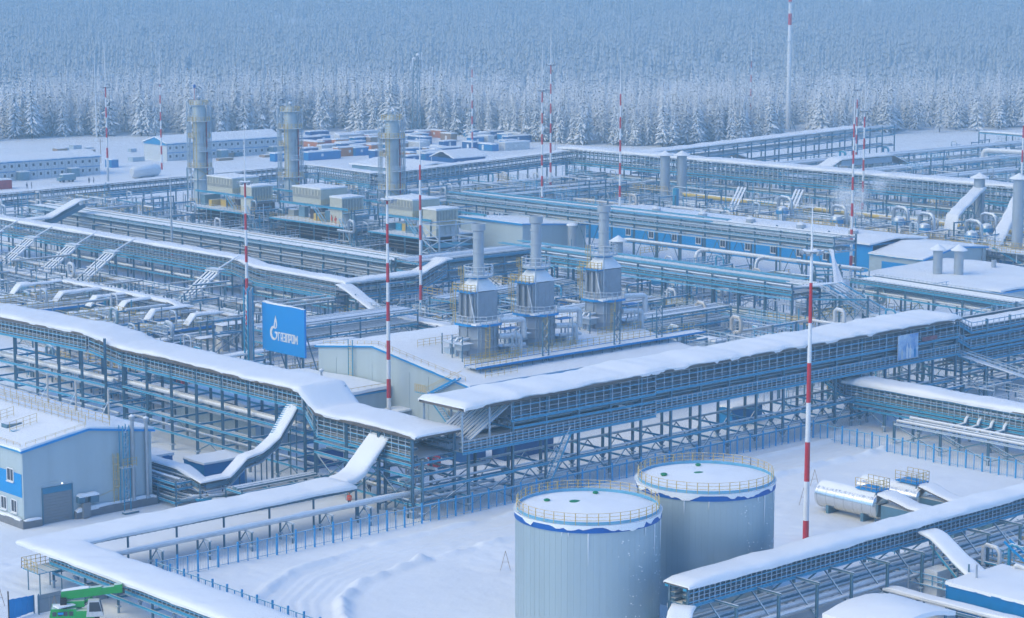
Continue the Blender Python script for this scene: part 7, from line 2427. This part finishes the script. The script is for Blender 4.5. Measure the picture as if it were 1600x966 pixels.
# ================================================================== CAMP, CONTAINERS AND THE FAR EDGE
def lodging(x0, x1, y0, depth, h, label, gable=None, wall='camp_wall', storeys=2, roof_h=1.4, seed=0, porches=(), tri=False):
    T = thing('lodging_house', label, 'building', (x0, y0, 0), None)
    b = MB(); b.box((x0, y0, 0), (x1, y0 + .2, h)); b.build('front_wall', wall, T)
    b = MB(); b.prism([(0, 0), (depth, 0), (depth, h), (depth / 2, h + roof_h), (0, h)], (x0 - .02, y0 + .21, 0), (0, 1, 0), (0, 0, 1), .2); b.build('end_wall', gable or wall, T)
    b = MB(); b.prism([(0, 0), (depth, 0), (depth, h), (depth / 2, h + roof_h), (0, h)], (x1 - .2, y0 + .21, 0), (0, 1, 0), (0, 0, 1), .2); b.build('end_wall', wall, T)
    b = MB(); b.hexa([(x0 - .5, y0 - .5, h), (x1 + .5, y0 - .5, h), (x1 + .5, y0 + depth / 2, h + roof_h), (x0 - .5, y0 + depth / 2, h + roof_h), (x0 - .5, y0 - .5, h + .15), (x1 + .5, y0 - .5, h + .15), (x1 + .5, y0 + depth / 2, h + roof_h + .15), (x0 - .5, y0 + depth / 2, h + roof_h + .15)]); b.build('roof_slope', 'camp_blue', T)
    b = MB(); b.hexa([(x0 - .5, y0 + depth / 2, h + roof_h), (x1 + .5, y0 + depth / 2, h + roof_h), (x1 + .5, y0 + depth + .5, h), (x0 - .5, y0 + depth + .5, h), (x0 - .5, y0 + depth / 2, h + roof_h + .15), (x1 + .5, y0 + depth / 2, h + roof_h + .15), (x1 + .5, y0 + depth + .5, h + .15), (x0 - .5, y0 + depth + .5, h + .15)]); b.build('roof_slope', 'camp_blue', T)
    snow_patch(T, (x0 - .4, y0 - .4), (x1 + .4, y0 + depth + .4), h + .15, .45, .1, seed=seed, slope=lambda x, y: roof_h * max(0, 1 - abs(y - y0 - depth / 2) / (depth / 2 + .4)))
    if tri:
        b = MB(); b.prism([(-.4, h - .35), (depth + .4, h - .35), (depth / 2, h + roof_h + .1)], (x0 - .32, y0, 0), (0, 1, 0), (0, 0, 1), .1); b.build('gable_board', 'camp_blue', T)
    for k in range(storeys):
        bar(T, 'storey_band', (x0, y0 - .04, h * (k + 1) / storeys - .12), (x1, y0 - .04, h * (k + 1) / storeys - .12), .08, .22, 'camp_blue')
    n = int((x1 - x0) / 2.5)
    for i in range(n + 1):
        xx = lerp(x0 + .05, x1 - .05, i / n)
        bar(T, 'module_joint', (xx, y0 - .03, 0), (xx, y0 - .03, h), .09, .1, 'camp_joint')
        if i < n:
            for k in range(storeys):
                zc = h * (k + .55) / storeys
                xm = lerp(x0, x1, (i + .5) / n)
                boxp(T, 'window_frame', (xm - .5, y0 - .05, zc - .55), (xm + .5, y0 - .003, zc + .55), 'frame_white')
                boxp(T, 'window', (xm - .4, y0 - .08, zc - .45), (xm + .4, y0 - .052, zc + .45), 'glass_dark')
    for xx in porches:
        boxp(T, 'porch', (xx, y0 - 2.6, 0), (xx + 3, y0 - .06, 2.7), 'camp_wall' if wall == 'camp_blue' else 'pipe_grey')
        snow_patch(T, (xx - .1, y0 - 2.7), (xx + 3.1, y0 - .1), 2.7, .3, .1, n=6, seed=seed + 1)
    return T


lodging(300, 373, 605, 13, 5.7, 'long two-storey lodging with snow roof at the left edge', seed=501, porches=(343, 361))
lodging(300, 366, 668, 12, 5.7, 'second lodging roof showing behind the first at the left edge', seed=502)
lodging(415.5, 464, 631, 14, 5.7, 'two-storey blue and grey lodging house in front of the forest', seed=503, tri=True, roof_h=2.0, porches=(436, 458))

yr = random.Random(600)
CM = ['navy_box', 'blue_box', 'white_box', 'navy_box', 'red_box', 'orange_box', 'blue_box', 'brown_box', 'white_box']
CL = {'navy_box': 'dark blue', 'blue_box': 'blue', 'white_box': 'white', 'red_box': 'red', 'orange_box': 'orange', 'brown_box': 'brown'}


def crate(x, y, L, w, h, m, label, group, along='x', seed=0, cat='container'):
    lo = (x, y)
    hi = (x + L, y + w) if along == 'x' else (x + w, y + L)
    T = thing('container', label, cat, (x, y, 0), group)
    boxp(T, 'body', (lo[0], lo[1], 0), (hi[0], hi[1], h), m)
    for k in range(2):
        if along == 'x':
            boxp(T, 'end_rib', (lo[0] + k * (L - .15), lo[1] - .06, 0), (lo[0] + k * (L - .15) + .15, lo[1] - .003, h), m)
        else:
            boxp(T, 'end_rib', (lo[0] - .06, lo[1] + k * (L - .15), 0), (lo[0] - .003, lo[1] + k * (L - .15) + .15, h), m)
    nm = 'door' if yr.random() < .5 else 'window'
    if along == 'x':
        boxp(T, nm, (lo[0] + L * .4, lo[1] - .05, .3 if nm == 'door' else 1.2), (lo[0] + L * .4 + 1, lo[1] - .002, 2.1), 'frame_white')
    else:
        boxp(T, nm, (lo[0] - .05, lo[1] + L * .4, .3 if nm == 'door' else 1.2), (lo[0] - .002, lo[1] + L * .4 + 1, 2.1), 'frame_white')
    snow_patch(T, lo, hi, h, .4, .12, n=6, seed=seed)


# yard between the towers and the forest: rows of snow-topped containers
cells = []
for row in range(9):
    for c_ in range(14):
        px = 478 + 26 * c_ + yr.uniform(-8, 8)
        py = 216 + 5.2 * row + yr.uniform(-1.5, 1.5) - .016 * (px - 480)
        if yr.random() < .40:
            continue
        if px < 560 and py > 244:
            continue
        if px > 690 and py > 236 - .03 * (px - 690):
            continue
        D = 65 * 3432 / (py + 50)
        s = (px - 800) / 3432 * D
        cells.append((FWD.x * D + LAT.x * s, FWD.y * D + LAT.y * s))
for k, (x, y) in enumerate(cells[:70]):
    m = CM[k % len(CM)]
    al = yr.choice('xxy')
    crate(x, y, yr.choice([6, 6, 9, 12]), yr.uniform(2.4, 3.4), yr.uniform(2.4, 3.1), m, '%s snow-topped container in the crowded yard before the forest' % CL[m], '%s yard containers' % CL[m], al, 600 + k)
crate(452, 600, 14, 3, 2.8, 'blue_box', 'row of blue cabins end to end before the lodging house', None, 'x', 690)
crate(441, 604, 8, 3, 2.8, 'blue_box', 'blue cabin with white door before the lodging house', None, 'x', 691)
crate(388, 622, 4, 2.6, 2.6, 'blue_box', 'lone blue cabin between the two lodgings', None, 'y', 692)
crate(320, 583, 9, 2.6, 2.7, 'red_box', 'red container at the left edge before the lodging', None, 'x', 693)
crate(432, 470, 7, 3, 2.6, 'panel_blue', 'bright blue cabin behind the far low rack', None, 'x', 694)
crate(398, 470, 5, 3, 2.6, 'panel_blue', 'bright blue box seen past the right-hand tower', None, 'x', 695)
# hall with the large snow roof in the yard
T = thing('storage_tent', 'broad low store with wide snow roof in front of the containers', 'building', (430, 520, 0))
b = MB(); b.box((430, 520, 0), (452, 548, 3.6)); b.build('wall', 'pipe_grey', T)
snow_patch(T, (429.6, 519.6), (452.4, 548.4), 3.6, .5, .2, seed=701, slope=lambda x, y: 1.4 * max(0, 1 - abs(x - 441) / 11.5))
T = thing('storage_tent', 'navy-walled shed with pitched snow roof in the container yard', 'building', (470, 545, 0))
b = MB(); b.box((470, 545, 0), (484, 556, 3.2)); b.build('wall', 'navy_box', T)
snow_patch(T, (469.6, 544.6), (484.4, 556.4), 3.2, .4, .2, seed=702, slope=lambda x, y: 2.2 * max(0, 1 - abs(y - 550.5) / 6))
for k in range(4):
    boxp(T, 'window', (471.5 + 3.2 * k, 544.95, 1.2), (472.9 + 3.2 * k, 544.99, 2.2), 'frame_white')
# snow heaps and planks near the camp
T = thing('plank_stacks', 'scattered snowy plank stacks between lodgings and forest', 'planks', (420, 680, 0))
for k in range(46):
    u = yr.random()
    D = yr.uniform(740, 815); s = yr.uniform(-170, -72)
    x, y = FWD.x * D + LAT.x * s, FWD.y * D + LAT.y * s
    boxp(T, 'plank_stack', (x, y, 0), (x + yr.uniform(2, 6), y + yr.uniform(1.5, 4), yr.uniform(.5, 1.6)), yr.choice(['shed_wood', 'frost_steel', 'shed_wood', 'steel']))
T = thing('horizontal_tank', 'pale lying tank on the snow right of the left-edge lodging', 'tank', (372, 588, 0))
b = MB(); b.tube([(372, 585, 2), (373, 585, 2), (383, 588, 2), (384, 588.3, 2)], [1.2, 1.9, 1.9, 1.2], 16); b.build('shell', 'pipe_white', T, smooth=True)
for t in (.3, .75):
    boxp(T, 'saddle', (372 + 12 * t - .3, 585 + 3.2 * t - 1, -.1), (372 + 12 * t + .3, 585 + 3.2 * t + 1, .9), 'steel')
T = thing('parked_van', 'dark van parked before the lodging porch', 'van', (351, 590, 0))
b = MB(); b.box((349, 589, .5), (354.5, 591.2, 1.5)); b.box((350, 589.1, 1.5), (354.3, 591.1, 2.4)); b.build('body', 'pipe_grey', T)
for xx in (350.2, 353.4):
    for yy in (589, 591):
        b = MB(); b.tube([(xx, yy, .4), (xx, yy + .22, .4)], .4, 12); b.build('wheel', 'rubber', T)
snow_patch(T, (350, 589.1), (354.3, 591.1), 2.4, .2, .0, n=5, seed=703)
for k, (x, y) in enumerate(((332.2, 579.9), (333.4, 579.3), (354.6, 581.6), (355.8, 580.9))):
    person(x, y, 0, 'stand' if k % 2 else 'walk', 'work_navy', ['dark-clad person near the red container, left of two', 'dark-clad person near the red container, right of two', 'dark-clad person on the snow by the lying tank, left of two', 'dark-clad person on the snow by the lying tank, right of two'][k], k * 1.3)

# tall chimney pole, telecom tower, thin white pole
T = thing('flare_chimney', 'very tall pale chimney with red and white top at upper right', 'chimney', (678, 580, 0))
z = 0
for k, (z1, m) in enumerate(((8, 'white_paint'), (22, 'white_paint'), (36, 'white_paint'), (42.5, 'white_paint'), (47, 'red_paint'), (51.5, 'white_paint'), (56, 'red_paint'), (60.5, 'white_paint'), (65, 'red_paint'))):
    b = MB(); b.lathe((678, 580, 0), [(lerp(1.0, .62, z / 65), z), (lerp(1.0, .62, z1 / 65), z1)], 16); b.build('pole_section', m, T, smooth=True); z = z1
for zz_ in (36, 51.5):
    b = MB(); b.lathe((678, 580, zz_), [(.7, 0), (1.5, 0), (1.5, .15), (.7, .15)], 14); b.build('ring_platform', 'frost_steel', T)
for a in (0, 2.1, 4.2):
    bar(T, 'stay', (678 + .8 * math.cos(a), 580 + .8 * math.sin(a), 6), (678 + 5 * math.cos(a), 580 + 5 * math.sin(a), 0), .2, .2, 'steel')
T = thing('telecom_tower', 'grey lattice telecom tower with antennas above the forest', 'tower', (552, 660, 0))
tx, ty, th_ = 552, 662, 33
for a in range(3):
    t = a * 2.094
    bar(T, 'leg', (tx + 2.2 * math.cos(t), ty + 2.2 * math.sin(t), 0), (tx + .9 * math.cos(t), ty + .9 * math.sin(t), th_), .25, .25, 'steel')
for k in range(11):
    z0, z1 = 3 * k, 3 * k + 3
    for a in range(3):
        t, t2 = a * 2.094, (a + 1) * 2.094
        r0, r1 = lerp(2.2, .9, z0 / th_), lerp(2.2, .9, z1 / th_)
        bar(T, 'lacing', (tx + r0 * math.cos(t), ty + r0 * math.sin(t), z0), (tx + r1 * math.cos(t2), ty + r1 * math.sin(t2), z1), .14, .14, 'steel')
for k in range(9):
    t = k * .7
    rr_ = 2.2 + .5 * (k % 2)
    z0 = 26 + 1.2 * (k % 4)
    bar(T, 'antenna', (tx + rr_ * math.cos(t), ty + rr_ * math.sin(t), z0), (tx + rr_ * math.cos(t), ty + rr_ * math.sin(t), z0 + 3.0), .4, .25, 'white_paint' if k % 3 else 'lamp_head')
    bar(T, 'antenna_arm', (tx, ty, z0 + 1.5), (tx + rr_ * math.cos(t), ty + rr_ * math.sin(t), z0 + 1.5), .12, .12, 'steel')
for k, a in enumerate((3.4, 4.4)):
    b = MB(); b.lathe((tx + 1.6 * math.cos(a), ty + 1.6 * math.sin(a), 30 + 1.6 * k), [(0, -.8), (.7, -.5), (.9, 0), (.7, .5), (0, .8)], 12); b.build('dish', 'white_paint', T, smooth=True)
T = thing('white_pole', 'thin pale pole in front of the forest at upper left', 'pole', (452, 735, 0))
b = MB(); b.tube([(452, 735, 0), (452, 735, 18), (452, 735, 33)], [.25, .2, .06], 8); b.build('pole', 'white_paint', T, smooth=True)
bar(T, 'cross_arm', (451, 736, 24), (453, 734, 24), .15, .15, 'white_paint')
for k, (px, py, h) in enumerate(((312, 560, 9), (395, 640, 8), (489, 600, 9), (530, 560, 9), (560, 610, 10))):
    T = thing('utility_pole', ['utility pole behind the left-edge lodging', 'utility pole left of the blue-gabled lodging', 'utility pole on the container yard, left one', 'utility pole on the container yard, right one', 'utility pole near the end of the container yard'][k], 'pole', (px, py, 0))
    bar(T, 'pole', (px, py, 0), (px, py, h), .22, .22, 'shed_wood', 'cyl8')
    bar(T, 'cross_arm', (px - .8, py + .8, h - .6), (px + .8, py - .8, h - .6), .12, .14, 'shed_wood')


# ------------------------------------------------------------------ steam: clouds of drifting frozen droplets
mat('steam_ice', (.93, .94, .96), .9, var=.02)


def steam(x, y, z, puffs, n, size, label, seed):
    """each puff (dx, dy, dz, radius) is filled with tiny flakes, thinning outwards"""
    r = np.random.RandomState(seed)
    cs = []
    for dx, dy, dz, pr in puffs:
        q = r.normal(0, 1, (int(n * pr * pr), 3)) * pr * .42
        cs.append(q + np.array([x + dx, y + dy, z + dz]))
    c = np.concatenate(cs)
    m = len(c)
    a = r.normal(0, 1, (m, 3))
    a /= np.linalg.norm(a, axis=1)[:, None]
    b = np.cross(a, r.normal(0, 1, (m, 3)))
    b /= np.linalg.norm(b, axis=1)[:, None]
    s_ = size * r.uniform(.5, 1.3, (m, 1))
    V = np.stack([c - a * s_, c + b * s_, c + a * s_ * .9], 1).reshape(-1, 3)
    me = bpy.data.meshes.new('steam')
    raw_mesh(me, V, np.arange(3 * m).reshape(-1, 3))
    me.materials.append(MATS['steam_ice'])
    o = bpy.data.objects.new('steam', me)
    C.objects.link(o)
    o['kind'] = 'stuff'
    tag(o, label, 'steam')


steam(408, 327, 9.0, [(0, 0, 0, 2.6), (-1, 2.5, 1.2, 3.0), (1, 5.5, 2.6, 3.2), (0, -1, 3.2, 2.6), (3, -4, 5.5, 2.4), (4, -7, 8, 1.6), (-1, 1, -1.8, 2.0)], 520, .075, 'white steam puff drifting among the upright vessels', 1)
steam(620, 372, 13, [(0, 0, 0, 6), (6, -6, 4, 6), (-4, 8, 2, 5), (10, -14, 7, 5)], 60, .11, 'thin pale vapour rising at the foot of the hill on the right', 2)

# ------------------------------------------------------------------ more small works between the racks: what fills the gaps in the plant
dr = random.Random(900)


def clutter(name, label, x0, x1, y0, y1, n_pipe, n_post, n_box, zmax, seed, cat='pipework', portals=0):
    r = random.Random(seed)
    T = thing(name, label, cat, ((x0 + x1) / 2, (y0 + y1) / 2, 0))
    for k in range(n_pipe):
        z = r.uniform(.8, zmax)
        rr_ = r.choice([.1, .14, .2, .28])
        m = r.choice(PIPE_MIX + ['pipe_white', 'frost_steel', 'blue_steel'])
        if r.random() < .5:
            yy, xa = r.uniform(y0, y1), r.uniform(x0, x1)
            xb = min(x1, xa + r.uniform(6, 24))
            pipe(T, (xa, yy, z), (xb, yy, z), rr_, m)
            ends = ((xa + .5, yy), (xb - .5, yy))
        else:
            xx, ya = r.uniform(x0, x1), r.uniform(y0, y1)
            yb = min(y1, ya + r.uniform(6, 24))
            pipe(T, (xx, ya, z), (xx, yb, z), rr_, m)
            ends = ((xx, ya + .5), (xx, yb - .5))
        for e in ends:
            bar(T, 'support', (e[0], e[1], 0), (e[0], e[1], z), .18, .18, 'steel')
        if r.random() < .35:
            e = ends[0]
            b = MB()
            b.tube([(e[0], e[1], z), (e[0], e[1] - .8, z + .1), (e[0], e[1] - 1.1, z + .5), (e[0], e[1] - 1.1, z + 2.0), (e[0], e[1] - .7, z + 2.5), (e[0], e[1] + .6, z + 2.6), (e[0], e[1] + 1, z + 2.2), (e[0], e[1] + 1, z + .3)], rr_ * 1.2, 8)
            b.build('pipe_loop', m, T, smooth=True)
    for m, cnt in (('yellow', n_pipe // 3), ('frost_steel', n_pipe), ('rail_blue', n_pipe // 2)):
        g = MB()                                   # thin handrails and conduit runs, far too fine to pick apart
        for k in range(cnt):
            xx, yy, z = r.uniform(x0, x1), r.uniform(y0, y1), r.uniform(.2, zmax)
            L_ = r.uniform(4, 14)
            dx, dy = (L_, 0) if r.random() < .5 else (0, L_)
            for h in (.55, 1.1):
                g.bar((xx, yy, z + h), (xx + dx, yy + dy, z + h), .09)
            for i in range(int(L_ / 1.4) + 1):
                t = i * 1.4 / L_
                g.bar((xx + dx * t, yy + dy * t, z if i % 4 else 0), (xx + dx * t, yy + dy * t, z + 1.1), .09)
            g.bar((xx, yy, z), (xx + dx, yy + dy, z), .5, .08)
        g.build('handrail_runs', m, T, kind='stuff')
    for k in range(n_post):
        xx, yy = r.uniform(x0, x1), r.uniform(y0, y1)
        bar(T, 'standpipe', (xx, yy, 0), (xx, yy, r.uniform(2.5, zmax + 2.5)), .2, .2, r.choice(['steel', 'frost_steel', 'pipe_zinc', 'blue_steel']), 'cyl8')
    for k in range(n_box):
        xx, yy = r.uniform(x0, x1), r.uniform(y0, y1)
        w_, d_, h_ = r.uniform(1.2, 3.6), r.uniform(1.2, 4.5), r.uniform(1.0, 3.2)
        boxp(T, 'equipment_box', (xx, yy, 0), (xx + w_, yy + d_, h_), r.choice(['frost_steel', 'pipe_grey', 'steel', 'pipe_white', 'stack_grey', 'blue_box']))
        if r.random() < .6:
            snow_patch(T, (xx, yy), (xx + w_, yy + d_), h_, .35, .1, n=5, seed=k)
    for k in range(portals):
        yy = r.uniform(y0, y1)
        xx = r.uniform(x0, x1 - 7)
        h_ = r.uniform(4, zmax + 3)
        for dx in (0, 6):
            bar(T, 'portal_column', (xx + dx, yy, 0), (xx + dx, yy, h_), .28, .28, 'steel', 'ibeam')
        for zz_ in (h_ - .2, h_ * .6):
            bar(T, 'portal_beam', (xx, yy, zz_), (xx + 6, yy, zz_), .22, .28, 'blue_steel', 'ibeam')
        bar(T, 'portal_brace', (xx, yy, .5), (xx + 6, yy, h_ * .6), .14, .14, 'steel')
        bar(T, 'portal_brace', (xx + 6, yy, .5), (xx, yy, h_ * .6), .14, .14, 'steel')
    return T


clutter('pipework', 'tangle of pipes and posts between far-left gallery and pale-pipe rack', 276, 318, 445, 512, 46, 40, 10, 6, 1, portals=16)
clutter('pipework', 'tangle of pipes behind the process blocks below the three towers', 336, 372, 380, 500, 50, 40, 14, 7, 2, portals=14)
clutter('pipework', 'tangle of pipes and posts in front of the distant gallery', 378, 444, 378, 462, 60, 50, 16, 7, 3, portals=20)
clutter('pipework', 'snowy pipework crowding the right field round the upright vessels', 394, 446, 262, 378, 70, 60, 20, 6, 4, portals=18)
clutter('pipework', 'pipework and small works between furnace rack and blue building', 304, 342, 254, 352, 46, 34, 16, 4, 5, portals=8)
clutter('pipework', 'pipework behind the furnace hall under the middle racks', 244, 294, 258, 314, 50, 40, 10, 5, 6, portals=14)
clutter('pipework', 'pipework of the left field between coolers and middle gallery', 204, 232, 304, 440, 60, 50, 14, 3.6, 7, portals=8)
clutter('pipework', 'low works and valves behind the long gallery near the billboard', 174, 204, 262, 318, 30, 26, 16, 3, 8, portals=4)
clutter('pipework', 'faint pipework spread beyond the distant gallery', 462, 640, 330, 446, 110, 80, 40, 7, 9, portals=40)
clutter('pipework', 'snowy valves and pipes under the corner gallery at lower right', 178, 232, 126, 137, 14, 8, 4, 2, 10)
clutter('pipework', 'pipework on the snow between right fence gallery and open rack', 250, 330, 150, 194, 30, 24, 10, 3.5, 11, portals=6)
clutter('pipework', 'pipework behind the main gallery before the blue-topped rack', 246, 300, 206, 248, 40, 30, 8, 5, 12, portals=10)
clutter('pipework', 'pipework and columns under the pale-pipe rack', 254, 300, 330, 440, 50, 40, 8, 5, 13, portals=12)

clutter('scaffolding', 'scaffold and stairs filling the gap between the first two process blocks', 308, 326, 429.5, 436.5, 14, 10, 3, 7, 21, 'scaffold', portals=10)
clutter('scaffolding', 'scaffold and stairs filling the gap between the last two process blocks', 308, 326, 391, 398.5, 14, 10, 3, 7, 22, 'scaffold', portals=10)
clutter('pipework', 'snowy pipework at the far right between gallery and hill', 470, 620, 262, 340, 70, 40, 30, 6, 23, portals=24)
clutter('pipework', 'small works on the snow behind the far-left gallery towers', 340, 430, 470, 512, 30, 24, 12, 4, 24, portals=8)

# snow-roofed pipe trestles and sheds beyond the distant gallery
for k, (x0, y0, x1, y1, z, lb) in enumerate(((470, 462, 520, 462, 8.5, 'faint snow-roofed trestle left of those beyond the distant gallery'), (500, 416, 540, 416, 9.0, 'faint snow-roofed trestle in the middle beyond the distant gallery'), (520, 300, 600, 318, 7.0, 'faint snow-roofed trestle at the far right beyond the distant gallery'), (480, 318, 560, 290, 6.0, 'faint long snow roof low at the far right'))):
    T = thing('roofed_trestle', lb, 'trestle', (x0, y0, 0))
    gallery_roof(T, [(x0, y0, z - 3), (lerp(x0, x1, .2), lerp(y0, y1, .2), z), (lerp(x0, x1, .8), lerp(y0, y1, .8), z), (x1, y1, z - 3)], 5, .5, .2, 800 + k, .3, step=1.5)
    for t in (.1, .3, .5, .7, .9):
        for s_ in (-2, 2):
            bar(T, 'leg', (lerp(x0, x1, t), lerp(y0, y1, t) + s_, 0), (lerp(x0, x1, t), lerp(y0, y1, t) + s_, z - 2), .3, .3, 'steel')
    for s_ in (-2.2, 2.2):
        bar(T, 'side_truss', (lerp(x0, x1, .2), lerp(y0, y1, .2) + s_, z - 1.2), (lerp(x0, x1, .8), lerp(y0, y1, .8) + s_, z - 1.2), .2, 1.6, 'frost_steel')
